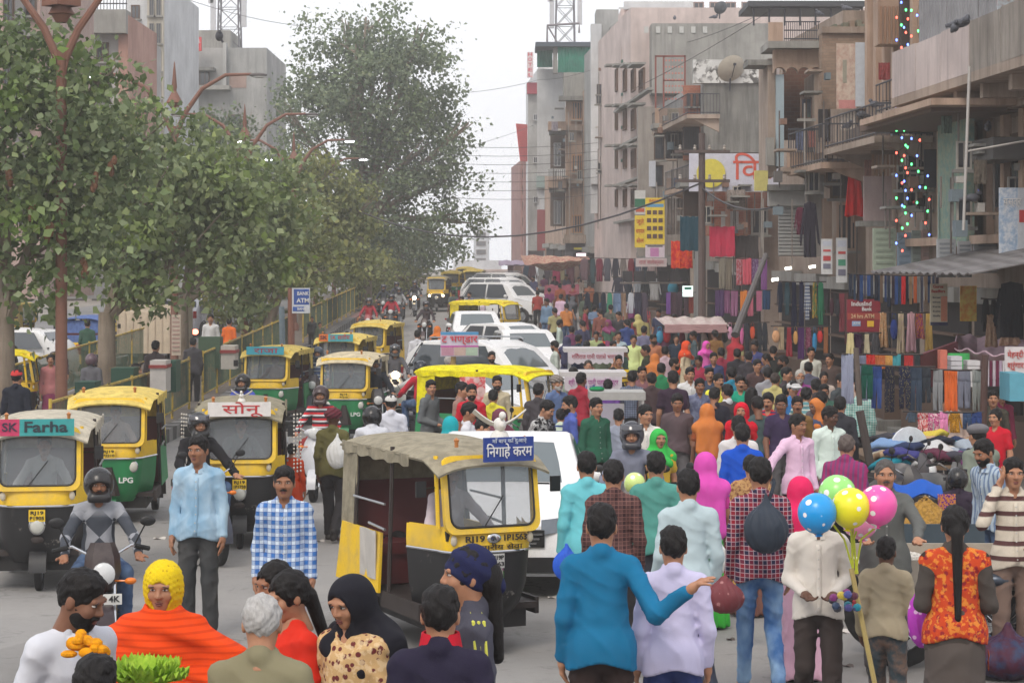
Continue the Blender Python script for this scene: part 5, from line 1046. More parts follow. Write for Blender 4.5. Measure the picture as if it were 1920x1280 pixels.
sign('green_white_sign', 1190, 1210, 357, 402, 78.5, C(206, 206, 204), 'narrow white and green sign left of the yellow shoe sign', [], .08, pics=[(0, 1, .35, .7, C(40, 110, 80)), (.1, .9, .75, .9, C(200, 90, 60))])
sign('orange_lettered_sign', 1190, 1210, 404, 464, 78.5, C(234, 206, 60), 'narrow yellow sign with red Hindi letters below the green one', [('जूते', .5, .2, .2, C(200, 60, 40), .7), ('चप्पल', .5, .5, .2, C(200, 60, 40), .8), ('सेल', .5, .8, .2, C(200, 60, 40), .7)], .08)
sign('red_bank_sign', 1137, 1155, 308, 347, 104.8, C(200, 30, 50), 'red square sign with a small yellow emblem on the white building', [('BANK', .5, .8, .12, WHITE, .7)], .2, pics=[(.3, .7, .3, .55, C(210, 130, 60))])
sign('white_lightbox', 1217, 1229, 302, 350, 78.6, C(196, 200, 210), 'narrow white light box hanging beside the caged balcony', [], .2)
sign('cream_banner', 1568, 1606, 82, 205, 50.6, C(196, 176, 160), 'faded cream banner with a pink foot beside the iron balcony', [], .04, .12, cloth(C(206, 188, 172), 'mottle', C(190, 160, 146), wr=.4), pics=[(.1, .95, .86, .99, C(206, 140, 136)), (.3, .5, .25, .6, C(160, 156, 140))])
sign('white_board', 1604, 1622, 80, 200, 50.2, C(190, 196, 204), 'tall blank white board edge next to the cream banner', [], .06)
for (a, b, c, e, col, lab, ls) in ((1636, 1680, 428, 506, C(168, 182, 164), 'pale green notice board, leftmost in the row of faded shop boards', 6), (1682, 1708, 436, 506, C(150, 170, 190), 'pale blue framed notice board in the row of faded shop boards', 5), (1709, 1726, 432, 500, C(170, 184, 178), 'narrow greenish notice board in the row of faded shop boards', 5), (1727, 1752, 412, 497, C(206, 178, 172), 'pinkish poster board with an orange foot in the row of shop boards', 4), (1758, 1812, 360, 462, C(150, 168, 160), 'pale teal hanging sheet with yellowish side above the notice boards', 3)):
 sign('shop_board', a, b, c, e, 44.6 if a < 1750 else 41.6, col, lab, [], .05, .12, pics=[(.12, .88, .08 + .86 * k / ls, .08 + .86 * k / ls + .35 / ls, dk(col, .75)) for k in range(ls)])
for (a, b, c, e, lab, c2) in ((1540, 1560, 448, 514, 'white vertical sign with red panels left of the pair above the clothes', C(190, 70, 70)), (1568, 1588, 446, 530, 'white vertical sign with green and red panels right of the pair above the clothes', C(70, 150, 120))):
 sign('vertical_sign', a, b, c, e, 50.2, C(210, 212, 214), lab, [], .08, pics=[(.1, .9, .06, .2, C(200, 206, 220)), (.15, .85, .3, .36, C(200, 80, 80)), (.15, .85, .48, .62, c2), (.15, .85, .7, .84, C(120, 120, 140))])
sign('bank_sign', 1588, 1650, 561, 622, 44.0, C(140, 30, 48), 'dark red bank ATM sign with white lettering above the shoppers', [('IndusInd', .42, .14, .19, WHITE, .6), ('Bank', .58, .30, .16, WHITE, .3), ('24 hrs ATM', .46, .52, .17, C(226, 190, 150), .7), ('ATM', .28, .74, .1, WHITE, .2)], .1, pics=[(0, 1, .42, .62, C(170, 70, 60)), (.14, .4, .67, .82, C(150, 180, 220)), (.6, .8, .66, .84, C(240, 190, 40))])
sign('tailor_sign', 1744, 1776, 532, 610, 37.6, C(214, 204, 180), 'cream tailor sign with red heading and a coat drawing', [('Gurus', .45, .07, .1, C(190, 50, 40), .6), ('Baadfers', .45, .18, .1, C(190, 50, 40), .8)] + [(t, .35, .33 + .11 * i, .055, C(60, 60, 70), .45) for i, t in enumerate(('Sherwani', 'Indowest', 'Kurta', 'Suits', 'Safa'))], .05, pics=[(.62, .98, .3, .9, C(214, 140, 110)), (0, 1, .92, 1, C(40, 40, 80))])
sign('dress_cloth_sign', 1800, 1831, 536, 602, 37.2, C(228, 198, 90), 'yellow cloth with an orange print hanging beside the dark coats', [], .02, 0, cloth(C(226, 200, 100), 'mottle', C(222, 150, 60)))
sign('rate_sign', 1884, 1922, 650, 700, 30.0, C(206, 200, 200), 'white sign with small red lettering above the blue box at right edge', [('मेहन्दी', .5, .3, .3, C(190, 60, 50), .8), ('श्रृंगार', .5, .7, .3, C(190, 60, 50), .8)], .05)
sign('lit_shop_sign', 1280, 1299, 536, 556, 66, C(220, 240, 236), 'small lit white shop sign by the utility pole', [], .15, mat=glow((.8, .95, .92, 1), .9), pics=[(.15, .85, .1, .35, C(60, 140, 120))])
sign('hindi_fascia', 1192, 1250, 484, 500, 77, C(196, 180, 180), 'long pale shop fascia with pink Hindi lettering above the speakers', [('राज कलेक्शन', .5, .5, .7, C(190, 110, 120), .8)], .1)
for k, (px, py, st) in enumerate(((1453, 524, 8), (1478, 503, 4), (1523, 500, 4))):
 q = MB(); q.tube([W(px - 6, py + 1, 50), W(px + 6, py - 1, 50)], .035, 6); tag(q.build('tube_light', glow((1, .95, .82, 1), st)), 'bright fluorescent tube over the clothes rails, %s from the left' % ['first', 'second', 'third'][k], 'lamp', 'tube lights over the stalls')
rd = random.Random(21)
for b_, pxa, pxb, ya, yb, d in ((A, 1760, 1915, 190, 440, 38.2), (B, 1640, 1750, 240, 440, 44.0), (D, 1445, 1640, 120, 470, 51.0), (E, 1300, 1440, 340, 460, 61.6), (H, 1225, 1315, 190, 450, 77.5), (L, 1112, 1158, 90, 420, 104.5), (N, 1030, 1110, 200, 450, 119.8)):
 s_ = d / 50
 for k in range(9):
  x = rd.uniform(pxa, pxb); y0 = rd.uniform(ya, yb - 60); b_.fr('pipe', x, x + 1.6 / s_ + .6, y0, y0 + rd.uniform(50, 150), d + rd.uniform(-.2, .3), .07, plain(C(*rd.choice([(120, 112, 106), (86, 78, 74), (160, 154, 148)])), .7))
 for k in range(7):
  x = rd.uniform(pxa, pxb); y0 = rd.uniform(ya, yb - 20); w_ = rd.uniform(8, 18) / s_; b_.fr(rd.choice(['meter_box', 'vent_box', 'small_board']), x, x + w_, y0, y0 + w_ * rd.uniform(.6, 1.4), d + rd.uniform(-.5, .1), .3, plain(C(*rd.choice([(150, 148, 144), (96, 92, 90), (190, 186, 180), (130, 100, 84), (110, 124, 132)])), .7))
 for k in range(4):
  x = rd.uniform(pxa, pxb - 20); y0 = rd.uniform(ya, yb - 40); b_.fr('ledge', x, x + rd.uniform(24, 46) / s_, y0, y0 + 4 / s_, d - rd.uniform(.1, .6), .7, rd.choice([CONC, SAND, CONC2]))
 for k in range(3): x = rd.uniform(pxa, pxb - 24); y0 = rd.uniform(ya, yb - 60); b_.win(x, x + 22 / s_, y0, y0 + 40 / s_, d + .05, rd.choice([None, plain(C(176, 170, 160), .6)]), rd.choice([0, 4]), 1)
# --- left side buildings
def lb(name, label): return Bld(name, label, -30)
T1 = lb('left_brick_building', 'pinkish brick building at the top left corner with a grey drain pipe'); d = 62
T1.fr('wall', -120, 75, -80, 560, d, 8, plaster(C(186, 158, 148), .4)); T1.fr('drain_pipe', 28, 44, -60, 420, d - .4, .3, plain(C(120, 118, 118), .7)); T1.win(6, 26, -6, 40, d - .02, None, 3, 1); T1.win(6, 26, 120, 180, d - .02, None, 3, 1); T1.win(48, 68, -10, 30, d - .02, None, 3, 1); T1.fr('ledge', -120, 78, 60, 68, d - .4, .5, CONC)
T2 = lb('left_grey_building', 'grey concrete building with roof railing behind the first lamp post'); d = 74
T2.fr('wall', 76, 222, 40, 560, d, 9, plaster(C(184, 182, 180), .5)); T2.fr('concrete_band', 150, 236, 18, 62, d - .6, 1, CONC); T2.fr('brick_side', 222, 240, 28, 420, d - .2, 6, plaster(C(184, 138, 122), .4))
for k in range(3): T2.fr('roof_rail', 170, 238, -14 + k * 10, -12 + k * 10, d - .5, .06, RAIL)
for k in range(12): T2.fr('roof_bar', 170 + k * 6, 171 + k * 6, -14, 18, d - .5, .05, RAIL)
for k in range(3):
 for j in range(3): T2.win(100 + j * 40, 124 + j * 40, 80 + k * 70, 116 + k * 70, d - .02, None, 2, 1)
T3 = lb('left_white_building', 'tall white building with narrow upright windows behind the lamp posts'); d = 88
T3.fr('wall', 236, 306, -40, 520, d, 10, WHT); T3.fr('cream_side', 276, 306, -40, 520, d - .4, .3, CREAM)
for k in range(5):
 for j in range(2): T3.win(280 + j * 13, 289 + j * 13, -8 + k * 52, 30 + k * 52, d - .42, plain(C(130, 126, 120), .7), 0, 1)
 T3.win(246, 262, 10 + k * 60, 36 + k * 60, d - .02, None, 0, 1)
T4 = lb('left_hotel_building', 'grey concrete block with a red HOTEL sign and radio mast behind the trees'); d = 118
T4.fr('wall', 306, 500, 90, 560, d, 10, GRYB); T4.fr('roof_block', 328, 432, 57, 92, d + 1, 5, CONC); T4.fr('shade_slab', 350, 400, 126, 132, d - 1, 1.2, CONC2); T4.win(366, 393, 132, 160, d - .02, None, 0, 2); T4.fr('ledge', 340, 430, 160, 168, d - .8, 1, CONC); T4.fr('corner_fin', 418, 424, 80, 165, d - .5, .6, GRYB); T4.fr('doorway', 430, 462, 142, 165, d - .03, .1, plaster(C(170, 140, 128), .3)); T4.fr('brown_wall', 305, 345, 170, 215, d - 1.2, 1.3, SAND)
for j in range(3): T4.win(330 + j * 50, 352 + j * 50, 215, 250, d - .02, None, 0, 1)
sign('rooftop_hotel_sign', 352, 378, 70, 96, d - 1, C(206, 60, 64), 'red rooftop sign reading HOTEL in white on the grey block', [('HOTEL', .5, .3, .4, WHITE, .85)], .2)
T5 = lb('left_low_building', 'low dusty building beyond the left carriageway under the trees'); T5.fr('wall', -150, 420, 420, 640, 120, 8, plaster(C(176, 168, 160), .5))
for j in range(9): T5.fr('shop_opening', -20 + j * 48, 14 + j * 48, 560, 640, 119.9, .08, plain(C(70, 62, 60), .9))
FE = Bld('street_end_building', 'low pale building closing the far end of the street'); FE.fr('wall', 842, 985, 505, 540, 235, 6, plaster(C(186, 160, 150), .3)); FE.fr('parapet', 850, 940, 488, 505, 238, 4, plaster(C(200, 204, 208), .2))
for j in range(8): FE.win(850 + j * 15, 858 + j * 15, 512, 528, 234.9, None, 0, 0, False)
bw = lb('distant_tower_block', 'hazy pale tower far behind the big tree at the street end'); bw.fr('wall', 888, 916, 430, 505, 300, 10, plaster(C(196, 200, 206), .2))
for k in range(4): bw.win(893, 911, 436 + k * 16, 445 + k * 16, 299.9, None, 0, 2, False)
# --- radio masts
def mast(px0, px1, py0, py1, d, label):
 x0, x1, z0, z1 = xat(px0, d), xat(px1, d), zat(py1, d), zat(py0, d); wd = x1 - x0; o = empty('radio_mast', ((x0 + x1) / 2, d, z0), 0, label, 'mast', 'radio masts on the roofs'); H_ = z1 - z0; tm = plain(C(128, 126, 132), .6, .3)
 cs = [(-wd / 2, 0), (wd / 2, 0), (wd / 2, wd), (-wd / 2, wd)]; n = max(4, int(H_ / (wd * .8)))
 for c in cs: q = MB(); q.tube([(c[0], c[1], 0), (c[0] * .85, c[1] * .85 + wd * .07, H_)], .05, 5); q.build('mast_leg', tm, o)
 q = MB()
 for i in range(n):
  for k in range(4):
   a, b = cs[k], cs[(k + 1) % 4]; za, zb = H_ * i / n, H_ * (i + 1) / n; q.tube([(a[0] * .93, a[1], za), (b[0] * .93, b[1], zb)], .025, 4); q.tube([(b[0] * .93, b[1], za), (a[0] * .93, a[1], zb)], .025, 4); q.tube([(a[0] * .93, a[1], zb), (b[0] * .93, b[1], zb)], .025, 4)
 g = q.build('lattice', tm, o); g["kind"] = "stuff"
 for k, (sx, zz) in enumerate(((-.8, .75), (.8, .8), (-.7, .4), (.75, .45))): q = MB(); q.b2(sx * wd - .14, sx * wd + .14, -.2, .0, H_ * zz - .9, H_ * zz + .9); q.build('antenna_panel', plain(C(196, 196, 200), .5), o)
mast(408, 448, -60, 88, 120, 'lattice radio mast with white antennas on the left hotel roof'); mast(1042, 1078, -60, 82, 126, 'lattice radio mast behind the green roofed building')
q = MB(); q.tube([W(1026, 85, 124), W(1026, 48, 124), W(1086, 44, 124), W(1086, 62, 124)], .07, 5); q.tube([W(1026, 48, 124), W(1045, 80, 124)], .05, 5); tag(q.build('roof_pipe_frame', plain(C(126, 120, 122), .6)), 'thin pipe frame on the green roofed building beside the mast', 'frame')
def dish(px, py, d, r, label, mesh=False):
 o = empty('satellite_dish', W(px, py, d), R(20), label, 'dish', 'satellite dishes on roofs'); q = MB(); q.lathe([(.001, .12), (r * .4, .1), (r * .75, .04), (r, -.06), (r * 1.03, -.06), (r * .75, .06), (.001, .14)], (0, 0, 0), 20, 'Y', M=Matrix.Rotation(R(30), 3, 'X') @ Matrix.Rotation(R(180), 3, 'Z')); q.build('dish', plain(C(180, 172, 158) if mesh else C(70, 74, 80), .6), o, True); q = MB(); q.tube([(0, .1, 0), (0, .15, -r * 1.5)], .03, 6); q.build('mount', RAIL, o); q = MB(); q.tube([(0, 0, -r * .6), (0, -.5 * r, .3 * r)], .015, 5); q.box((0, -.5 * r, .3 * r), (.08, .08, .08)); q.build('feed_arm', RAIL, o)
dish(1372, 130, 75, .5, 'large pale mesh satellite dish on the grey parapet', True); dish(1352, 16, 88, .28, 'small dark satellite dish on the pink rooftop')
# ================================================================ trees, lamp posts, wires
def leafm(c, c2, c3):
 def fn(n):
  g = n.n("ShaderNodeNewGeometry"); a = n.noise(n.co(), .8, 3); v = n.mix(g.outputs["Random Per Island"], c, c2); v = n.mix(n.ramp(a, .5, .68), v, c3); v = n.mix(n.ramp(g.outputs["Random Per Island"], .93, .97), v, lerp(c3, (.5, .45, .3, 1), .25))
  n.l(v, n.b.inputs[0]); n.b.inputs["Roughness"].default_value = .5; n.b.inputs["Specular IOR Level"].default_value = .35
  tr = n.n("ShaderNodeBsdfTranslucent"); n.l(v, tr.inputs[0]); ms = n.n("ShaderNodeMixShader"); ms.inputs[0].default_value = .28; out = n.t.nodes["Material Output"]; n.l(n.b.outputs[0], ms.inputs[1]); n.l(tr.outputs[0], ms.inputs[2]); n.l(ms.outputs[0], out.inputs[0])
 return newmat(('leaf', c, c2), fn)
BARK = plaster(C(140, 124, 106), .6, .95, 2.0)
def crown_mesh(lobes, n, size, seed, clump=.28, droop=.5, per=62):
 rg = np.random.default_rng(seed); vol = np.array([l[3] * l[4] * l[5] for l in lobes]); pts = []
 for l, k in zip(lobes, (vol / vol.sum() * n).astype(int)):
  nc = max(6, int(k / per)); u = rg.normal(size=(nc, 3)); u /= np.linalg.norm(u, axis=1)[:, None]; r = rg.uniform(.25, 1, (nc, 1)) ** .45 * (1 + .14 * rg.normal(size=(nc, 1)))
  cc = np.array(l[:3]) + u * r * np.array(l[3:6]); idx = rg.integers(0, nc, k); pts.append(cc[idx] + rg.normal(size=(k, 3)) * clump * np.array([1, 1, .75]))
 P = np.concatenate(pts); N = len(P); a = rg.uniform(0, 2 * np.pi, N); tl = rg.normal(-droop, .55, N); s = size * rg.uniform(.5, 1.4, N)
 d = np.stack([np.cos(a) * np.cos(tl), np.sin(a) * np.cos(tl), np.sin(tl)], 1); q = rg.normal(size=(N, 3)); sd = np.cross(d, q); sd /= np.linalg.norm(sd, axis=1)[:, None]; up = np.cross(sd, d)
 s = s[:, None]; V = np.stack([P, P + d * s * .4 + sd * s * .38 + up * s * .12, P + d * s * 1.05, P + d * s * .4 - sd * s * .38 + up * s * .12], 1).reshape(-1, 3)
 return V, np.arange(N * 4).reshape(N, 4)
def tree(px, d, label, lobes, n, size, cols, seed, tr=.17, x=None, limbs=7, group='trees on the median', clump=.28, lean=0.0, fork=2.2, per=62):
 """lobes are (px, py, dy, rx, ry, rz) with the pixel centre at the tree's distance"""
 x = xat(px, d) if x is None else x; z = gz(d); o = empty('tree', (x, d, z), 0, label, 'tree', group); rd = random.Random(seed)
 L = [(xat(a, d + dy) - x, dy, zat(b, d + dy) - z, rx, ry, rz) for a, b, dy, rx, ry, rz in lobes]
 top = max(l[2] for l in L); q = MB(); tp = Vector((lean, 0, fork)); q.tube([(0, 0, -.1), (lean * .3, 0, fork * .4), tp], [tr * 1.25, tr, tr * .85], 10); tk = q.build('trunk', BARK, o, True)
 for k in range(limbs):
  l = L[k % len(L)]; e = Vector((l[0] + rd.uniform(-.6, .6) * l[3], l[1] + rd.uniform(-.6, .6) * l[4], l[2] + rd.uniform(-.4, .7) * l[5])); m = tp.lerp(e, .45) + Vector((rd.uniform(-.2, .2), rd.uniform(-.2, .2), .25)); q = MB(); q.tube([tp - Vector((0, 0, .15)), m, e], [tr * .6, tr * .36, tr * .1], 6)
  for _ in range(3):
   e2 = e + Vector((rd.uniform(-1, 1) * l[3] * .6, rd.uniform(-1, 1) * l[4] * .6, rd.uniform(-.3, .8) * l[5] * .6)); q.tube([m.lerp(e, rd.uniform(.3, .9)), e2], [tr * .2, tr * .05], 5)
  q.build('limb', BARK, o, True)
 V, Q = crown_mesh(L, n, size, seed, clump, per=per); me = npmesh('crown', [(V, Q, 0)]); me.materials.clear(); me.materials.append(leafm(*cols)); c = put('crown', me, o); c["kind"] = "stuff"; return o
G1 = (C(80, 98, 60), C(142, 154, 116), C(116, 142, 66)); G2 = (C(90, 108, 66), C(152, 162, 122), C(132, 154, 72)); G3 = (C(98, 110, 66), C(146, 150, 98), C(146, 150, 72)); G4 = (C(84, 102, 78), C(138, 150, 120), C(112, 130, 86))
tree(8, 35.5, 'nearest leafy tree at the left edge with brown seed bunches', [(60, 250, 0, 1.5, 1.5, 1.3), (150, 160, .5, .8, .9, .8), (180, 330, 0, .9, 1.2, 1.2), (20, 420, 0, 1.4, 1.4, .9), (120, 470, -.3, .9, 1, .7), (60, 560, 0, .5, .6, .45), (-40, 130, 0, 1.2, 1.3, 1.2)], 9400, .15, G1, 3, .19, fork=2.6)
tree(200, 44.7, 'leafy tree with a pale trunk standing behind the second rickshaw', [(250, 290, 0, 1.2, 1.4, 1.2), (330, 400, 0, 1.5, 1.6, 1.1), (210, 460, 0, 1.3, 1.4, .8), (420, 330, 0, .9, 1.1, .8), (330, 250, .4, .7, .9, .6), (280, 530, 0, .9, 1, .6), (440, 450, 0, .8, 1, .8)], 8600, .17, G2, 5, .2, fork=2.5)
tree(342, 55, 'leafy tree with a slim trunk behind the white notice board', [(400, 380, 0, 1.5, 1.6, 1.2), (480, 330, 0, 1.1, 1.3, .9), (330, 480, 0, 1.3, 1.4, .8), (470, 470, 0, 1.2, 1.3, .9), (520, 400, 0, .7, .9, 1), (440, 560, 0, .9, .9, .5)], 7000, .185, G2, 8, .17, fork=2.4)
tree(492, 68, 'leaning trunk tree with low branches near the bank sign', [(480, 440, 0, 1.6, 1.8, 1.4), (560, 520, 0, 1.3, 1.4, .8), (440, 540, 0, 1.0, 1.2, .9), (560, 430, 0, 1.2, 1.4, 1.0), (480, 580, 0, .8, .9, .6)], 5800, .2, G3, 11, .2, lean=.5, fork=2.2)
tree(570, 84, 'yellow green tree in front of the big dark tree', [(590, 400, 0, 1.9, 2.0, 1.8), (650, 460, 0, 1.7, 1.9, 1.2), (540, 470, 0, 1.5, 1.7, 1.3), (620, 330, 0, 1.2, 1.3, 1.1), (680, 390, 0, 1.0, 1.2, .9)], 7500, .2, G3, 13, .22, fork=2.4)
tree(672, 110, 'huge spreading dark green tree towering over the middle of the street', [(700, 180, 0, 3.6, 3.6, 3.2), (620, 130, 0, 2.3, 2.6, 2.4), (780, 140, 0, 2.3, 2.6, 2.2), (700, 60, 0, 2.0, 2.2, 1.5), (630, 270, 0, 3, 3, 2.3), (800, 280, 0, 2.5, 2.8, 2.4), (830, 220, 0, 1.9, 2, 1.2), (760, 380, 0, 3.2, 3.2, 1.9), (850, 350, 0, 1.5, 1.6, 1.2), (840, 430, 0, 1.7, 1.8, 1.1), (680, 420, 0, 2.8, 3, 1.7), (870, 240, 0, .8, .8, .5), (560, 200, 0, 1.5, 1.6, 1.8), (640, 60, 0, .9, 1, .8), (810, 70, 0, .9, .9, 1.0)], 31000, .21, G4, 17, .5, limbs=15, clump=.46, fork=4.2, per=120)
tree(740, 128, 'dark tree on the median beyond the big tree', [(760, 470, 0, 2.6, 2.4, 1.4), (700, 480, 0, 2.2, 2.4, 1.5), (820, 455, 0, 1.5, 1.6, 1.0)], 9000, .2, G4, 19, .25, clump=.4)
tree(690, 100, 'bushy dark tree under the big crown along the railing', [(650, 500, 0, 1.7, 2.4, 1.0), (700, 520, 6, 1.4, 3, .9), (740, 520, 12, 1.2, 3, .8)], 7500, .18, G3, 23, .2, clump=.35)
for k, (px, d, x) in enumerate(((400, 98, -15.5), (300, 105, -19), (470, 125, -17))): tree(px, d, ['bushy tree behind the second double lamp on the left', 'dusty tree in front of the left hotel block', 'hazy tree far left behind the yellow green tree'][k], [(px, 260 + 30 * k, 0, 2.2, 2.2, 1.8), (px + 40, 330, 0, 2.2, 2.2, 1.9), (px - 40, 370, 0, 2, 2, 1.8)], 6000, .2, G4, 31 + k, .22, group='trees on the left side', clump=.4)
# brown seed bunches on the nearest tree
for k, (a, b) in enumerate(((15, 320), (62, 385), (210, 300), (90, 425), (180, 330), (158, 490))):
 q = MB(); p = W(a, b, 34.6)
 for j in range(5): q.ell(p + Vector((random.uniform(-.05, .05), random.uniform(-.04, .04), -.05 * j)), (.05, .05, .08), 6, 4)
 tag(q.build('seed_bunch', cloth(C(112, 80, 60))), 'brown dry seed bunch hanging in the nearest tree, %s' % ['at the left edge', 'above the pole', 'right of the crown middle', 'low near the pole', 'beside the lamp pole', 'lowest of all'][k], 'seed bunch', 'seed bunches in the tree')
# --- double-armed street lamps
LP = plain(C(126, 86, 70), .7); LPM = None
def lamp(px, d, label, lit):
 x = xat(px, d); z = gz(d); o = empty('street_lamp', (x, d, z), 0, label, 'lamp', 'double armed lamps on the median'); top = 8.05 - z
 q = MB(); q.tube([(0, 0, 0), (0, 0, 1.2), (0, 0, top - 1.2)], [.13, .1, .085], 10); q.lathe([(.2, 0), (.2, .3), (.13, .4)], (0, 0, .1), 12); q.build('pole', LP, o, True)
 q = MB(); q.lathe([(.09, 0), (.16, .12), (.22, .14), (.05, .45), (.07, .55), (.015, 1.15), (.001, 1.2)], (0, 0, top - .75), 10); q.build('finial', LP, o, True)
 for k, s_ in enumerate((-1, 1)):
  pts = [(s_ * .06, 0, top - 1.35), (s_ * .28, 0, top - .85), (s_ * .7, 0, top - .25), (s_ * 1.3, 0, top + .1), (s_ * 1.95, 0, top + .12)]; q = MB(); q.tube(pts, [.07, .065, .055, .045, .035], 8); a = q.build('arm', LP, o, True)
  q = MB(); q.sheet(lambda u, v: (s_ * (.06 + .6 * u), 0, top - 1.35 + 1.02 * u ** .62 - .3 * v * (1 - u)), 8, 2, .03); q.build('arm_web', LP, a, True)
  q = MB(); q.ell((s_ * 2.12, 0, top + .1), (.24, .09, .055)); h_ = q.build('lamp_head', plain(C(90, 84, 82), .5), a, True)
  q = MB(); q.ell((s_ * 2.14, 0, top + .055), (.19, .075, .035)); q.build('lens', glow((.92, .97, 1, 1), 14) if lit[k] else plain(C(190, 190, 190), .3), h_, True)
 return o
lamp(115, 35, 'street lamp with a square top plate among the leaves, nearest on the left', (0, 1)); lamp(327, 54, 'street lamp with curved twin arms in front of the white building', (1, 0)); lamp(459, 68, 'second twin armed street lamp in front of the left hotel block', (0, 0)); lamp(551, 82, 'twin armed street lamp half hidden by the big tree', (1, 1)); lamp(592, 96, 'fourth twin armed street lamp in front of the dark tree', (1, 1)); lamp(626, 110, 'farthest twin armed street lamp against the big tree', (0, 1))
q = MB(); q.lathe([(.32, 0), (.32, .12), (.12, .16), (.12, 0)], W(115, 12, 34.9), 4); tag(q.build('lamp_top_plate', LP), 'square rusty plate on top of the nearest lamp pole', 'plate')
q = MB(); q.ell(W(411, 68, 53.6), (.1, .14, .13)); q.ell(W(411, 60, 53.5), (.05, .05, .05)); q.tube([W(413, 72, 53.6), W(418, 80, 53.6)], .03, 5); tag(q.build('pigeon', plain(C(60, 60, 66), .7)), 'dark pigeon sitting on the right arm of a lamp', 'bird', 'pigeons')
# --- utility poles and wires
UP = plain(C(92, 78, 74), .8)
def upole(px, pyt, d, label, r=.11, arms=2):
 x = xat(px, d); z = gz(d); o = empty('utility_pole', (x, d, z), 0, label, 'pole', 'utility poles'); h = zat(pyt, d) - z; q = MB(); q.tube([(0, 0, -.1), (0, 0, h)], [r, r * .8], 8); q.build('post', UP, o, True)
 for k in range(arms):
  q = MB(); q.box((0, -.1, h - .5 - k * .8), (1.5, .08, .08)); q.build('crossarm', UP, o)
  for s_ in (-.6, -.2, .2, .6): q = MB(); q.lathe([(.03, 0), (.05, .04), (.03, .08), (.045, .12), (.001, .14)], (s_, -.1, h - .46 - k * .8), 8); q.build('insulator', plain(C(170, 160, 150), .3), o, True)
upole(1316, 250, 58, 'dark iron utility pole standing before the brick shop building');
q = MB(); a, b = W(1436, 478, 48), W(1378, 628, 46); q.tube([a, b], [.06, .09], 8); tag(q.build('leaning_pole', plain(C(96, 92, 92), .7)), 'thick grey pole leaning left over the curtain stalls', 'pole')
def wire(pts, label, r=.02, sag=.6, n=14):
 P = [Vector(p) for p in pts]; out = []
 for a, b in zip(P, P[1:]):
  for i in range(n): t = i / n; out.append(a.lerp(b, t) - Vector((0, 0, sag * 4 * t * (1 - t))))
 out.append(P[-1]); q = MB(); q.tube(out, r, 5); return tag(q.build('overhead_wire', plain(C(72, 70, 74), .7)), label, 'wire', 'overhead wires')
wire([W(560, 330, 90), W(1310, 345, 60)], 'thick black cable sagging across the street in front of the far houses', .03, 2.0); wire([W(1316, 352, 58), W(1460, 385, 52)], 'black cable from the utility pole to the arched building', .025, .3)
for k in range(7): wire([W(540 + 12 * k, 236 + 17 * k, 86 + k), W(1120, 268 + 16 * k, 100)], 'thin wire crossing from the lamps to the right houses, %s from the top' % ['first', 'second', 'third', 'fourth', 'fifth', 'sixth', 'seventh'][k], .011, .5)
wire([W(760, 175, 110), W(1010, 150, 120), W(1180, 100, 100), W(1440, 20, 80)], 'thin wire rising from the big tree to the pink roof', .012, .3); wire([W(800, 290, 110), W(1000, 235, 150)], 'short wire slanting from the tree to the far hotel', .012, .2); wire([W(340, -5, 110), W(700, 55, 112)], 'thin wire high in the sky above the left hotel', .014, .5)
wire([W(1192, 165, 78), W(1460, 10, 70)], 'thin wire slanting up across the concrete block', .01, .1)
# --- coloured string lights and pigeons on the right
LC = [(.15, .25, 1, 1), (.1, 1, .25, 1), (1, .12, .08, 1)]
lm = [[glow(c, 3.5)] for c in LC]; bme = []
for m in lm: q = MB(); q.ell((0, 0, 0), (.022, .022, .03), 6, 4); bme.append(q.mesh('bulb', m, True))
for s_, (px, y0, y1, n, sw) in enumerate(((1690, 5, 470, 34, 10), (1702, 20, 420, 26, 8), (1722, 0, 380, 14, 3), (1739, 330, 440, 6, 4))):
 o = empty('string_lights', (0, 0, 0), 0, 'string of coloured fairy lights, %s strand on the sandstone building' % ['thick left', 'second', 'third', 'short right'][s_], 'lights', 'strings of fairy lights'); pts = []
 for k in range(n):
  p = W(px + sw * math.sin(k * 2.1 + s_), y0 + (y1 - y0) * k / (n - 1), 43.2); pts.append(p); b = put('bulb', bme[(k * 7 + s_ + k // 3) % 3], o); b.location = p
 q = MB(); q.tube(pts, .005, 4); q.build('cord', plain(C(40, 60, 40)), o)
pgm = None
for k, (px, py, d, lab) in enumerate(((1790, 62, 35.6, 'left of the row on the pink balcony'), (1800, 54, 35.6, 'second on the pink balcony'), (1810, 50, 35.6, 'right on the pink balcony'), (1640, 203, 47, 'perched on the carved eave'), (1615, 222, 47, 'at the eave tip'), (1700, 168, 45, 'on the railing by the lights'), (1824, 380, 38, 'on the window ledge'), (1852, 248, 38, 'on the air conditioner'), (1585, 20, 69, 'on the shed roof'), (1535, 30, 69, 'on the terrace edge'), (1590, 242, 50, 'on the salmon balcony'), (1340, 36, 88, 'on the concrete roof'), (1265, 38, 90, 'far left on the roof'))):
 if pgm is None: q = MB(); q.ell((0, 0, .09), (.07, .13, .075)); q.ell((0, -.11, .17), (.04, .05, .045)); q.tube([(0, .1, .08), (0, .24, .05)], [.05, .03], 6); q.tube([(0, -.15, .17), (0, -.18, .165)], [.012, .003], 5); q.tube([(.02, 0, .03), (.02, 0, 0)], .006, 4); q.tube([(-.02, 0, .03), (-.02, 0, 0)], .006, 4); pgm = q.mesh('pigeon', [plain(C(84, 86, 94), .7)], True)
 b = put('pigeon', pgm); b.location = W(px, py, d); b.rotation_euler = (0, 0, k * 1.3); tag(b, 'grey pigeon ' + lab, 'bird', 'pigeons')
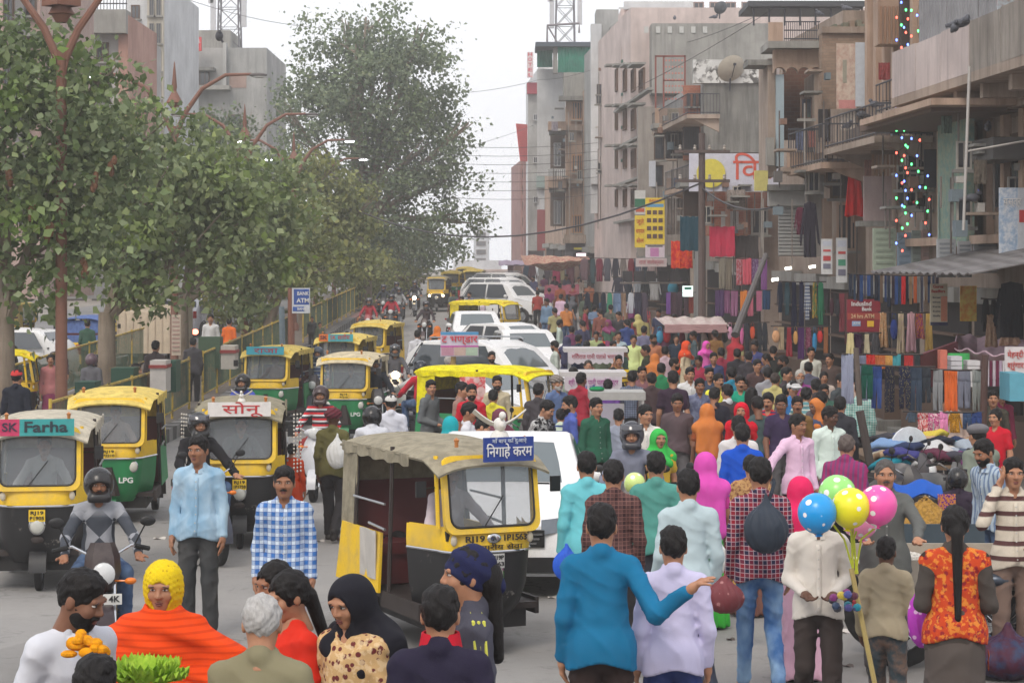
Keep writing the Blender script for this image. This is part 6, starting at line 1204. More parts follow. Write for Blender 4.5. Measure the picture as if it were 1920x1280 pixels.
# ================================================================ market goods, stalls, carts
ORD = ['first', 'second', 'third', 'fourth', 'fifth', 'sixth', 'seventh', 'eighth', 'ninth', 'tenth', 'eleventh', 'twelfth', 'thirteenth', 'fourteenth', 'fifteenth', 'sixteenth', 'seventeenth', 'eighteenth', 'nineteenth', 'twentieth'] + ['twenty ' + a for a in ('first', 'second', 'third', 'fourth', 'fifth', 'sixth', 'seventh', 'eighth', 'ninth')]
CN = [((200, 40, 44), 'red'), ((40, 60, 110), 'navy blue'), ((30, 30, 34), 'black'), ((70, 110, 170), 'blue'), ((220, 220, 220), 'white'), ((40, 130, 130), 'teal'), ((220, 120, 60), 'orange'), ((230, 190, 60), 'yellow'), ((200, 60, 140), 'magenta'), ((230, 150, 190), 'pink'), ((60, 120, 70), 'green'), ((120, 60, 130), 'purple'), ((130, 30, 60), 'maroon'), ((150, 150, 160), 'grey'), ((200, 180, 140), 'cream'), ((120, 90, 70), 'brown'), ((80, 90, 110), 'slate'), ((190, 150, 110), 'tan')]
def cname(c): return min(CN, key=lambda q: sum((a - b) ** 2 for a, b in zip(q[0], c)))[1]
_gar = {}
def garment_mesh(kind, seed=0):                       # unit garment: width 1, drop 1, hung from the origin
 key = (kind, seed % 4)
 if key in _gar: return _gar[key]
 rd = random.Random(seed % 4 + hash(kind) % 100 if False else seed % 4); q = MB(); ph = rd.uniform(0, 6)
 def fold(x, v): return .05 * math.sin(x * 15 + ph) * (.3 + v) + .035 * math.sin(x * 31 + 2 * ph + v * 3)
 if kind == 'trousers':
  q.sheet(lambda u, v: ((u - .5) * (.8 + .1 * v), fold(u, v * .35), -.3 * v), 10, 4, .06)
  for s_ in (-1, 1): q.sheet(lambda u, v: (s_ * .22 + (u - .5) * (.44 - .12 * v) + s_ * .03 * v, fold(u + s_, v), -.3 - .7 * v), 6, 8, .06)
 elif kind == 'shirt':
  q.sheet(lambda u, v: ((u - .5) * .62 * (1 + .08 * math.sin(v * 2)), fold(u, v), -.04 * abs(2 * u - 1) - v * (1 - .04 * abs(2 * u - 1))), 10, 8, .06)
  for s_ in (-1, 1): q.sheet(lambda u, v: (s_ * (.28 + .2 * v + .04 * u), fold(u, v) * .6, -.05 - .12 * u - .62 * v), 4, 6, .06)
 elif kind == 'dress':
  q.sheet(lambda u, v: ((u - .5) * (.62 + .4 * max(0, v - .2)), fold(u, v), -v - .02 * math.sin(u * 9)), 12, 10, .06)
 elif kind == 'bag':
  q.ell((0, 0, -.62), (.44, .22, .38), 12, 8); q.tube([(-.3, 0, -.4), (-.2, 0, -.05), (0, 0, 0), (.2, 0, -.05), (.3, 0, -.4)], .03, 5)
 else:
  q.sheet(lambda u, v: ((u - .5), fold(u, v) * 1.2, -v - .015 * math.sin(u * 20 + ph)), 16, 10, .03)
 _gar[key] = q.mesh(kind, [None] if False else [], 'full'); _gar[key].materials.append(None); return _gar[key]
NOUN = {'trousers': 'trousers', 'shirt': 'shirt', 'dress': 'dress', 'bag': 'bag', 'sheet': 'cloth'}
def hang(kind, px, py0, py1, wpx, d, col, label, pat=None, c2=None, rz=0.0, name=None, group=None, seed=0, dep=1.0, c3=None, sc=1.0):
 me = garment_mesh(kind, seed); o = put(name or {'sheet': 'hanging_cloth', 'bag': 'hanging_bag', 'dress': 'hanging_dress', 'shirt': 'hanging_shirt', 'trousers': 'hanging_trousers'}[kind], me); hgt = (py1 - py0) / F * d; wd = wpx / F * d
 o.location = W(px, py0, d); o.scale = (wd, min(wd, .5) * dep, hgt); o.rotation_euler = (0, 0, rz); setm(o, cloth(C(*col), pat, C(*c2) if c2 else None, C(*c3) if c3 else None, sc=sc / max(.3, wd) * .5 if False else sc)); return tag(o, label, NOUN[kind], group)
def row(px0, px1, py, d, items, where, group, slope=0.0, line=True):
 """garments along one line; items: (kind, colour, drop px, pattern, colour2)"""
 n = len(items); w_ = (px1 - px0) / n
 for k, it in enumerate(items):
  kind, col, drop = it[:3]; pat = it[3] if len(it) > 3 else None; c2 = it[4] if len(it) > 4 else None; yy = py + slope * k
  hang(kind, px0 + w_ * (k + .5) + random.uniform(-.15, .15) * w_, yy, yy + drop * random.uniform(.8, 1.12), w_ * (.98 if kind == 'sheet' else 1.2) * random.uniform(.72, 1.2), d + (k % 3) * .08, col, '%s %s on the %s, %s from left' % (cname(col), NOUN[kind], where, ORD[k]), pat, c2, random.uniform(-.5, .5), None, group, k)
 if line: q = MB(); q.tube([W(px0 - 3, py - 1, d), W((px0 + px1) / 2, py + slope * n / 2 + 1, d), W(px1 + 3, py + slope * n, d)], .014, 5); tag(q.build('clothes_line', M_iron), 'rail carrying the clothes of the ' + where, 'rail', 'clothes rails')
def pole(px0, py0, px1, py1, d, label, r=.05, c=(96, 84, 76), d2=None):
 q = MB(); q.tube([W(px0, py0, d), W(px1, py1, d2 or d)], r, 8); return tag(q.build('stall_pole', plain(C(*c), .8)), label, 'pole', 'stall poles')
G_FR = 'clothes hung for sale at the front stall'; G_BK = 'clothes hung for sale along the shops'
# --- front clothes stall, right
row(1580, 1626, 664, 31.4, [('sheet', (150, 156, 178), 90), ('sheet', (140, 146, 170), 80)], 'left end of the front stall', G_FR)
row(1622, 1728, 664, 31.2, [('sheet', (190, 50, 44), 24), ('sheet', (206, 120, 70), 26), ('sheet', (210, 160, 90), 24), ('sheet', (70, 150, 160), 28), ('sheet', (196, 60, 60), 30), ('sheet', (48, 58, 62), 40)], 'top rail of the front stall', G_FR)
row(1612, 1750, 684, 30.6, [('trousers', (20, 84, 70), 66), ('trousers', (52, 78, 140), 78), ('trousers', (34, 36, 58), 84, 'dots', (190, 180, 120)), ('trousers', (32, 36, 62), 84, 'dots', (200, 190, 110)), ('trousers', (60, 74, 92), 84), ('trousers', (56, 62, 70), 80)], 'middle line of the front stall', G_FR, .6)
row(1748, 1846, 693, 29.6, [('trousers', (134, 136, 138), 78), ('sheet', (226, 110, 50), 76), ('trousers', (126, 130, 146), 74), ('trousers', (146, 150, 146), 72)], 'nearest line with grey trousers', G_FR)
row(1696, 1842, 772, 29.0, [('shirt', (70, 84, 100), 24), ('trousers', (200, 28, 48), 50, 'print', (230, 200, 200)), ('trousers', (200, 40, 140), 42, 'print', (240, 210, 220)), ('trousers', (228, 140, 186), 40), ('shirt', (222, 160, 40), 36, 'floral', (60, 40, 30)), ('trousers', (60, 84, 120), 34), ('trousers', (44, 66, 120), 34)], 'low line of childrens clothes', G_FR)
pole(1605, 652, 1612, 760, 30.5, 'thin wooden pole carrying the middle clothes line', .04); pole(1612, 770, 1632, 872, 27.5, 'dark crooked pole in front of the folded jeans', .055, (70, 60, 56)); pole(1847, 665, 1842, 860, 29.4, 'brown post at the right end of the front stall', .05, (80, 56, 50))
def table(px0, px1, py, d, depth, label, m=None, h=None):
 x0, x1 = xat(px0, d), xat(px1, d); z = zat(py, d); g = gz(d); o = empty('stall_table', ((x0 + x1) / 2, d, g), 0, label, 'table', 'stall tables'); w2 = (x1 - x0) / 2; q = MB(); q.b2(-w2, w2, 0, depth, z - g - .06, z - g); q.build('table_top', m or M_wood, o)
 for sx in (-1, 1):
  for yy in (.08, depth - .08): q = MB(); q.b2(sx * (w2 - .08) - .03, sx * (w2 - .08) + .03, yy - .03, yy + .03, 0, z - g - .06); q.build('leg', M_wood, o)
 return o
table(1650, 1835, 872, 27.2, 2.6, 'long wooden table heaped with folded jeans and shirts')
fc = [(40, 52, 84), (206, 198, 180), (70, 80, 100), (34, 38, 50), (120, 150, 190), (60, 60, 66), (226, 220, 210), (180, 150, 120), (50, 64, 110), (150, 160, 170)]
fc2 = [(20, 130, 150), (170, 44, 60), (60, 60, 70), (60, 60, 120), (200, 180, 70), (130, 50, 120), (190, 190, 190), (40, 60, 90), (70, 80, 150), (90, 40, 60)]
fold = MB(); fold.sheet(lambda u, v: ((u - .5) * .42, (v - .5) * .34, .05 + .025 * math.sin(u * 7 + 1) * math.sin(v * 5) - .05 * (2 * u - 1) ** 4 - .04 * (2 * v - 1) ** 4), 8, 8, .05); foldm = fold.mesh('folded_garment', [None], 'full') if False else None
fold = MB(); fold.sheet(lambda u, v: ((u - .5) * .46, (v - .5) * .38, .06 + .02 * math.sin(u * 9 + 1) * math.sin(v * 7) - .05 * (2 * u - 1) ** 4 - .05 * (2 * v - 1) ** 4), 9, 9, .06); foldm = fold.mesh('folded_garment', [], 'full'); foldm.materials.append(None)
rd = random.Random(4)
k = 0
for r_ in range(7):
 for c_ in range(6):
  cols = fc2 if (r_ < 1 or (r_ + c_) % 4 == 0) else fc; col = cols[(r_ * 7 + c_ * 3) % 10]; o = put('folded_garment', foldm); dd = 27.35 + r_ * .33; x0 = xat(1660, 27.2) + .1 + c_ * .2 + r_ * .05 + rd.uniform(-.06, .06); o.location = (x0, dd, zat(872, 27.2) + .05 * (r_ % 3) + rd.uniform(0, .14) - .0); o.rotation_euler = (rd.uniform(-.25, .25), rd.uniform(-.25, .25), rd.uniform(0, 3)); setm(o, cloth(C(*col)))
  tag(o, '%s folded garment on the jeans table, row %s from the front and %s across' % (cname(col), ORD[r_], ORD[c_]), 'garment', 'folded clothes on the table')
q = MB(); q.lathe([(.001, 0), (.3, .0), (.3, .03), (.001, .03)], W(1706, 842, 28), 18, 'Y', M=Matrix.Rotation(R(25), 3, 'Z')); tag(q.build('round_mirror', plain(C(220, 224, 228), .1)), 'white round disc of a helmet lid among the coloured garments', 'disc')
# --- back rows along the shops
mix1 = [(44, 50, 66), (120, 100, 84), (60, 80, 110), (150, 150, 150), (60, 50, 60), (170, 140, 110), (40, 70, 120), (200, 40, 44), (90, 90, 110), (60, 90, 150), (190, 100, 60), (50, 60, 80)]
row(1592, 1652, 514, 42.6, [('sheet', mix1[i % 12], 46) for i in (0, 2, 4, 6, 8, 9, 11, 0, 2)], 'belt rack above the bank sign', G_BK)
row(1650, 1760, 516, 41.4, [('sheet', mix1[(i * 5 + 1) % 12], 50 + 6 * (i % 3)) for i in range(16)], 'long belt rack over the dresses', G_BK)
row(1650, 1748, 586, 40.6, [('dress', (220, 190, 150), 70, 'floral', (200, 120, 60)), ('bag', (40, 60, 130), 46), ('dress', (226, 216, 170), 78, 'floral', (230, 200, 200)), ('dress', (216, 170, 180), 72), ('dress', (206, 130, 60), 60, 'print', (160, 60, 120)), ('dress', (216, 180, 100), 70)], 'dress rail beside the bank sign', G_BK)
row(1588, 1650, 624, 40.4, [('dress', (214, 200, 150), 46), ('shirt', (60, 30, 60), 40), ('dress', (210, 200, 170), 48), ('shirt', (90, 90, 96), 42)], 'rail below the bank sign', G_BK)
row(1456, 1546, 528, 47.4, [('shirt', (40, 50, 70), 66), ('shirt', (52, 78, 88), 70), ('dress', (30, 34, 60), 104), ('dress', (34, 36, 62), 108), ('shirt', (190, 196, 206), 70, 'hstripe', (60, 80, 130)), ('dress', (200, 150, 60), 70, 'print', (40, 130, 90)), ('shirt', (44, 110, 80), 76)], 'crowded rail left of the white pillar', G_BK)
row(1448, 1556, 612, 46.0, [('bag', (210, 160, 120), 34), ('sheet', (190, 170, 140), 50), ('dress', (150, 50, 60), 66), ('bag', (200, 150, 90), 40), ('sheet', (90, 50, 110), 56), ('shirt', (130, 60, 90), 50, 'dots', WHITE and (230, 220, 220)), ('bag', (60, 140, 190), 46), ('bag', (200, 50, 50), 34), ('sheet', (180, 120, 80), 56)], 'lower rail with bags', G_BK)
row(1556, 1592, 548, 46.6, [('bag', (70, 40, 50), 40), ('bag', (50, 50, 56), 44), ('sheet', (130, 60, 70), 80), ('sheet', (90, 60, 60), 90)], 'narrow rail beside the pillar', G_BK)
row(1344, 1440, 484, 56.5, [('sheet', (126, 120, 108), 54), ('sheet', (140, 132, 118), 54), ('sheet', (196, 70, 84), 56, 'print', (214, 170, 180)), ('sheet', (200, 90, 106), 56), ('sheet', (120, 70, 130), 54, 'print', (170, 150, 190)), ('sheet', (140, 90, 150), 54)], 'upper curtain row', G_BK)
row(1342, 1444, 544, 56.2, [('sheet', (80, 60, 96), 44), ('sheet', (150, 100, 140), 46), ('sheet', (160, 110, 146), 46), ('sheet', (214, 130, 60), 44), ('sheet', (196, 110, 130), 46), ('sheet', (186, 110, 140), 44), ('sheet', (50, 80, 120), 40)], 'lower curtain row', G_BK)
row(1246, 1302, 548, 66, [('sheet', (120, 80, 150), 46), ('sheet', (86, 66, 76), 44), ('sheet', (80, 60, 72), 46), ('sheet', (84, 64, 74), 44), ('sheet', (150, 70, 60), 40)], 'brown curtain row by the utility pole', G_BK)
row(1096, 1216, 548, 72, [('shirt', (34, 38, 52), 62), ('shirt', (30, 32, 40), 76), ('shirt', (40, 44, 60), 70), ('shirt', (64, 140, 110), 64), ('trousers', (110, 130, 160), 66), ('trousers', (176, 146, 124), 64), ('shirt', (206, 210, 220), 36), ('trousers', (60, 60, 80), 66), ('shirt', (80, 70, 84), 56)], 'dark jacket stall', G_BK)
row(1090, 1180, 600, 70, [('shirt', (30, 34, 44), 50), ('shirt', (36, 42, 58), 54), ('shirt', (40, 40, 46), 48), ('shirt', (50, 60, 80), 50)], 'second rail of the dark jacket stall', G_BK)
row(1232, 1366, 612, 56, [('bag', (70, 150, 190), 34), ('bag', (200, 50, 60), 36), ('bag', (40, 44, 54), 44), ('bag', (130, 40, 60), 40), ('bag', (40, 110, 120), 44), ('bag', (80, 80, 150), 40), ('bag', (60, 60, 66), 40), ('bag', (160, 120, 100), 42), ('bag', (180, 140, 110), 40), ('bag', (90, 96, 90), 36)], 'bag stall under the cream canopy', G_BK)
row(1362, 1440, 604, 54, [('bag', (226, 170, 200), 40), ('bag', (214, 190, 120), 40), ('bag', (230, 120, 180), 44), ('shirt', (60, 60, 70), 50), ('bag', (216, 90, 60), 30), ('shirt', (52, 56, 62), 56), ('shirt', (44, 48, 56), 56)], 'toy rail right of the cream canopy', G_BK)
row(1090, 1260, 484, 86, [('shirt', (110, 90, 96), 40), ('shirt', (70, 90, 96), 46), ('shirt', (130, 60, 76), 44), ('shirt', (90, 90, 100), 46), ('shirt', (60, 60, 70), 44), ('shirt', (140, 130, 126), 40), ('shirt', (120, 50, 60), 46), ('shirt', (80, 90, 110), 44), ('shirt', (60, 70, 80), 44), ('shirt', (170, 150, 150), 40), ('shirt', (90, 80, 90), 46), ('shirt', (60, 60, 66), 46)], 'far shop rail below the shoe sign', G_BK)
row(1150, 1290, 520, 80, [('shirt', (60, 60, 72), 40), ('shirt', (50, 56, 70), 42), ('shirt', (150, 156, 166), 40), ('shirt', (60, 66, 72), 40), ('shirt', (196, 196, 198), 44), ('shirt', (70, 70, 80), 40), ('bag', (60, 150, 180), 40), ('shirt', (90, 70, 90), 40)], 'rail behind the dark jackets', G_BK)
row(950, 1090, 498, 118, [('sheet', (110, 90, 90), 30), ('shirt', (140, 120, 110), 30), ('shirt', (60, 80, 100), 32), ('shirt', (90, 60, 70), 30), ('shirt', (150, 150, 150), 30), ('shirt', (80, 70, 80), 34), ('sheet', (150, 40, 80), 34), ('sheet', (150, 140, 110), 34), ('sheet', (90, 50, 60), 36), ('shirt', (120, 100, 90), 32)], 'farthest clothes row at the street end', G_BK)
row(1842, 1870, 560, 36.4, [('shirt', (30, 32, 38), 74), ('shirt', (40, 44, 50), 80)], 'dark garment rail under the awning', G_BK); hang('shirt', 1896, 528, 632, 62, 34.8, (28, 32, 40), 'large black coat hanging in a frame at the right edge', name='hanging_coat', dep=.5); hang('dress', 1893, 612, 648, 46, 34.9, (206, 180, 150), 'cream floral skirt below the black coat at the right edge', 'floral', (170, 110, 90)); hang('dress', 1858, 590, 650, 26, 35.2, (196, 170, 140), 'cream dress beside the black coat', 'floral', (150, 110, 90))
hang('sheet', 1278, 452, 503, 40, 62, (196, 28, 44), 'bright red and orange blanket hanging before the utility pole', 'mottle', (228, 96, 40), name='hanging_blanket', dep=.4); hang('sheet', 1295, 406, 470, 40, 61, (36, 70, 84), 'dark teal blanket on the brick shop balcony', name='hanging_blanket', dep=.4); hang('sheet', 1354, 425, 481, 48, 61.4, (196, 54, 84), 'rose red blanket right of the utility pole', name='hanging_blanket', dep=.4); hang('sheet', 1400, 442, 484, 44, 61.6, (70, 66, 66), 'dark grey shawl right of the rose red blanket', name='hanging_blanket', dep=.4)
hang('shirt', 1518, 378, 482, 34, 50.6, (46, 42, 54), 'black hooded jacket hung high on the arched building', name='hanging_jacket'); hang('shirt', 1500, 388, 440, 20, 50.8, (96, 40, 60), 'dark maroon shirt next to the black jacket on the arched building')
hang('dress', 1602, 318, 405, 40, 49.0, (200, 30, 30), 'long red skirt on the hanging mannequin'); q = MB(); q.ell(W(1599, 306, 49), (.1, .08, .17)); q.ell(W(1599, 292, 49), (.07, .07, .05)); tag(q.build('mannequin_torso', plain(C(206, 196, 180), .5), None, True), 'pale mannequin torso above the red skirt', 'mannequin')
hang('sheet', 1120, 640, 668, 30, 60, (214, 80, 60), 'red small cloth over a stall corner, below the dark jackets')
for k, (px, y0, y1, wd, d, col, lab) in enumerate(((1658, 118, 150, 22, 46.2, (150, 70, 70), 'faded red cloth drying on the railing beside the lights'), (1590, 212, 246, 30, 50.8, (190, 180, 170), 'pale towel drying on the salmon balcony'), (1500, 246, 282, 18, 52.2, (110, 120, 150), 'blue grey towel on the arched balcony rail'), (1522, 246, 276, 14, 52.2, (180, 120, 110), 'pinkish towel on the arched balcony rail'), (1262, 204, 226, 20, 78.3, (160, 150, 130), 'beige cloth on the orange caged balcony'), (1268, 334, 352, 16, 77.9, (90, 110, 150), 'blue cloth on the lower caged balcony'), (1040, 228, 246, 12, 120.2, (170, 160, 170), 'pale cloth on the upper balcony of the green roofed building'), (1700, 150, 190, 26, 44.2, (120, 110, 96), 'brown cloth over the iron railing by the string lights'), (1838, 300, 345, 26, 37.6, (126, 116, 104), 'dusty brown cloth below the air conditioner'), (1775, 190, 250, 20, 39.0, (110, 130, 120), 'grey green cloth under the pink balcony end'), (1380, 356, 392, 34, 61.5, (150, 140, 134), 'dusty cloth under the large painted sign'), (1630, 300, 352, 18, 47.6, (140, 100, 90), 'dull red cloth beside the hanging mannequin'))):
 hang('sheet', px, y0, y1, wd, d, col, lab, 'mottle', tuple(int(v * .8) for v in col), random.uniform(-.2, .2), None, 'cloths drying on the balconies', k, .6)
# --- canopies, boxes, panels
def canopy(pts, label, col, c2=None, sag=.25, name='stall_canopy', th=.02):
 a, b, c, d_ = [Vector(p) for p in pts]; q = MB(); q.sheet(lambda u, v: (a.lerp(b, u)).lerp(d_.lerp(c, u), v) - Vector((0, 0, sag * math.sin(u * math.pi) * math.sin(v * math.pi) + .03 * math.sin(u * 25))), 20, 8, th); return tag(q.build(name, cloth(C(*col), 'mottle', C(*(c2 or col)), wr=.8), None, True), label, 'canopy', 'cloth canopies over stalls')
canopy([W(1790, 652, 33), W(1925, 672, 31), W(1925, 640, 35), W(1795, 626, 37)], 'pink cloth canopy sagging at the right edge', (206, 176, 186), (190, 160, 172), .5)
canopy([W(1250, 612, 54), W(1368, 612, 54), W(1352, 594, 58), W(1228, 594, 58)], 'cream canopy over the bag stall', (206, 198, 190), (186, 160, 160), .1); hang('sheet', 1305, 608, 624, 118, 53.9, (176, 140, 140), 'pinkish valance of the cream canopy', name='canopy_valance', dep=.3)
canopy([W(984, 496, 104), W(1106, 486, 104), W(1104, 482, 112), W(976, 478, 112)], 'red and cream awning stretched over the far stalls', (176, 100, 96), (206, 186, 160), .6)
canopy([W(1020, 552, 92), W(1086, 552, 92), W(1086, 534, 95), W(1022, 534, 95)], 'maroon canopy of a far cart stall', (120, 46, 64), (140, 80, 90), .1); canopy([W(935, 497, 125), W(1010, 495, 125), W(1010, 488, 132), W(935, 488, 132)], 'pale purple canopy at the far end of the market', (170, 156, 176), (150, 140, 160), .2)
q = MB(); a, b = W(1712, 668, 31.8), W(1790, 640, 33.2); q.sheet(lambda u, v: a.lerp(b, u) - Vector((0, 0, v * .55)), 2, 2, .05); tag(q.build('maroon_panel', plain(C(104, 40, 50), .6)), 'dark maroon board behind the front clothes stall', 'board')
def bx(name, px0, px1, py0, py1, d, dep, col, label, cat='box', group=None, m=None):
 q = MB(); q.b2(xat(px0, d), xat(px1, d), d, d + dep, zat(py1, d), zat(py0, d)); return tag(q.build(name, m or plain(C(*col), .6)), label, cat, group)
for k in range(6): bx('shoe_box', 1783 + (k % 2) * .8, 1804, 668 + k * 9, 676 + k * 9, 32 - .0 * k, .3, (206, 206, 212), 'white shoe box, %s down the left stack by the green board' % ORD[k], 'box', 'white shoe boxes')
for k in range(5): bx('shoe_box', 1814, 1838 - k % 2, 676 + k * 10, 685 + k * 10, 32, .3, (214, 212, 214), 'white shoe box, %s down the right stack by the green board' % ORD[k], 'box', 'white shoe boxes')
bx('green_board', 1778, 1818, 662, 694, 32.6, .05, (70, 190, 100), 'bright green board behind the white boxes', 'board'); bx('blue_cabinet', 1893, 1924, 700, 752, 29, .6, (90, 160, 180), 'light blue wooden cabinet at the right edge', 'cabinet'); bx('orange_cloth_roll', 1763, 1776, 656, 695, 31.6, .2, (200, 110, 90), 'orange roll of cloth by the maroon board', 'cloth roll')
for k in range(6): hang('sheet', 1852 + k * 6, 676, 724, 5, 31, [(220, 210, 220), (110, 40, 70), (200, 190, 200), (120, 50, 80), (190, 170, 190), (214, 210, 214)][k], 'narrow white or maroon garland strip by the boxes, %s from the left' % ORD[k], group='garland strips')
# shop openings and counters
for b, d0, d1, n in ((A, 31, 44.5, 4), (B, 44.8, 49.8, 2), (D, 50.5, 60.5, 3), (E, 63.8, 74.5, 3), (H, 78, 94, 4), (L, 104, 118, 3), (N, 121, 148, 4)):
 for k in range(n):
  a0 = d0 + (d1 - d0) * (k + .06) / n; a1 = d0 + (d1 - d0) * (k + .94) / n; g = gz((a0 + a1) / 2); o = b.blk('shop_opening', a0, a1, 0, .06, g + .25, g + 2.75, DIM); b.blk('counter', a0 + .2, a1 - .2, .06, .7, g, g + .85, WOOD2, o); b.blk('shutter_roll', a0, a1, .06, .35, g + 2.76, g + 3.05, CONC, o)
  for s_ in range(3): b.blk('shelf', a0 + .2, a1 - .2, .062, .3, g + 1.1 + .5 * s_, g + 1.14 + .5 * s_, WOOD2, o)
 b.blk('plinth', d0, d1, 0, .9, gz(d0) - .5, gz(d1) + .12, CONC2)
# --- signs, carts in the crowd
def cart(px, py_top, d, wpx, label, signtxt=None, canopyc=None, low=None, h=.85, frame=None, rz=0):
 """street vendor's handcart: deck, legs, bicycle wheels, posts and a scalloped sign"""
 g = gz(d); wd = wpx / F * d; o = empty('vendor_cart', (xat(px, d), d, g), rz, label, 'cart', 'vendor carts'); q = MB(); q.b2(-wd / 2, wd / 2, 0, 1.0, h - .08, h); q.build('deck', M_wood, o)
 for y0, y1 in ((-.03, .0), (1.0, 1.03)): q = MB(); q.b2(-wd / 2, wd / 2, y0, y1, h - .12, h + .12); q.build('side_board', plain(C(*(low or (150, 140, 128))), .7), o)
 for sx in (-1, 1):
  for yy in (.1, .9): wheel(o, (sx * wd * .3, yy, .33), .33, .05, False, R(90)); q = MB(); q.tube([(sx * wd * .3, yy, .33), (sx * wd * .3, yy, h - .08)], .02, 5); q.build('axle_strut', M_iron, o)
 top = zat(py_top, d) - g
 if signtxt:
  for sx in (-1, 1):
   for yy in (.05, .95): q = MB(); q.b2(sx * (wd / 2 - .05) - .025, sx * (wd / 2 - .05) + .025, yy - .025, yy + .025, h, top); q.build('post', plain(C(190, 190, 190), .6), o)
  q = MB(); q.b2(-wd / 2 - .08, wd / 2 + .08, -.05, 1.05, top, top + .08); q.build('roof', plain(C(*(canopyc or (200, 196, 196))), .6), o)
  pts = [(-wd / 2, 0), (wd / 2, 0)]; n = 8
  for k in range(n):
   for a in (20, 70, 110, 160): pts.append((wd / 2 - wd / n * (k + .5) + wd / n * .5 * math.cos(R(a)), -.2 - .05 * math.sin(R(a))))
  q = MB(); q.prism(pts, lambda a, b, t: (a, t, top + b), -.08, -.06); q.build('scalloped_sign', plain(C(206, 198, 206), .6), o); text(signtxt[0], o, (0, -.086, top - .1), .13, plain(C(*signtxt[1]), .6), fit=wd * .86, bold=.003)
  if len(signtxt) > 2: text(signtxt[2], o, (0, -.086, top - .19), .09, plain(C(40, 60, 160), .6), fit=wd * .5, bold=.003)
 return o
cart(1117, 660, 45, 105, 'white roofed snack cart with scalloped sign, farther of two', ('गिरीराज पानी पतासे भण्डार', (170, 60, 80))); cart(1112, 706, 37.5, 108, 'snack cart with purple lettered scalloped sign behind the grey metal cart', ('श्री कृष्णा पानी पतासे सेन्टर', (170, 60, 150), 'जय माँ दुर्गा'))
o = empty('metal_snack_cart', (xat(1158, 32), 32, gz(32)), 0, 'grey metal framed snack cart pushed by a boy', 'cart', 'vendor carts'); zt = zat(735, 32) - gz(32); zm = zat(850, 32) - gz(32)
q = MB(); q.b2(-.42, .42, 0, .8, zt - .12, zt); q.build('roof', plain(C(176, 174, 170), .5, .3), o); q = MB(); q.b2(-.4, .4, 0, .8, zm, zm + .06); q.build('deck', plain(C(170, 166, 160), .5, .3), o); q = MB(); q.b2(-.4, .1, .02, .06, zm + .06, zm + .75); q.build('glass_panel', glass((.5, .5, .5, 1), .5), o)
for sx in (-.39, .36):
 for yy in (.03, .77): q = MB(); q.b2(sx, sx + .04, yy - .02, yy + .02, .3, zt - .12); q.build('post', plain(C(186, 184, 180), .5, .4), o)
for sx in (-1, 1): wheel(o, (sx * .3, .4, .3), .3, .05, False, R(90))
q = MB(); q.ell((-.3, .3, zt + .03), (.12, .1, .04)); q.build('green_cloth', cloth(C(30, 130, 80)), o, True)
bo = sign('street_board', 826, 897, 622, 668, 39.5, C(206, 196, 214), 'tilted printed signboard with big red Hindi word in the middle of the street', [('ट भण्डार', .5, .3, .4, C(214, 36, 60), .95)], .05, .06, pics=[(0, 1, 0, .12, C(80, 150, 200)), (0, 1, .56, .62, C(190, 60, 160)), (.02, .35, .62, .96, C(190, 140, 160)), (.36, .66, .62, .96, C(196, 170, 160)), (.67, .98, .62, .96, C(170, 190, 170))]); pole(850, 668, 850, 848, 39.6, 'wooden post under the tilted red Hindi signboard', .05, (180, 150, 90))
sign('bank_atm_sign', 548, 581, 540, 587, 62, C(206, 210, 216), 'white sign with blue BANK ATM panels on the left of the road', [('BANK', .62, .22, .2, WHITE, .66), ('ATM', .62, .5, .24, WHITE, .7), ('BANK', .55, .83, .14, WHITE, .5)], .15, pics=[(.1, .97, .04, .66, C(40, 80, 160)), (.05, .7, .74, .92, C(50, 90, 170))]); pole(546, 540, 546, 655, 62.2, 'rusty brown post carrying the bank sign', .1, (130, 84, 66)); pole(528, 575, 530, 665, 60, 'pale blue grey sign post left of the bank sign', .08, (120, 136, 146))
sign('notice_pillar', 322, 339, 590, 666, 52, C(190, 176, 160), 'tall pale notice board fixed to the slim tree trunk', [], .06, pics=[(.1, .9, .06 + .1 * k, .1 + .1 * k, C(170, 140, 130)) for k in range(9)])
for k, (a, b, c, e, d) in enumerate(((281, 311, 676, 735, 41.5), (414, 441, 648, 692, 50), (208, 250, 690, 738, 41.5), (372, 412, 632, 690, 52), (312, 330, 676, 735, 42.2), (140, 178, 716, 740, 39))):
 col = [(206, 200, 194), (196, 190, 180), (36, 78, 62), (60, 84, 62), (40, 80, 64), (44, 84, 70)][k]; bx('kiosk_box', a, b, c, e, d, .6, col, ['white advertising box with a red lid on the median', 'second white advertising box farther along the median', 'dark green stall box behind the pale tree trunk', 'leafy green planter cage on the median', 'green box beside the white advertising box', 'low green box at the left of the median'][k], 'box', 'boxes on the median')
 if k < 2: q = MB(); q.b2(xat(a, d) - .02, xat(b, d) + .02, d - .04, d + .62, zat(c + 14, d), zat(c + 8, d)); tag(q.build('box_band', plain(C(150, 60, 56), .6)), ['red band round the nearer white advertising box', 'red band round the farther white advertising box'][k], 'band')
table(205, 252, 690, 41.8, .7, 'small table with white papers on the median'); table(252, 285, 702, 42.3, .6, 'low bench of the sitting man on the median')
# far stall strip: speakers and coats
for k in range(5): bx('loudspeaker', 1168 + k * 22, 1186 + k * 22, 508, 528, 78, .5, (44, 40, 44), 'black loudspeaker cabinet on the far shelf, %s from the left' % ORD[k], 'speaker', 'loudspeakers on a shelf')
bx('speaker_shelf', 1164, 1280, 529, 532, 77.8, .7, (120, 110, 104), 'long wooden shelf under the black loudspeakers', 'shelf')
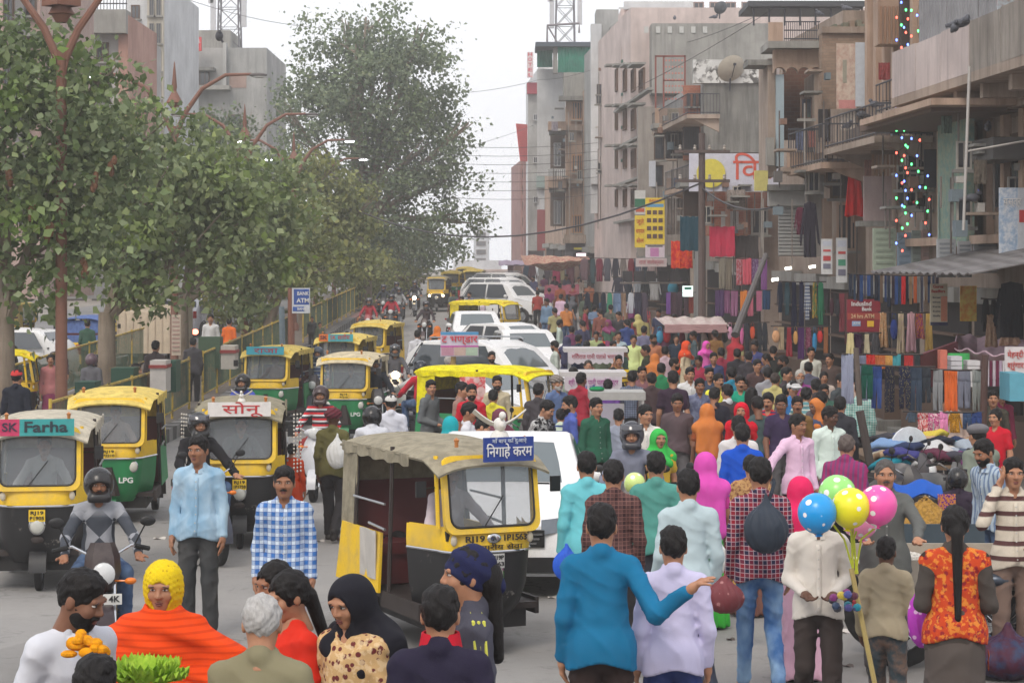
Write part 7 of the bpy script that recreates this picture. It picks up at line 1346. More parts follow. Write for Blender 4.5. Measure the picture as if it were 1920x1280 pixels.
# --- near right: vendor carts with food heaps
def heap(px, py, d, r, h, col, label, n=240, s=.03, name='food_heap', flat=1.0):
 q = MB(); rd = random.Random(int(px)); c = W(px, py, d); q.sheet(lambda u, v: (c.x + r * v * math.cos(u * 6.283), c.y + r * flat * v * math.sin(u * 6.283), c.z + h * (1 - v) ** .9 + .012 * math.sin(u * 40 + v * 30)), 24, 8, .02); o = q.build(name, cloth(C(*col), 'mottle', dk(C(*col), .6), sc=.25), None, True); tag(o, label, 'food', 'heaps of food for sale'); q = MB()
 for _ in range(n):
  a = rd.uniform(0, 6.283); v = rd.random() ** .5; q.ell((c.x + r * v * math.cos(a), c.y + r * flat * v * math.sin(a), c.z + h * (1 - v) ** .9 + s * .4), (s * rd.uniform(.7, 1.2), s * .8, s * .7), 5, 3)
 g = q.build('piece', plain(C(*col), .6), o); g["kind"] = "stuff"; return o
cart(1790, 1060, 17.0, 330, 'wooden handcart with white snacks in the right foreground', low=(170, 160, 146), h=.76); heap(1708, 1068, 17.3, .26, .13, (226, 220, 210), 'white heap of popcorn like snacks left on the near handcart'); heap(1890, 1070, 17.3, .26, .13, (222, 214, 204), 'white heap of snacks at the right end of the near handcart')
q = MB(); q.sheet(lambda u, v: (xat(1610 + 70 * u, 17.3), 17.1 + .5 * v, zat(1058, 17.3) + .02 + .03 * u), 4, 3, .01); tag(q.build('cardboard_tray', plain(C(206, 200, 190), .8)), 'white card tray at the left end of the near handcart', 'tray'); q = MB(); q.ell(W(1868, 1085, 16.9), (.14, .12, .07)); tag(q.build('scale_pan', plain(C(70, 78, 90), .3, .5), None, True), 'dark metal bowl on the near handcart', 'bowl')
cart(1745, 1005, 19.0, 200, 'second handcart heaped with brown peanuts', low=(60, 74, 84), h=.86); heap(1735, 1003, 19.4, .36, .34, (170, 130, 60), 'tall brown heap of peanuts on the second handcart', 500, .022, flat=.8); q = MB(); q.sheet(lambda u, v: (xat(1680 + 90 * u, 20.2), 20.2 + .3 * v, zat(930 + 6 * math.sin(u * 8), 20.2) + .12 * math.sin(v * 3.1)), 14, 6, .02); tag(q.build('blue_tarpaulin', cloth(C(40, 90, 180), wr=.6), None, True), 'crumpled blue tarpaulin behind the peanut heap', 'tarpaulin')
# bundles and bags near right
def bag(px, py, d, rx, rz, col, label, pat=None, c2=None, strap=None, name='carrier_bag', ry=None):
 f = Fld((-rx - .15, -rx - .15, -rz - .15), (rx + .15, rx + .15, rz + .4), .014); f.ell((0, 0, -rz * .15), (rx, ry or rx * .6, rz * .85), .03).cap((0, 0, rz * .4), (0, 0, rz * 1.1), rx * .35, rx * .1, .06, 1.2); f.rip(lambda x, y, z: .006 * np.sin(np.arctan2(y, x) * 11 + z * 20)); me = npmesh(name, [f.net() + (0,)]); o = put(name, me); o.location = W(px, py, d); setm(o, cloth(C(*col), pat, C(*c2) if c2 else None, wr=1.2, rough=.5)); return tag(o, label, 'bag', 'bags carried by shoppers')
bag(1732, 1152, 12.9, .1, .2, (176, 60, 180), 'purple patterned carrier bag held by the woman in the mirror work vest', 'dots', (220, 180, 220)); bag(1358, 1115, 15.1, .14, .13, (120, 60, 66), 'clear plastic bag of red onions held by a walking man', 'dots', (170, 120, 120)); bag(1062, 1056, 17.0, .11, .14, (40, 90, 200), 'blue plastic bag held by the man in the cyan shirt'); bag(1392, 1085, 18.1, .1, .26, (226, 190, 90), 'yellow and red printed shopping bag beside the woman in magenta', 'print', (206, 60, 40)); bag(1350, 1045, 18.0, .06, .14, (214, 216, 214), 'small white plastic bag beside the green skirt')
bag(1890, 1225, 16.5, .28, .2, (70, 30, 50), 'large dark red bundle on the ground at the bottom right corner', 'mottle', (50, 60, 90), name='cloth_bundle', ry=.25); bag(1838, 1218, 16.7, .18, .18, (50, 80, 110), 'blue bundle beside the dark red one at the bottom right', 'mottle', (40, 40, 60), name='cloth_bundle', ry=.2); bag(1436, 985, 15.35, .16, .2, (50, 58, 70), 'black slouchy shoulder bag on the back of the man in red checks', name='shoulder_bag', ry=.12)
# balloons
def dotm(c):
 def fn(n):
  vo = n.n("ShaderNodeTexVoronoi"); vo.inputs["Scale"].default_value = 13; vo.inputs["Randomness"].default_value = .35; n.l(n.co(), vo.inputs["Vector"]); n.l(n.mix(n.ramp(vo.outputs[0], .30, .27), c, C(235, 235, 235)), n.b.inputs[0]); n.b.inputs["Roughness"].default_value = .25
  n.b.inputs["Emission Strength"].default_value = 0
 return newmat(('dots', c), fn)
for k, (px, py, col, lab) in enumerate(((1532, 960, (30, 150, 220), 'blue balloon with white dots hiding the seller face'), (1595, 950, (236, 226, 40), 'yellow balloon with white dots in the middle of the bunch'), (1646, 945, (240, 90, 170), 'hot pink balloon with white dots on the right of the bunch'), (1570, 925, (150, 220, 120), 'light green balloon with white dots at the top of the bunch'), (1612, 972, (240, 150, 190), 'pale pink balloon behind the yellow one'), (1190, 905, (206, 230, 140), 'pale green balloon among the walking men'))):
 d = 13.3 + (.3 if k in (3, 4) else 0) + .05 * k if k < 5 else 20; r = .122 if k < 5 else .1; o = put('balloon', None) if False else None; q = MB(); q.lathe([(.001, r)] + [(r * math.sin(R(a)), r * math.cos(R(a)) * (1 if a < 90 else 1.12)) for a in range(15, 166, 15)] + [(.02, -r * 1.13), (.012, -r * 1.18), (.025, -r * 1.24), (.001, -r * 1.24)], (0, 0, 0), 22); o = q.build('balloon', dotm(C(*col)), None, True); o.location = W(px, py, d); o.rotation_euler = (.15, .1 * (k - 1), k * 1.1); tag(o, lab, 'balloon', 'dotted balloons')
q = MB(); a, b = W(1642, 1290, 13.4), W(1596, 1065, 13.5); q.tube([a, b], .016, 6); o = tag(q.build('balloon_stick', plain(C(170, 150, 90), .6)), 'long bamboo stick carrying balloons and toys held by the boy', 'stick')
for k, (px, py) in enumerate(((1595, 985), (1560, 975), (1640, 985), (1606, 990), (1600, 985))):
 q = MB(); q.tube([W(1600 + 2 * k, 1075, 13.5), W(1598 + (px - 1598) * .4, 1010, 13.5), W(px, py + 5, 13.5)], .007, 5); q.build('stem', plain(C(190, 200, 50), .5), o)
rd = random.Random(5)
for k in range(16): q = MB(); q.ell(W(1578 + rd.uniform(-18, 30), 1126 + rd.uniform(-16, 16), 13.45 + rd.uniform(-.1, .1)), (.028, .02, .026), 6, 4); q.build('toy', plain(C(*fc2[k % 10]), .4), o, True)
# foreground flowers and lettuce
def cluster(px, py, d, rx, rz, n, s, col, label, name, cat, flat=.8):
 q = MB(); rd = random.Random(n); c = W(px, py, d)
 for _ in range(n): a = rd.uniform(0, 6.28); v = rd.random() ** .5; q.ell((c.x + rx * v * math.cos(a), c.y + rx * .7 * v * math.sin(a), c.z + rz * (1 - v * v) * rd.uniform(.5, 1)), (s * rd.uniform(.7, 1.2), s * rd.uniform(.7, 1.1), s * rd.uniform(.5, .9)), 7, 5)
 return tag(q.build(name, cloth(C(*col), 'mottle', dk(C(*col), .7), sc=.3), None, True), label, cat)
cluster(160, 1225, 8.4, .075, .09, 22, .03, (240, 160, 20), 'orange marigold garland heap before the man in white', 'marigold_heap', 'flowers'); cluster(192, 1262, 8.3, .06, .05, 12, .03, (240, 166, 30), 'smaller end of marigolds beside the orange shawl', 'marigold_heap', 'flowers')
q = MB(); rd = random.Random(2); c = W(275, 1270, 7.9)
for _ in range(70):
 a = rd.uniform(0, 6.28); e = rd.uniform(.2, 1.2); r0 = rd.uniform(.02, .11); p = c + Vector((math.cos(a) * r0, math.sin(a) * r0, 0)); dv = Vector((math.cos(a) * math.cos(e), math.sin(a) * math.cos(e), math.sin(e))); sd = dv.cross(Vector((0, 0, 1))).normalized(); q.sheet(lambda u, v: p + dv * .07 * v + sd * (u - .5) * .07 + Vector((0, 0, .012 * math.sin(u * 14 + v * 6))), 5, 3, .002)
tag(q.build('lettuce_heads', cloth(C(170, 200, 70), 'mottle', C(130, 170, 50)), None, True), 'pale green leafy vegetables at the bottom edge before the orange shawl', 'vegetables')
q = MB(); q.b2(xat(-30, 8.4), xat(430, 8.4), 7.7, 8.6, gz(8) + .82, gz(8) + .9); tag(q.build('vendor_board', M_wood), 'wooden vendor board under the marigolds and leaves at the bottom left', 'board')
bx('vendor_crate', 20, 400, 1420, 1800, 8.0, .5, (110, 90, 70), 'wooden crate holding up the vendor board at the bottom left', 'crate')
# litter
rd = random.Random(9)
for k, (px, py) in enumerate(((1037, 1121), (1150, 1130), (700, 1155), (300, 1010), (1400, 1270), (1560, 1190), (1580, 1185), (1370, 1200), (720, 1110), (820, 930), (640, 1100), (1400, 1150), (1290, 1230), (760, 905), (1070, 1200), (740, 1230), (1590, 1250), (1570, 1225), (600, 1015), (420, 1010))):
 d = dfoot(py); q = MB(); s_ = rd.uniform(.03, .08); q.sheet(lambda u, v: (xat(px, d) + (u - .5) * s_ * 2, d + (v - .5) * s_ * 2, gz(d) + .012 + .012 * math.sin(u * 5 + v * 4)), 4, 4, .002); tag(q.build('litter_scrap', plain(C(*[(206, 200, 194), (90, 80, 76), (214, 210, 200)][k % 3]), .8)), 'small paper scrap lying on the road, %s' % ['before the near rickshaw', 'right of the white car', 'left of the near rickshaw', 'by the denim man', 'at the bottom right edge', 'right of the pink sari', 'beside the balloon man leg', 'left of the blue jeans', 'under the near rickshaw back', 'behind the near rickshaw', 'left of the near rickshaw wheel', 'by the blue jeans feet', 'right of the lavender shirt', 'near the man with the sack', 'behind the teal sweater', 'behind the foreground women', 'bottom right of the balloon man', 'next to the boy', 'right of the plaid man', 'beside the waiting biker'][k], 'litter', 'litter on the road')
q = MB(); q.tube([W(1436, 952, 15.33), W(1446, 925, 15.36), W(1452, 905, 15.5), W(1450, 899, 15.7)], .014, 6); o = tag(q.build('bag_strap', cloth(C(44, 50, 60))), 'dark strap of the black shoulder bag on the red checked shirt', 'strap')
# ================================================================ who and what is on the street
def K_(r, g, b, *a, **k): return cloth(C(r, g, b), *a, **k)
JN = K_(52, 72, 106, 'denim', C(110, 134, 164)); JN2 = K_(60, 98, 150, 'denim', C(150, 180, 206)); DK = K_(48, 46, 48); GRYT = K_(92, 90, 92); KH = K_(140, 122, 92); BLK = K_(34, 33, 36)
hel = lambda c=(24, 24, 27): paint(C(*c), .16, .05)
P = person
# --- foreground
P(152, 1075, 44, K_(206, 208, 216), BLK, 'man in white shirt bending over marigolds at the bottom left', beard='full', skin=2, arms=('bent', 'bent'), lean=14, nod=14, lod=0, turn=30)
P(305, 1060, -4, K_(226, 176, 30), K_(220, 180, 40), 'woman in yellow knitted hood wrapped in a wide orange shawl', h=1.56, fem=True, gear='knit', gearm=K_(226, 196, 30, 'dots', C(196, 160, 20), sc=.5), lowk='skirt', arms=('wide', 'wide'), nod=6, kind='shirt')
d0 = dhead(1060, 1.56)
f = Fld((-.62, -.36, .75), (.62, .34, 1.62), .013); f.cap((0, -.02, 1.3), (0, 0, 1.1), .2, .24, .08, 1.2).cap((-.16, 0, 1.36), (-.46, -.1, 1.12), .1, .12, .1).cap((.16, 0, 1.36), (.46, -.1, 1.12), .1, .12, .1).cap((-.4, -.12, 1.06), (.4, -.12, 1.06), .11, .11, .14).cap((0, -.01, 1.3), (0, 0, 1.48), .13, .1, .06)
f.cut(lambda x, y, z: .98 - .12 * np.cos(x * 2.6) - z); f.ell((0, -.02, 1.62), (.085, .1, .16), .02, True); f.rip(lambda x, y, z: .012 * np.sin((z + .35 * np.abs(x)) * 42 + 1.5 * np.sin(x * 6)) * np.sin(x * 3 + 1.2) + .006 * np.sin(z * 70 + x * 18))
o = put('orange_shawl', npmesh('orange_shawl', [f.net() + (0,)])); o.location = (xat(305, d0), d0, gz(d0) - .03); o.scale = (.93,) * 3; setm(o, K_(226, 74, 20, 'hstripe', C(206, 60, 14), sc=.35)); tag(o, 'wide bright orange knitted shawl spread by the woman at the bottom left', 'shawl')
P(492, 1120, 178, K_(132, 126, 100), KH, 'old man with white hair and olive shirt seen from behind at the bottom', hair='gray', hairc=C(168, 166, 164), nod=8, lean=8, h=1.62, fat=1.05)
P(541, 1076, -62, K_(214, 48, 30), K_(190, 40, 40), 'young woman in red top with braided hair looking left at the bottom', h=1.55, fem=True, hair='braid', kind='blouse', lowk='skirt', nod=16, skin=0); P(514, 1057, -50, K_(90, 60, 60), K_(90, 40, 60), 'woman half hidden behind the one in the red top', h=1.52, fem=True, hair='braid', kind='blouse', lowk='skirt', nod=10, skin=1)
P(655, 1086, -40, K_(206, 170, 120, 'floral', C(110, 50, 50), C(226, 200, 160)), K_(150, 110, 80), 'woman in cream floral blouse with gold earring and black scarf', h=1.56, fem=True, hair='bun', kind='blouse', lowk='skirt', nod=16, gear='veil', gearm=K_(30, 30, 38), skin=0, lod=0)
P(826, 1105, 176, K_(40, 36, 56), BLK, 'man in dark navy jacket with red collar seen from behind at the bottom', kind='jacket', h=1.62); o = put('red_collar', None) if False else None
d1 = dhead(1105, 1.62); q = MB(); q.lathe([(.085, -.05), (.09, .0), (.078, .06), (.07, .06), (.07, -.05)], (0, 0, 0), 20); o = q.build('red_collar', K_(196, 30, 50), None, True); o.location = (xat(826, d1), d1 + .01, gz(d1) + 1.385); tag(o, 'bright red collar band of the dark navy jacket', 'collar')
tm_ = P(876, 1030, -82, K_(72, 72, 84), DK, 'man in navy bandana and grey tracksuit with yellow sleeve stripes', kind='jacket', gear='scarf', gearm=K_(34, 38, 74), hair='pony', skin=0, h=1.72, lod=0)
J_ = skeleton('stand', 'down', 'down', 0)
for k in range(3):
 q = MB(); q.tube([Vector(J_['nek']) + Vector((.07, .02 * (k - 1), -.01)), Vector(J_['shR']) + Vector((.045, .022 * (k - 1), .048)), Vector(J_['elR']) + Vector((.056, .022 * (k - 1), 0)), Vector(J_['wrR']) + Vector((.046, .02 * (k - 1), .05))], .008, 6); q.build('sleeve_stripe', K_(206, 206, 90), tm_)
P(180, 1236, 170, K_(60, 50, 50), DK, 'dark haired child cut off by the bottom edge at the left', h=1.25, z0=7.6, lod=0)
P(1128, 950, 176, K_(24, 108, 150), K_(52, 40, 38), 'man in teal blue sweater with his arm over a friend', arms=('over', 'down'), h=1.70, leg='stand', fat=1.04)
P(1262, 992, 182, K_(196, 192, 222), K_(46, 60, 110), 'man in lavender shirt with a friend holding his shoulder', h=1.56, leg='walk')
# --- middle left
P(372, 820, -4, K_(132, 170, 198, 'denim', C(190, 212, 226)), K_(58, 60, 62, 'denim', C(90, 90, 90)), 'tall young man in light blue denim shirt waiting in the road', h=1.76, hair='short', skin=1, turn=-14, lod=0)
P(533, 878, 2, K_(206, 218, 230, 'plaid', C(60, 110, 176), C(40, 74, 140)), K_(196, 196, 206), 'young man in blue and white checked shirt', h=1.66, beard='mous', skin=1, lod=0)
b = bike((xat(200, 15.6), 15.6, gz(15.6)), R(14), 'red and black motorcycle facing the camera at the left', C(38, 22, 28), plates='RJ19 4K'); rider_on(b, K_(150, 152, 158, 'argyle', C(70, 74, 82)), JN, 'motorcyclist in black helmet and grey argyle sweater', gear='helmet', gearm=hel(), visor=False, beard='mous', skin=1, h=1.52)
b = bike((xat(425, 23.6), 23.6, gz(23.6)), R(25), 'dark motorcycle behind the man in the denim shirt', C(40, 44, 60)); rider_on(b, BLK, JN, 'rider in black jacket hidden behind the man in denim', gear='helmet', gearm=hel(), kind='jacket')
auto((xat(78, 21.8), 21.6, gz(21.8)), R(8), 'black and yellow rickshaw with a Farha sign at the left edge', 'black', seed=1, sign=('Farha', C(40, 150, 150), C(20, 40, 50), C(190, 40, 90), 'SK'), plates='RJ19\nP1905', driver=(K_(190, 190, 190), 'driver in grey shirt inside the Farha rickshaw'), roofc=C(196, 188, 170))
auto((xat(212, 28.5), 28.2, gz(28.5)), R(5), 'green and yellow rickshaw behind the Farha rickshaw', 'green', hood='y', seed=2, lamps=2, plates='RJ19\nP2210', driver=(K_(206, 180, 170), 'driver inside the green rickshaw at the left'))
auto((xat(455, 25.6), 25.3, gz(25.6)), R(6), 'black and yellow rickshaw with a red lettered white sign', 'black', seed=3, sign=('सोनू', C(214, 210, 206), C(180, 36, 40)), plates='RJ19\n1P1758', driver=(K_(120, 110, 110), 'driver inside the rickshaw with the white sign'))
for s_ in (-1, 1):
 q = MB()
 for k in range(3):
  for j in range(16): q.ell((xat(455, 25.6) + s_ * (.64 + .035 * k), 25.36 + .05 * k, gz(25.6) + 1.62 - j * .045), (.012, .012, .014), 5, 4)
 tag(q.build('bead_fringe', plain(C(206, 200, 190), .3)), 'silvery bead fringe on the %s side of the white sign rickshaw' % ('left' if s_ < 0 else 'right'), 'fringe', 'bead fringes')
auto((xat(648, 41.6), 41.2, gz(41.6)), R(-4), 'green rickshaw marked LPG in the middle of the road', 'green', seed=4, lamps=2, hood='y', plates='RJ19\nP1210', roofc=C(214, 200, 168), driver=(K_(90, 90, 100), 'driver inside the LPG rickshaw'))
auto((xat(500, 45), 44.8, gz(45)), R(-6), 'yellow rickshaw with a blue sign behind the white sign rickshaw', 'green', seed=5, hood='y', sign=('राजा', C(40, 150, 170), C(150, 30, 60)), lamps=2, driver=(K_(160, 100, 90), 'driver in the blue sign rickshaw')); auto((xat(632, 50), 49.8, gz(50)), R(-6), 'rickshaw with a red and turquoise sign behind the LPG one', 'green', seed=6, hood='y', sign=('SK सलीम', C(60, 170, 180), C(190, 50, 50), C(230, 120, 40), 'SK'), lamps=2, driver=(K_(150, 60, 60), 'driver in the red and turquoise sign rickshaw')); auto((xat(692, 57), 56.8, gz(57)), R(-8), 'pale yellow rickshaw farther up the road', 'black', seed=7, hood='y', driver=(K_(150, 140, 140), 'driver in the pale yellow rickshaw up the road'))
for k, (px, d, lo) in enumerate(((818, 103, 'black'), (845, 116, 'green'), (886, 122, 'green'), (870, 130, 'black'))): auto((xat(px, d), d, gz(d)), R(-4), ['dark rickshaw with lit headlamps far up the road', 'green sided rickshaw behind the far dark one', 'yellow roofed rickshaw far right in the road', 'hazy rickshaw at the end of the road'][k], lo, seed=10 + k, hood='y' if k else 'canvas', lamps=2 if k else 1, extras=False)
for s_ in (-.33, .33): q = MB(); q.ell((xat(818, 103) + s_, 102.9, gz(103) + .8), (.06, .03, .06)); tag(q.build('headlamp_bulb', glow((1, .75, .4, 1), 12)), 'lit headlamp on the %s of the far dark rickshaw' % ('left' if s_ < 0 else 'right'), 'headlamp', 'lit headlamps')
# --- the near rickshaw
nr = auto((xat(926, 17.9), 17.7, gz(18)), R(24), 'dented yellow and black rickshaw with a blue sign in the centre foreground', 'black', seed=9, plates=None, roofc=C(158, 150, 130), driver=(K_(214, 200, 206), 'driver in pale shirt at the windscreen of the near rickshaw'))
sb = MB(); sb.box((0, 0, 0), (.52, .03, .2)); sbo = sb.build('sign_board', plain(C(30, 60, 140), .5), nr); sbo.location = (.12, -.07, 1.74); text('िनगाहे करम', sbo, (0, -.02, -.02), .12, plain(WHITE), fit=.48, bold=.003); text('माँ बाप कि दुआऐ', sbo, (0, -.02, .07), .045, plain(C(200, 210, 230)), fit=.36)
text('RJ19', nr, (-.2, -.012, 1.0), .07, plain(C(40, 34, 30)), fit=.2, bold=.002); text('1P1563', nr, (.22, -.012, 1.0), .07, plain(C(40, 34, 30)), fit=.24, bold=.002); text('नागरीय सेवा', nr, (.05, -.012, .925), .06, plain(C(50, 40, 34)), fit=.5); q = MB(); q.ell((0, -.012, 1.0), (.075, .012, .04)); q.build('emblem', M_chrome, nr, True); text('A', nr, (0, -.028, 1.0), .055, plain(C(60, 60, 60)), fit=.04)
plate(nr, (.02, -.035, .815), .15, .12, 'RJ19P\n1563', C(190, 190, 186))
q = MB(); q.sheet(lambda u, v: (-.69 - .01 * math.sin(u * 7), 1.22 + .38 * u, .95 - .42 * v), 6, 6, .01); q.build('hanging_rag', K_(190, 186, 180), nr, True)
def dove():
 o = empty('dove_ornament', (0, 0, 0), 0, 'white dove figure with raised wings on the near rickshaw roof', 'ornament'); q = MB(); q.ell((0, 0, .12), (.05, .09, .06)); q.ell((0, -.07, .2), (.03, .035, .035)); q.lathe([(.09, 0), (.07, .05), (.03, .08)], (0, 0, 0), 10); q.build('dove_body', plain(C(222, 220, 214), .5), o, True)
 for s_ in (-1, 1): q = MB(); q.sheet(lambda u, v: (s_ * (.03 + .2 * u), .02 + .06 * v - .03 * u, .13 + .12 * u ** 1.4 - .03 * v), 6, 4, .012); q.build('wing', plain(C(220, 218, 212), .5), o, True)
 return o
dv = dove(); dv.location = (xat(937, 18.1), 18.1, zat(822, 18.1)); dv.rotation_euler = (0, 0, R(20))
dv2 = copy_tree(dv); dv2["label"] = 'white dove figure on the roof of the white sign rickshaw'; dv2.location = (xat(455, 25.6), 25.5, gz(25.6) + 1.77); dv2.rotation_euler = (0, 0, 0); dv2.scale = (.55, .55, .55)
P(742, 882, 24, K_(40, 36, 40, 'print', C(226, 80, 40)), DK, 'passenger in black jacket with orange flashes inside the near rickshaw', at=(xat(722, 19.6) - .1, 19.75, gz(19) + .33), leg='chair', arms=('bent', 'bent'), gear='turban', gearm=K_(60, 20, 30), h=1.5, inside=True, kind='jacket')
# --- cars
car((xat(938, 21.2), 21.2, gz(21.2)), R(-2), 'white sedan with a yellow number plate behind the near rickshaw', 'sedan', plates='RJ19TA 40', badge=True)
car((xat(1055, 41), 41.0, gz(41)), R(48), 'white sedan parked behind the yellow covered rickshaw', 'sedan'); car((xat(1085, 46.5), 46.6, gz(46.5)), R(52), 'white estate car with roof rails in the parked row', 'suv'); car((xat(1010, 56), 57, gz(56)), R(10), 'white hatchback seen end on below the white car', 'hatch'); car((xat(1050, 61), 61, gz(61)), R(46), 'white hatchback with open view of its windows in the parked row', 'hatch'); car((xat(900, 68), 69, gz(68)), R(6), 'white car behind the tilted signboard', 'hatch')
car((xat(1030, 92), 92, gz(92)), R(50), 'white off roader parked in the far row, nearest of three', 'suv'); car((xat(1018, 100), 100, gz(100)), R(52), 'white off roader parked in the far row, middle of three', 'suv'); car((xat(1022, 110), 110, gz(110)), R(54), 'white off roader parked in the far row, farthest of three', 'suv')
car((xat(-40, 62), 58, gz(60)), R(-100), 'white car on the left carriageway behind the yellow rickshaw cover', 'hatch'); car((xat(345, 78), 84, gz(80)), R(170), 'pale car with lit tail lamp seen through the trees', 'hatch', C(190, 190, 196))
q = MB(); q.ell(W(366, 622, 76), (.12, .05, .1)); tag(q.build('tail_lamp_bulb', glow((1, .2, .12, 1), 6)), 'glowing red tail lamp of the car behind the trees', 'tail lamp', 'lit headlamps')
auto((xat(1020, 36.5), 36.2, gz(36.5)), R(58), 'rickshaw under a bright yellow cover seen side on in the centre', 'green', seed=21, roofc=C(240, 226, 30), extras=False); q = MB(); q.sheet(lambda u, v: (xat(862 + 48 * u, 35.8), 35.75 + .02 * math.sin(u * 8), zat(706 + 84 * v, 35.8)), 8, 6, .01); tag(q.build('pink_side_sheet', K_(214, 100, 104, 'print', C(226, 190, 186), sc=1.5)), 'pinkish red printed sheet on the side of the yellow covered rickshaw', 'sheet')
auto((xat(962, 72), 72, gz(72)), R(55), 'rickshaw under a plain yellow cover farther up the street', 'green', seed=22, roofc=C(236, 214, 50), extras=False)
auto((xat(70, 44), 44, gz(44)), R(95), 'rickshaw with a bright yellow hood seen from behind at the left edge', 'black', seed=23, roofc=C(240, 214, 30), extras=False); auto((xat(160, 60), 62, gz(60)), R(178), 'blue and white rickshaw back beyond the median', 'black', seed=24, roofc=C(96, 120, 176), extras=False); auto((xat(290, 70), 70, gz(70)), R(170), 'yellow rickshaw half hidden behind the slim tree', 'black', seed=25, hood='y', extras=False); auto((xat(20, 70), 72, gz(70)), R(175), 'orange backed rickshaw far left beyond the median', 'black', seed=26, hood='y', extras=False)
# small goods van on the left carriageway
vo = empty('goods_van', (xat(250, 62), 64, gz(62)), 0, 'cream coloured goods van with ribbed sides beyond the median', 'van'); q = MB(); q.b2(-.85, .85, 0, 3, .5, 1.75); q.build('cargo_box', paint(C(206, 190, 166), .5, .5), vo)
for k in range(8): q = MB(); q.b2(-.83 + k * .22, -.79 + k * .22, -.03, -.001, .55, 1.7); q.build('rib', paint(C(190, 172, 150), .5, .4), vo)
q = MB(); q.b2(-.8, .8, 3.0, 4.2, .45, 1.9); q.build('cab', paint(C(200, 190, 170), .5, .4), vo); [wheel(vo, (sx * .7, yy, .3), .3, .18) for sx in (-1, 1) for yy in (.6, 3.5)]
# --- two-wheelers
def br(px, d, rz, lab, col, top, low, plab, **kw):
 sc = kw.pop('scooter', False); lit = kw.pop('lit', False); b = bike((xat(px, d), d, gz(d)), R(rz), lab, C(*col), sc, lit); return rider_on(b, top, low, plab, **kw)
br(582, 31.0, -3, 'silver scooter ridden between two rickshaws', (196, 198, 204), K_(196, 40, 48, 'hstripe3', C(214, 214, 214), C(60, 60, 70)), K_(150, 60, 60), 'scooter rider in red and white striped shirt and helmet', scooter=True, gear='helmet', gearm=hel((60, 44, 46)), visor=False)
br(418, 34.5, -10, 'dark motorcycle behind the white sign rickshaw', (40, 50, 90), K_(70, 84, 170), DK, 'rider in blue shirt and black helmet behind the white sign rickshaw', gear='helmet', gearm=hel(), visor=False)
br(578, 46, -6, 'motorcycle beside the blue sign rickshaw', (60, 60, 70), K_(70, 90, 130, 'hstripe', C(180, 190, 200)), JN, 'rider in blue striped shirt between two yellow rickshaws', gear='helmet', gearm=hel((50, 64, 80)), visor=False)
br(712, 41, 8, 'dark motorcycle with a clear windshield in the road', (50, 52, 60), K_(40, 44, 52), K_(40, 60, 80), 'rider in black jacket and grey cap on the dark motorcycle', gear='helmet', gearm=hel((130, 130, 140)), kind='jacket')
br(758, 41.5, 200, 'motorcycle with glowing tail lamp driving away', (44, 40, 70), K_(196, 40, 60), JN, 'rider in bright red jacket driving away', gear='helmet', gearm=hel((30, 36, 50)), kind='jacket')
br(742, 47, 4, 'white scooter with a lit lamp coming down the road', (210, 206, 200), K_(90, 90, 96), DK, 'rider on the white lit scooter', scooter=True, lit=True, gear='helmet', gearm=hel((40, 44, 50)))
for k, (px, d, top, c, lit) in enumerate(((793, 73, (70, 60, 64), (60, 40, 40), 0), (731, 80, (170, 50, 64), (50, 50, 56), 0), (748, 88, (170, 170, 170), (70, 74, 80), 0), (745, 96, (70, 72, 80), (60, 60, 66), 0), (776, 98, (60, 60, 66), (50, 50, 56), 1), (718, 92, (60, 64, 70), (50, 50, 56), 0), (688, 76, (160, 50, 60), (150, 40, 50), 0), (760, 112, (80, 80, 88), (60, 60, 60), 0))):
 br(px, d, [-4, 0, 3, 5, 0, 2, 0, 3][k], ['red tanked motorcycle coming down the middle of the far road', 'dark scooter by the far kerb with rider in red', 'pale scooter coming down by the far kerb', 'scooter behind the pale far scooter', 'motorcycle with a bright headlamp beside the far dark rickshaw', 'motorcycle farthest left by the kerb', 'red motorcycle parked by the median kerb', 'motorcycle at the far end by the trees'][k], c, K_(*top), DK, ['rider in dark shirt in the middle of the far road', 'rider in red shirt by the far kerb', 'rider in light grey shirt by the far kerb', 'rider in slate shirt behind the light grey one', 'rider behind the bright headlamp', 'rider farthest left by the kerb', 'rider in red stopped by the median kerb', 'rider at the far end by the trees'][k], lit=bool(lit), scooter=k in (1, 2), gear='helmet', gearm=hel((40, 42, 48)))
b = bike((xat(1182, 21.4), 21.4, gz(21.4)), R(-4), 'motorcycle with a bright yellow headlamp among the walkers', C(60, 60, 66), lit=True); rider_on(b, K_(120, 124, 140), DK, 'rider in grey blue sweater and visored helmet facing the camera', gear='helmet', gearm=hel((44, 46, 56)), h=1.68)
br(695, 28.5, 185, 'motorcycle behind the near rickshaw', (50, 50, 60), K_(206, 208, 216), JN, 'rider in white shirt and black helmet bending behind the near rickshaw', gear='helmet', gearm=hel(), lean=22)
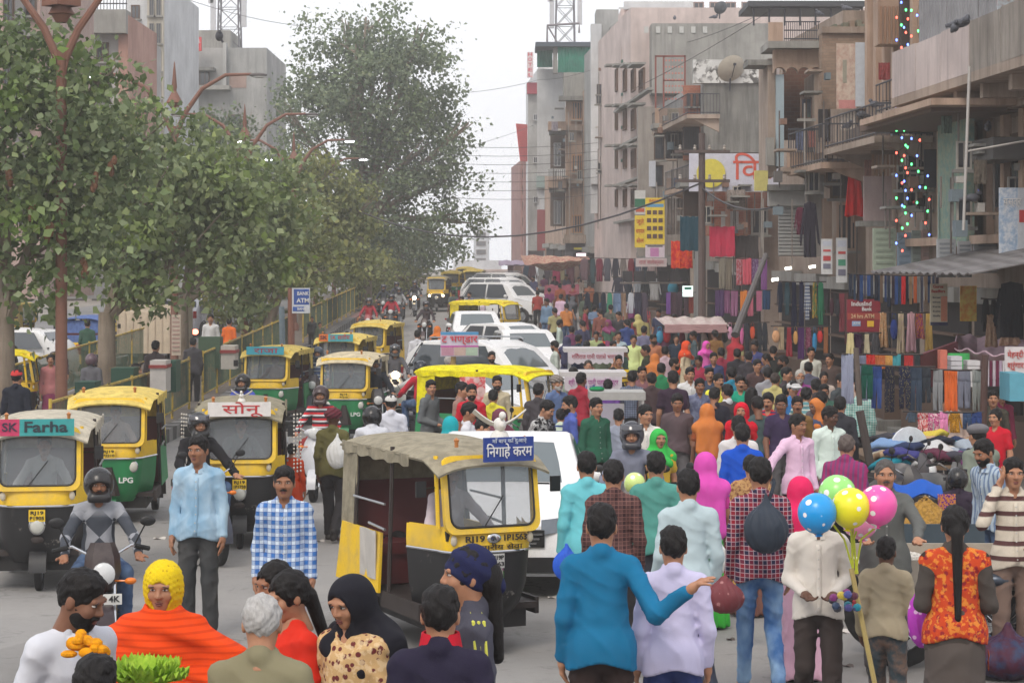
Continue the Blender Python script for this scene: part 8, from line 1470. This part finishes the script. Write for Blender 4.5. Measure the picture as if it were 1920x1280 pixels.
for k, (px, d, rz, c, sc) in enumerate(((968, 31, 60, (60, 60, 70), 0), (1000, 31.6, 62, (130, 30, 50), 0), (1030, 32.4, 58, (40, 44, 54), 0), (1060, 33, 60, (50, 60, 90), 1), (990, 34, 64, (44, 44, 48), 0), (940, 73, 70, (60, 60, 66), 0), (955, 76, 72, (50, 50, 56), 0), (925, 80, 70, (70, 70, 76), 0), (1765, 23.8, 40, (40, 40, 46), 0), (1860, 24.6, 50, (60, 64, 70), 0), (1895, 22.6, 40, (90, 96, 104), 1), (1345, 22.6, 130, (44, 46, 52), 0), (1800, 26.2, 60, (50, 50, 60), 0), (1165, 64, 70, (60, 64, 74), 0), (1150, 66, 72, (80, 80, 90), 1))):
 bike((xat(px, d), d, gz(d)), R(rz), ['parked motorcycle behind the near rickshaw, first of the row', 'maroon parked motorcycle behind the near rickshaw', 'third parked motorcycle behind the near rickshaw', 'blue parked scooter behind the near rickshaw', 'black motorcycle parked behind the row by the yellow cover', 'far parked motorcycle before the white off roaders', 'second far parked motorcycle before the white off roaders', 'third far parked motorcycle before the white off roaders', 'black motorcycle parked behind the peanut cart', 'dark motorcycle parked before the jeans table at the right', 'grey scooter parked at the right edge', 'dark motorcycle parked beside the woman in magenta', 'motorcycle parked behind the man in the grey cap', 'motorcycle parked in the far crowd', 'scooter parked in the far crowd'][k], C(*c), bool(sc), lean=R(8))
# --- walkers and shoppers
P(625, 768, 168, K_(96, 92, 56), DK, 'man in olive shirt carrying a white sack across the road', h=1.62, leg='walk', gear='turban', gearm=K_(96, 40, 50), kind='shirt', skin=4); bag(632, 848, 26.0, .13, .2, (206, 206, 204), 'white cloth sack carried on the back across the road')
P(733, 741, 186, K_(206, 208, 218), GRYT, 'man in white skull cap and white shirt seen from behind', gear='skull', gearm=K_(206, 204, 200)); P(548, 872, 170, K_(214, 76, 36), K_(206, 70, 30), 'person in bright orange robe behind the plaid shirt man', z0=26.5, kind='kurta', lowk='skirt', h=1.55, fem=True, hair='bun')
P(808, 714, 58, K_(96, 100, 102), JN, 'young man in grey jacket with dark collar looking at the camera', kind='jacket', turn=-40, arms=('bent', 'bent')); P(803, 690, 20, K_(90, 50, 56), K_(80, 50, 50), 'woman in brown shawl behind the grey jacket man', fem=True, hair='bun', lowk='skirt', h=1.55); P(795, 640, 175, K_(110, 50, 56), K_(90, 60, 56), 'man in maroon kurta walking up the road', kind='kurta', leg='walk'); P(843, 668, 120, K_(206, 204, 196), K_(200, 198, 190), 'grey haired man in white kurta by the parked cars', hair='gray', kind='kurta'); P(846, 628, 140, K_(44, 48, 52), K_(200, 200, 200), 'man in black coat beside the tilted signboard', kind='jacket'); P(783, 620, 170, K_(206, 206, 212), GRYT, 'man in white shirt behind the red jacket rider'); P(815, 632, 10, K_(150, 90, 80, 'hstripe', C(206, 200, 190)), JN, 'man in striped shirt near the tilted signboard'); P(820, 612, 180, K_(196, 70, 50), K_(150, 40, 50), 'woman in orange veil near the tilted signboard', fem=True, gear='veil', gearm=K_(214, 120, 50), lowk='skirt', h=1.55)
P(884, 722, 8, K_(190, 30, 50), DK, 'bearded man in red shirt with a bag strap behind the near rickshaw', beard='full', kind='tee'); P(880, 757, 82, K_(206, 206, 212), DK, 'man in white shirt in profile behind the near rickshaw', beard='mous', nod=8, skin=1); P(866, 718, 70, K_(150, 120, 110), DK, 'dark haired man beside the pink printed sheet', beard='mous'); P(932, 706, 4, K_(190, 178, 150), KH, 'man in beige shirt standing by the yellow covered rickshaw', beard='full', z0=34.5); P(925, 732, 170, K_(214, 206, 60), DK, 'man in yellow shirt seen from behind by the yellow covered rickshaw', z0=32.5); P(845, 782, 175, K_(40, 170, 180), DK, 'person in turquoise head scarf behind the near rickshaw', gear='veil', gearm=K_(30, 160, 170), fem=True, h=1.55); P(938, 768, 20, K_(150, 110, 110), DK, 'woman in maroon head cover behind the dove figure', gear='veil', gearm=K_(110, 60, 76), fem=True, h=1.55, lowk='skirt'); P(905, 785, 90, K_(180, 130, 110), DK, 'dark haired person bending behind the near rickshaw roof', h=1.55, nod=20)
P(922, 660, 4, K_(60, 70, 90), DK, 'bearded man leaning over the white parked car', beard='full', z0=44.5); P(975, 636, 178, K_(206, 200, 180), DK, 'man in cream shirt before the white hatchback', h=1.6); P(878, 632, 170, K_(60, 60, 66), DK, 'man with dark hair beside the small green frame')
P(1068, 744, -84, K_(84, 100, 176), JN, 'bearded man in blue shirt looking left by the snack carts', beard='full', nod=6); P(1025, 752, 60, K_(190, 190, 190, 'print', C(30, 30, 34), sc=.5), DK, 'man in black and white printed shirt bending by the motorcycles', lean=18, nod=14); P(1045, 706, 40, K_(90, 110, 150), DK, 'old man in grey turban with white beard', gear='turban', gearm=K_(130, 122, 116), beard='full', hairc=C(180, 176, 172), hair='gray'); P(1028, 795, 186, K_(60, 60, 66), DK, 'person in black helmet behind the near rickshaw sign', gear='helmet', gearm=hel(), z0=28.5); P(1010, 720, 160, K_(70, 66, 70), DK, 'dark clothed man behind the parked motorcycles'); P(1052, 768, 170, K_(206, 220, 200, 'hstripe', C(60, 84, 150)), DK, 'boy in green and blue striped shirt by the snack carts', h=1.45)
P(1100, 850, 184, K_(110, 196, 206), DK, 'man in cyan shirt walking away with a blue bag', leg='walk'); P(1150, 866, 180, K_(96, 66, 64, 'plaid', C(60, 40, 44), C(150, 110, 100)), DK, 'man in brown checked shirt walking away'); P(1230, 850, 178, K_(84, 150, 140), K_(60, 62, 70), 'man in teal green shirt walking away', leg='walk2'); P(1290, 884, 186, K_(180, 198, 204), K_(50, 56, 70), 'man in pale grey shirt carrying a bag of onions', leg='walk', arms=('down', 'hand')); P(1322, 850, 186, K_(206, 60, 150), K_(60, 170, 60), 'woman in magenta veil and green skirt walking away', fem=True, gear='veil', gearm=K_(214, 80, 176), kind='blouse', lowk='skirt', h=1.58, skin=1)
P(1425, 862, 180, K_(150, 40, 56, 'plaid', C(40, 40, 70), C(214, 200, 206)), JN2, 'man in red checked shirt and blue jeans with a black shoulder bag', lowk='jeans', leg='walk', h=1.74, shoe='sandal'); P(1500, 896, 182, K_(214, 40, 90), K_(214, 170, 190), 'woman in bright red pink sari veil walking away', fem=True, gear='veil', gearm=K_(220, 40, 96), kind='blouse', lowk='skirt', h=1.56); P(1534, 932, -6, K_(206, 200, 192), K_(60, 52, 50), 'balloon seller in pale shirt and dark trousers', skin=4, arms=('bent', 'bent'), h=1.57, leg='walk'); P(1662, 1010, 160, K_(160, 148, 124), K_(60, 70, 76, 'mottle', C(110, 90, 80)), 'boy in dusty beige jacket holding the balloon stick', h=1.32, leg='walk', arms=('fwd', 'hand'), kind='jacket', skin=4); P(1790, 952, 176, K_(72, 66, 62), K_(84, 76, 72), 'woman in grey dress and orange mirror work vest seen from behind', fem=True, hair='braid', kind='shirt', lowk='dress', vest=K_(196, 70, 36, 'floral', C(150, 40, 50), C(226, 150, 60)), h=1.62, arms=('bent', 'bent')); P(1660, 864, -4, K_(96, 98, 96), GRYT, 'moustached vendor in grey shirt behind the balloons', hair='gray', hairc=C(80, 76, 74), beard='mous', arms=('reach', 'reach'), fat=1.1)
P(1900, 862, 0, K_(206, 196, 180, 'hstripe', C(90, 60, 60), sc=1.3), K_(120, 100, 90), 'man in cream and brown striped sweater talking on a phone', arms=('phone', 'bent'), skin=0); P(2025, 990, 182, K_(50, 40, 80), DK, 'person in dark purple cut off by the right edge'); P(1795, 882, 178, K_(60, 50, 66), DK, 'person in black helmet with a bright patterned scarf', gear='helmet', gearm=hel(), z0=20.5); hang('sheet', 1775, 926, 962, 34, 20.2, (226, 150, 50), 'bright patterned scarf tied below a black helmet', 'print', (110, 40, 140), name='neck_scarf', dep=.5)
P(1832, 798, 200, K_(120, 128, 116), GRYT, 'man in grey flat cap and olive shirt reaching over the clothes table', gear='beret', gearm=K_(110, 108, 112), arms=('reach', 'down'), lean=14, fat=1.1); P(1845, 826, -58, K_(170, 186, 200, 'vstripe', C(110, 130, 160)), JN, 'bearded man in blue striped shirt leaning to the left', beard='full', nod=12, lean=10, skin=1); P(1866, 768, -40, K_(190, 24, 44), K_(170, 20, 50), 'woman in red blouse with a gold chain', fem=True, hair='bun', kind='blouse', lowk='skirt', h=1.58); P(1862, 733, -10, K_(80, 76, 66, 'mottle', C(50, 48, 44)), DK, 'man in camouflage shirt behind the woman in red'); P(1878, 730, 10, K_(150, 60, 90), DK, 'person in flowered shirt at the right edge stall', z0=33); P(1790, 742, 0, K_(180, 160, 150), DK, 'shopper half hidden behind the grey trousers', z0=31.5); P(1770, 745, 20, K_(206, 204, 206), DK, 'shopper in white behind the low line of clothes', z0=32.2)
# --- crowd on the right
P(1210, 761, 4, K_(216, 212, 206), DK, 'man in white open collar shirt looking right in the crowd', turn=24, skin=0); P(1160, 768, 176, K_(150, 156, 172), JN, 'boy in grey blue shirt holding the metal cart post', h=1.5, kind='tee', arms=('reach', 'down')); P(1236, 806, 14, K_(206, 170, 60), K_(60, 160, 80), 'woman in bright green veil with yellow edge', fem=True, gear='veil', gearm=K_(60, 180, 80), kind='blouse', lowk='skirt', h=1.52); P(1262, 697, 178, K_(56, 40, 56), K_(56, 60, 74), 'tall man in dark purple shirt seen from behind', h=1.82, kind='tee'); P(1312, 711, 2, K_(90, 96, 124, 'mottle', C(130, 136, 160)), K_(92, 110, 126), 'young man in blue printed shirt walking to the camera', leg='walk', skin=1); P(1347, 702, 6, K_(226, 222, 70), K_(110, 106, 70), 'young man in bright yellow tee shirt', kind='tee', turn=20, beard='mous'); P(1363, 722, -150, K_(206, 206, 210), DK, 'man in dark waistcoat over white sleeves', vest=K_(70, 60, 62)); P(1388, 706, 4, K_(30, 150, 120), DK, 'man in green tee shirt with white print', kind='tee', beard='mous'); P(1410, 728, 150, K_(130, 140, 146), DK, 'woman with long black hair in grey behind the red hood', fem=True, hair='long', kind='blouse', lowk='skirt'); P(1390, 756, -12, K_(196, 24, 40), K_(190, 190, 190), 'woman in red hood and red cardigan', fem=True, gear='veil', gearm=K_(206, 20, 46), h=1.6); P(1440, 738, -20, K_(206, 40, 44, 'hstripe3', C(60, 50, 90), C(206, 40, 44)), DK, 'man in red and navy striped polo shirt', kind='tee', nod=8, beard='mous'); P(1443, 779, 4, K_(196, 30, 44), JN, 'small boy in red hooded jacket', h=1.2, gear='hood', gearm=K_(190, 26, 44), kind='jacket'); P(1392, 797, 176, K_(24, 80, 190), DK, 'man in royal blue sweater seen from behind', fat=1.1); P(1385, 782, 170, K_(210, 206, 206), DK, 'man in white shirt right behind the royal blue sweater'); P(1408, 855, 176, K_(190, 150, 100, 'floral', C(130, 80, 60)), K_(130, 90, 80), 'small woman in tan floral dress before the red checked man', h=1.5, fem=True, hair='bun', kind='blouse', lowk='skirt')
P(1496, 779, 24, K_(222, 186, 212), DK, 'man in light pink shirt with arms spread in the crowd', turn=20, arms=('wide', 'down'), skin=1, lod=0); P(1556, 764, 20, K_(206, 220, 212), JN, 'man in pale mint shirt with open collar', skin=4, turn=30, nod=8); P(1588, 817, 158, K_(150, 44, 100, 'vstripe', C(110, 70, 110)), DK, 'older man in magenta striped shirt bending to the table', hair='gray', hairc=C(90, 80, 76), lean=14, fat=1.1); P(1612, 717, 178, K_(120, 176, 170, 'check', C(206, 220, 214)), DK, 'man in green checked shirt seen from behind'); P(1512, 728, 165, K_(100, 150, 156, 'hstripe', C(206, 210, 200), sc=.7), DK, 'man in blue green striped shirt talking on a phone', arms=('down', 'phone')); P(1540, 735, 176, K_(96, 90, 94), DK, 'man in grey shirt seen from behind in the crowd'); P(1575, 745, 170, K_(50, 50, 56), DK, 'man in black shirt left of the green checked shirt'); P(1476, 722, 150, K_(90, 84, 92), DK, 'man in slate shirt left of the phone talker', z0=34); P(1487, 716, 20, K_(60, 120, 180), DK, 'man in blue shirt and white cap in the crowd', gear='cap', gearm=K_(206, 206, 206)); P(1500, 694, 0, K_(150, 70, 140), K_(90, 80, 90), 'old grey haired man in purple shawl', hair='gray', beard='full', hairc=C(170, 166, 160)); P(1545, 698, 0, K_(206, 190, 180), K_(90, 60, 80), 'woman in cream top beside the brown jacket man', fem=True, hair='bun', kind='blouse', lowk='skirt', h=1.55); P(1556, 664, -40, K_(80, 66, 62), DK, 'man in brown jacket looking left by the hanging bags', kind='jacket', beard='mous'); P(1578, 702, 40, K_(70, 76, 80), DK, 'man in grey jacket beside the long striped cloth'); P(1516, 680, 170, K_(90, 90, 110), DK, 'dark haired man before the white mannequin'); P(1521, 652, 0, K_(206, 206, 196), None, 'white shirted mannequin among the hanging bags', h=1.5, cat='mannequin', z0=45); P(1475, 690, 60, K_(70, 60, 64), DK, 'man in dark shirt looking right in the crowd'); P(1530, 712, 178, K_(70, 64, 66), DK, 'man with black hair at the middle of the crowd'); P(1454, 700, 160, K_(190, 180, 120), DK, 'bald man in tan shirt in the crowd', hair='bald', hairc=C(60, 50, 46))
P(1160, 667, 2, K_(226, 190, 40, 'hstripe', C(60, 50, 50)), DK, 'man in yellow striped shirt holding a phone to his ear', arms=('phone', 'down'), kind='tee'); P(1188, 629, 0, K_(206, 220, 150), K_(70, 66, 66), 'man in lime shirt with hands by his sides'); P(1159, 622, 4, K_(170, 190, 200), K_(90, 90, 96), 'man in pale blue shirt left of the lime shirt'); P(1103, 676, 0, K_(60, 96, 96), DK, 'vendor in dark green vest at the far snack cart', hair='gray', hairc=C(60, 54, 50)); P(1185, 697, 176, K_(110, 120, 140, 'check', C(60, 66, 84)), DK, 'man in blue checked shirt seen from behind at the snack cart', kind='tee'); P(1204, 688, 10, K_(130, 90, 96), DK, 'man with narrow face among the heads by the cart'); P(1222, 700, 178, K_(70, 54, 56), DK, 'man in brown shirt left of the tall dark purple man'); P(1240, 682, 174, K_(40, 130, 84), DK, 'person in green shirt left of the tall dark purple man'); P(1140, 712, 178, K_(110, 70, 150), DK, 'woman in purple dupatta at the snack cart', fem=True, hair='bun', lowk='skirt', h=1.55); P(1118, 748, 30, K_(40, 90, 70), DK, 'man in dark green shirt squeezed behind the metal cart'); P(1247, 650, 176, K_(196, 170, 180), K_(90, 86, 90), 'man in pale pink shirt seen from behind'); P(1288, 640, 60, K_(206, 190, 160), K_(190, 170, 140), 'woman in orange veil and cream dress', fem=True, gear='veil', gearm=K_(220, 80, 40), kind='kurta', lowk='skirt', h=1.6); P(1352, 653, 176, K_(140, 44, 66), DK, 'man in maroon shirt seen from behind'); P(1382, 655, 178, K_(46, 44, 50), DK, 'man in black shirt beside the maroon one'); P(1404, 660, 170, K_(60, 56, 62), DK, 'man in charcoal shirt right of the black shirt'); P(1338, 662, 6, K_(60, 70, 110), DK, 'young man with bright face left of the maroon shirt'); P(1330, 690, 10, K_(60, 70, 90), DK, 'man with moustache in the middle of the crowd', beard='mous'); P(1294, 690, 4, K_(206, 206, 206), DK, 'young man in white behind the tall dark purple man', z0=36.5); P(1372, 690, 178, K_(40, 130, 160), DK, 'man in teal shirt before the black shirt'); P(1325, 640, 30, K_(206, 100, 170), K_(110, 120, 90), 'woman in pink veil by the bag stall', fem=True, gear='veil', gearm=K_(220, 90, 180), lowk='skirt', h=1.5); P(1420, 675, 20, K_(80, 60, 60), DK, 'man in brown at the toy rail'); P(1440, 690, 170, K_(150, 150, 156), DK, 'man in light grey at the toy rail')
rd = random.Random(12); cols = [(170, 50, 60), (60, 80, 130), (200, 196, 190), (50, 50, 56), (110, 130, 160), (150, 90, 50), (70, 110, 90), (200, 120, 60), (130, 60, 100), (90, 90, 96), (180, 170, 110), (60, 60, 90)]
spots = [(1040, 640, 2), (1062, 632, 5), (1085, 628, 3), (1100, 640, 0), (1128, 645, 9), (1118, 622, 10), (1072, 612, 8), (1050, 600, 2), (1092, 602, 11), (1140, 600, 6), (1175, 600, 1), (1208, 612, 4), (1225, 628, 7), (1268, 628, 3), (1300, 622, 9), (1322, 610, 2), (1248, 606, 8), (1195, 590, 0), (1160, 585, 3), (1125, 580, 5), (1098, 575, 0), (1115, 572, 4), (1145, 572, 9), (1062, 570, 7), (1040, 578, 10), (1075, 556, 3), (1052, 552, 2), (1098, 552, 6), (1130, 556, 1), (1165, 560, 2), (1025, 560, 4), (880, 548, 4), (866, 556, 10), (858, 562, 6), (905, 560, 2), (850, 545, 9), (1008, 545, 0), (1030, 540, 8), (990, 532, 3), (1050, 532, 5), (1075, 534, 0), (960, 524, 7), (975, 520, 1), (945, 520, 2), (1000, 518, 9), (1020, 516, 8), (1040, 518, 11), (1062, 515, 4), (930, 516, 6), (915, 520, 3), (1085, 520, 2), (1105, 530, 5), (1185, 556, 8), (1210, 570, 0), (1235, 580, 11), (1265, 590, 4), (1340, 620, 5), (1380, 628, 10), (1415, 640, 1), (1450, 650, 3), (1468, 668, 6), (1436, 664, 9), (1150, 640, 7), (1080, 652, 11), (1210, 648, 3), (1228, 664, 9), (1265, 672, 2), (1310, 668, 0), (1170, 650, 6), (1395, 712, 4), (1420, 745, 9), (1340, 728, 3), (1465, 742, 11), (1530, 748, 1), (1600, 700, 2), (1495, 745, 5), (1545, 722, 6), (1150, 690, 3), (1090, 700, 0), (1075, 690, 2), (1270, 740, 9), (1325, 758, 5)]
VW = ['far off', 'half hidden', 'small', 'distant', 'barely visible']
for k, (px, py, ci) in enumerate(spots):
 c = cols[ci]; fem = (k % 4 == 1); fc_ = rd.choice([0, 20, -30, 170, 180, 190, 90, -90, 150]); c2 = cols[(ci + 5 + k) % 12]; c = tuple(int(max(20, min(225, v * .78 + sum(c) * .062 + rd.randint(-14, 14)))) for v in c)
 nm = cname(c); low = rd.choice([DK, GRYT, JN, BLK]) if not fem else K_(*c2); zn = lambda y: sum(y < t for t in (540, 582, 615, 660, 705))
 lab = '%s in %s %s, %s from left %s' % ('woman' if fem else 'man', nm, ('sari' if k % 8 == 1 else 'top') if fem else 'shirt', ORD[sum(1 for q in spots if q[0] < px and zn(q[1]) == zn(py))], ['in the crowd by the clothes table', 'in the crowd by the snack carts', 'in the crowd before the bag stall', 'in the crowd under the dark jackets', 'in the crowd by the off roaders', 'in the crowd at the street end'][zn(py)])
 P(px, py, fc_, K_(*c), low, lab, fem=fem, gear='veil' if (fem and k % 8 == 1) else None, gearm=K_(*c2), hair='bun' if fem else 'short', kind='blouse' if fem else rd.choice(['shirt', 'tee']), lowk='skirt' if fem else 'trousers', h=(1.56 if fem else 1.66) + rd.uniform(-.05, .06), skin=rd.randint(0, 2), turn=rd.choice([0, 0, 28, -28]), nod=rd.choice([0, 10]), fat=rd.choice([.92, 1.0, 1.08]), leg=rd.choice(['stand', 'walk']) if not fem else 'stand', beard=rd.choice([None, 'mous', 'full']) if not fem else None, group='shoppers in the crowd')
# --- left side, beyond the median
P(256, 626, 75, K_(96, 104, 108), K_(110, 116, 120), 'man in grey shirt sitting and reading at the median table', z0=43, leg='chair', arms=('bent', 'bent')); P(292, 640, 170, K_(90, 80, 82), DK, 'man in brown grey jacket standing on the median', z0=46); P(362, 634, 178, K_(70, 68, 72), DK, 'man in dark grey jacket standing behind the slim tree', z0=50, fat=1.15); P(95, 665, 10, K_(170, 110, 110), K_(130, 60, 90), 'woman in pinkish dress by the lamp pole', fem=True, hair='bun', h=1.55, z0=44, lowk='skirt'); P(32, 694, 170, K_(30, 34, 46), DK, 'man in red cap with dark clothes at the left edge', gear='skull', gearm=K_(200, 60, 60), z0=34); P(430, 598, 170, K_(226, 110, 40), K_(220, 100, 40), 'person in orange robe far on the left carriageway', z0=62, lowk='skirt', kind='kurta'); P(395, 590, 0, K_(206, 206, 206), DK, 'man in white far on the left carriageway', z0=60); P(172, 666, 180, K_(100, 100, 106), DK, 'biker in patterned helmet behind the pale tree trunk', gear='helmet', gearm=hel((90, 70, 80)), z0=43.5); P(110, 640, 20, K_(60, 50, 60), DK, 'man in dark clothes beside the white car beyond the median', z0=50); P(600, 620, 10, K_(90, 100, 80), DK, 'man in green grey shirt standing on the far median', z0=68); P(585, 612, 0, K_(70, 70, 70), DK, 'man in dark shirt under the tree on the far median', z0=72)
rd = random.Random(33)
for k in range(9):
 d = 46 + k * 3.6; px = CX + (-11.6 - (k % 3) * .9) / d * F
 bike((xat(px, d), d, gz(d)), R(rd.choice([70, 80, 100, -80])), 'dark motorcycle parked beyond the median, %s from the near end' % ORD[k], C(*rd.choice([(40, 40, 46), (70, 30, 34), (50, 54, 66)])), k % 4 == 3, lean=R(7), group='motorcycles parked beyond the median')
for k in range(8):
 d = 47 + k * 4.1; c = cols[(k * 5 + 3) % 12]; P(CX + (-11.0 - (k * 7 % 5) * .8) / d * F, 500 + (HGT(d) - 1.66) * F / d, rd.choice([0, 90, 180, -90]), K_(*[int(v * .8) for v in c]), rd.choice([DK, GRYT]), '%s shirted man standing beyond the median, %s from the near end' % (cname(c), ORD[k]), group='people beyond the median', leg=rd.choice(['stand', 'walk']))
# ================================================================ dusty air
hz = MB(); hz.b2(-270, 270, -70, 440, gz(45) - 1.5, 34); hz = tag(hz.build('haze', []), kind='stuff')
hm = bpy.data.materials.new('dusty_air'); hm.use_nodes = True; t_ = hm.node_tree; t_.nodes.remove(t_.nodes["Principled BSDF"]); pv = t_.nodes.new("ShaderNodeVolumePrincipled")
pv.inputs["Color"].default_value = (1, 1, 1, 1); pv.inputs["Density"].default_value = .0014; pv.inputs["Anisotropy"].default_value = .45
t_.links.new(pv.outputs[0], t_.nodes["Material Output"].inputs["Volume"]); hz.data.materials.append(hm)
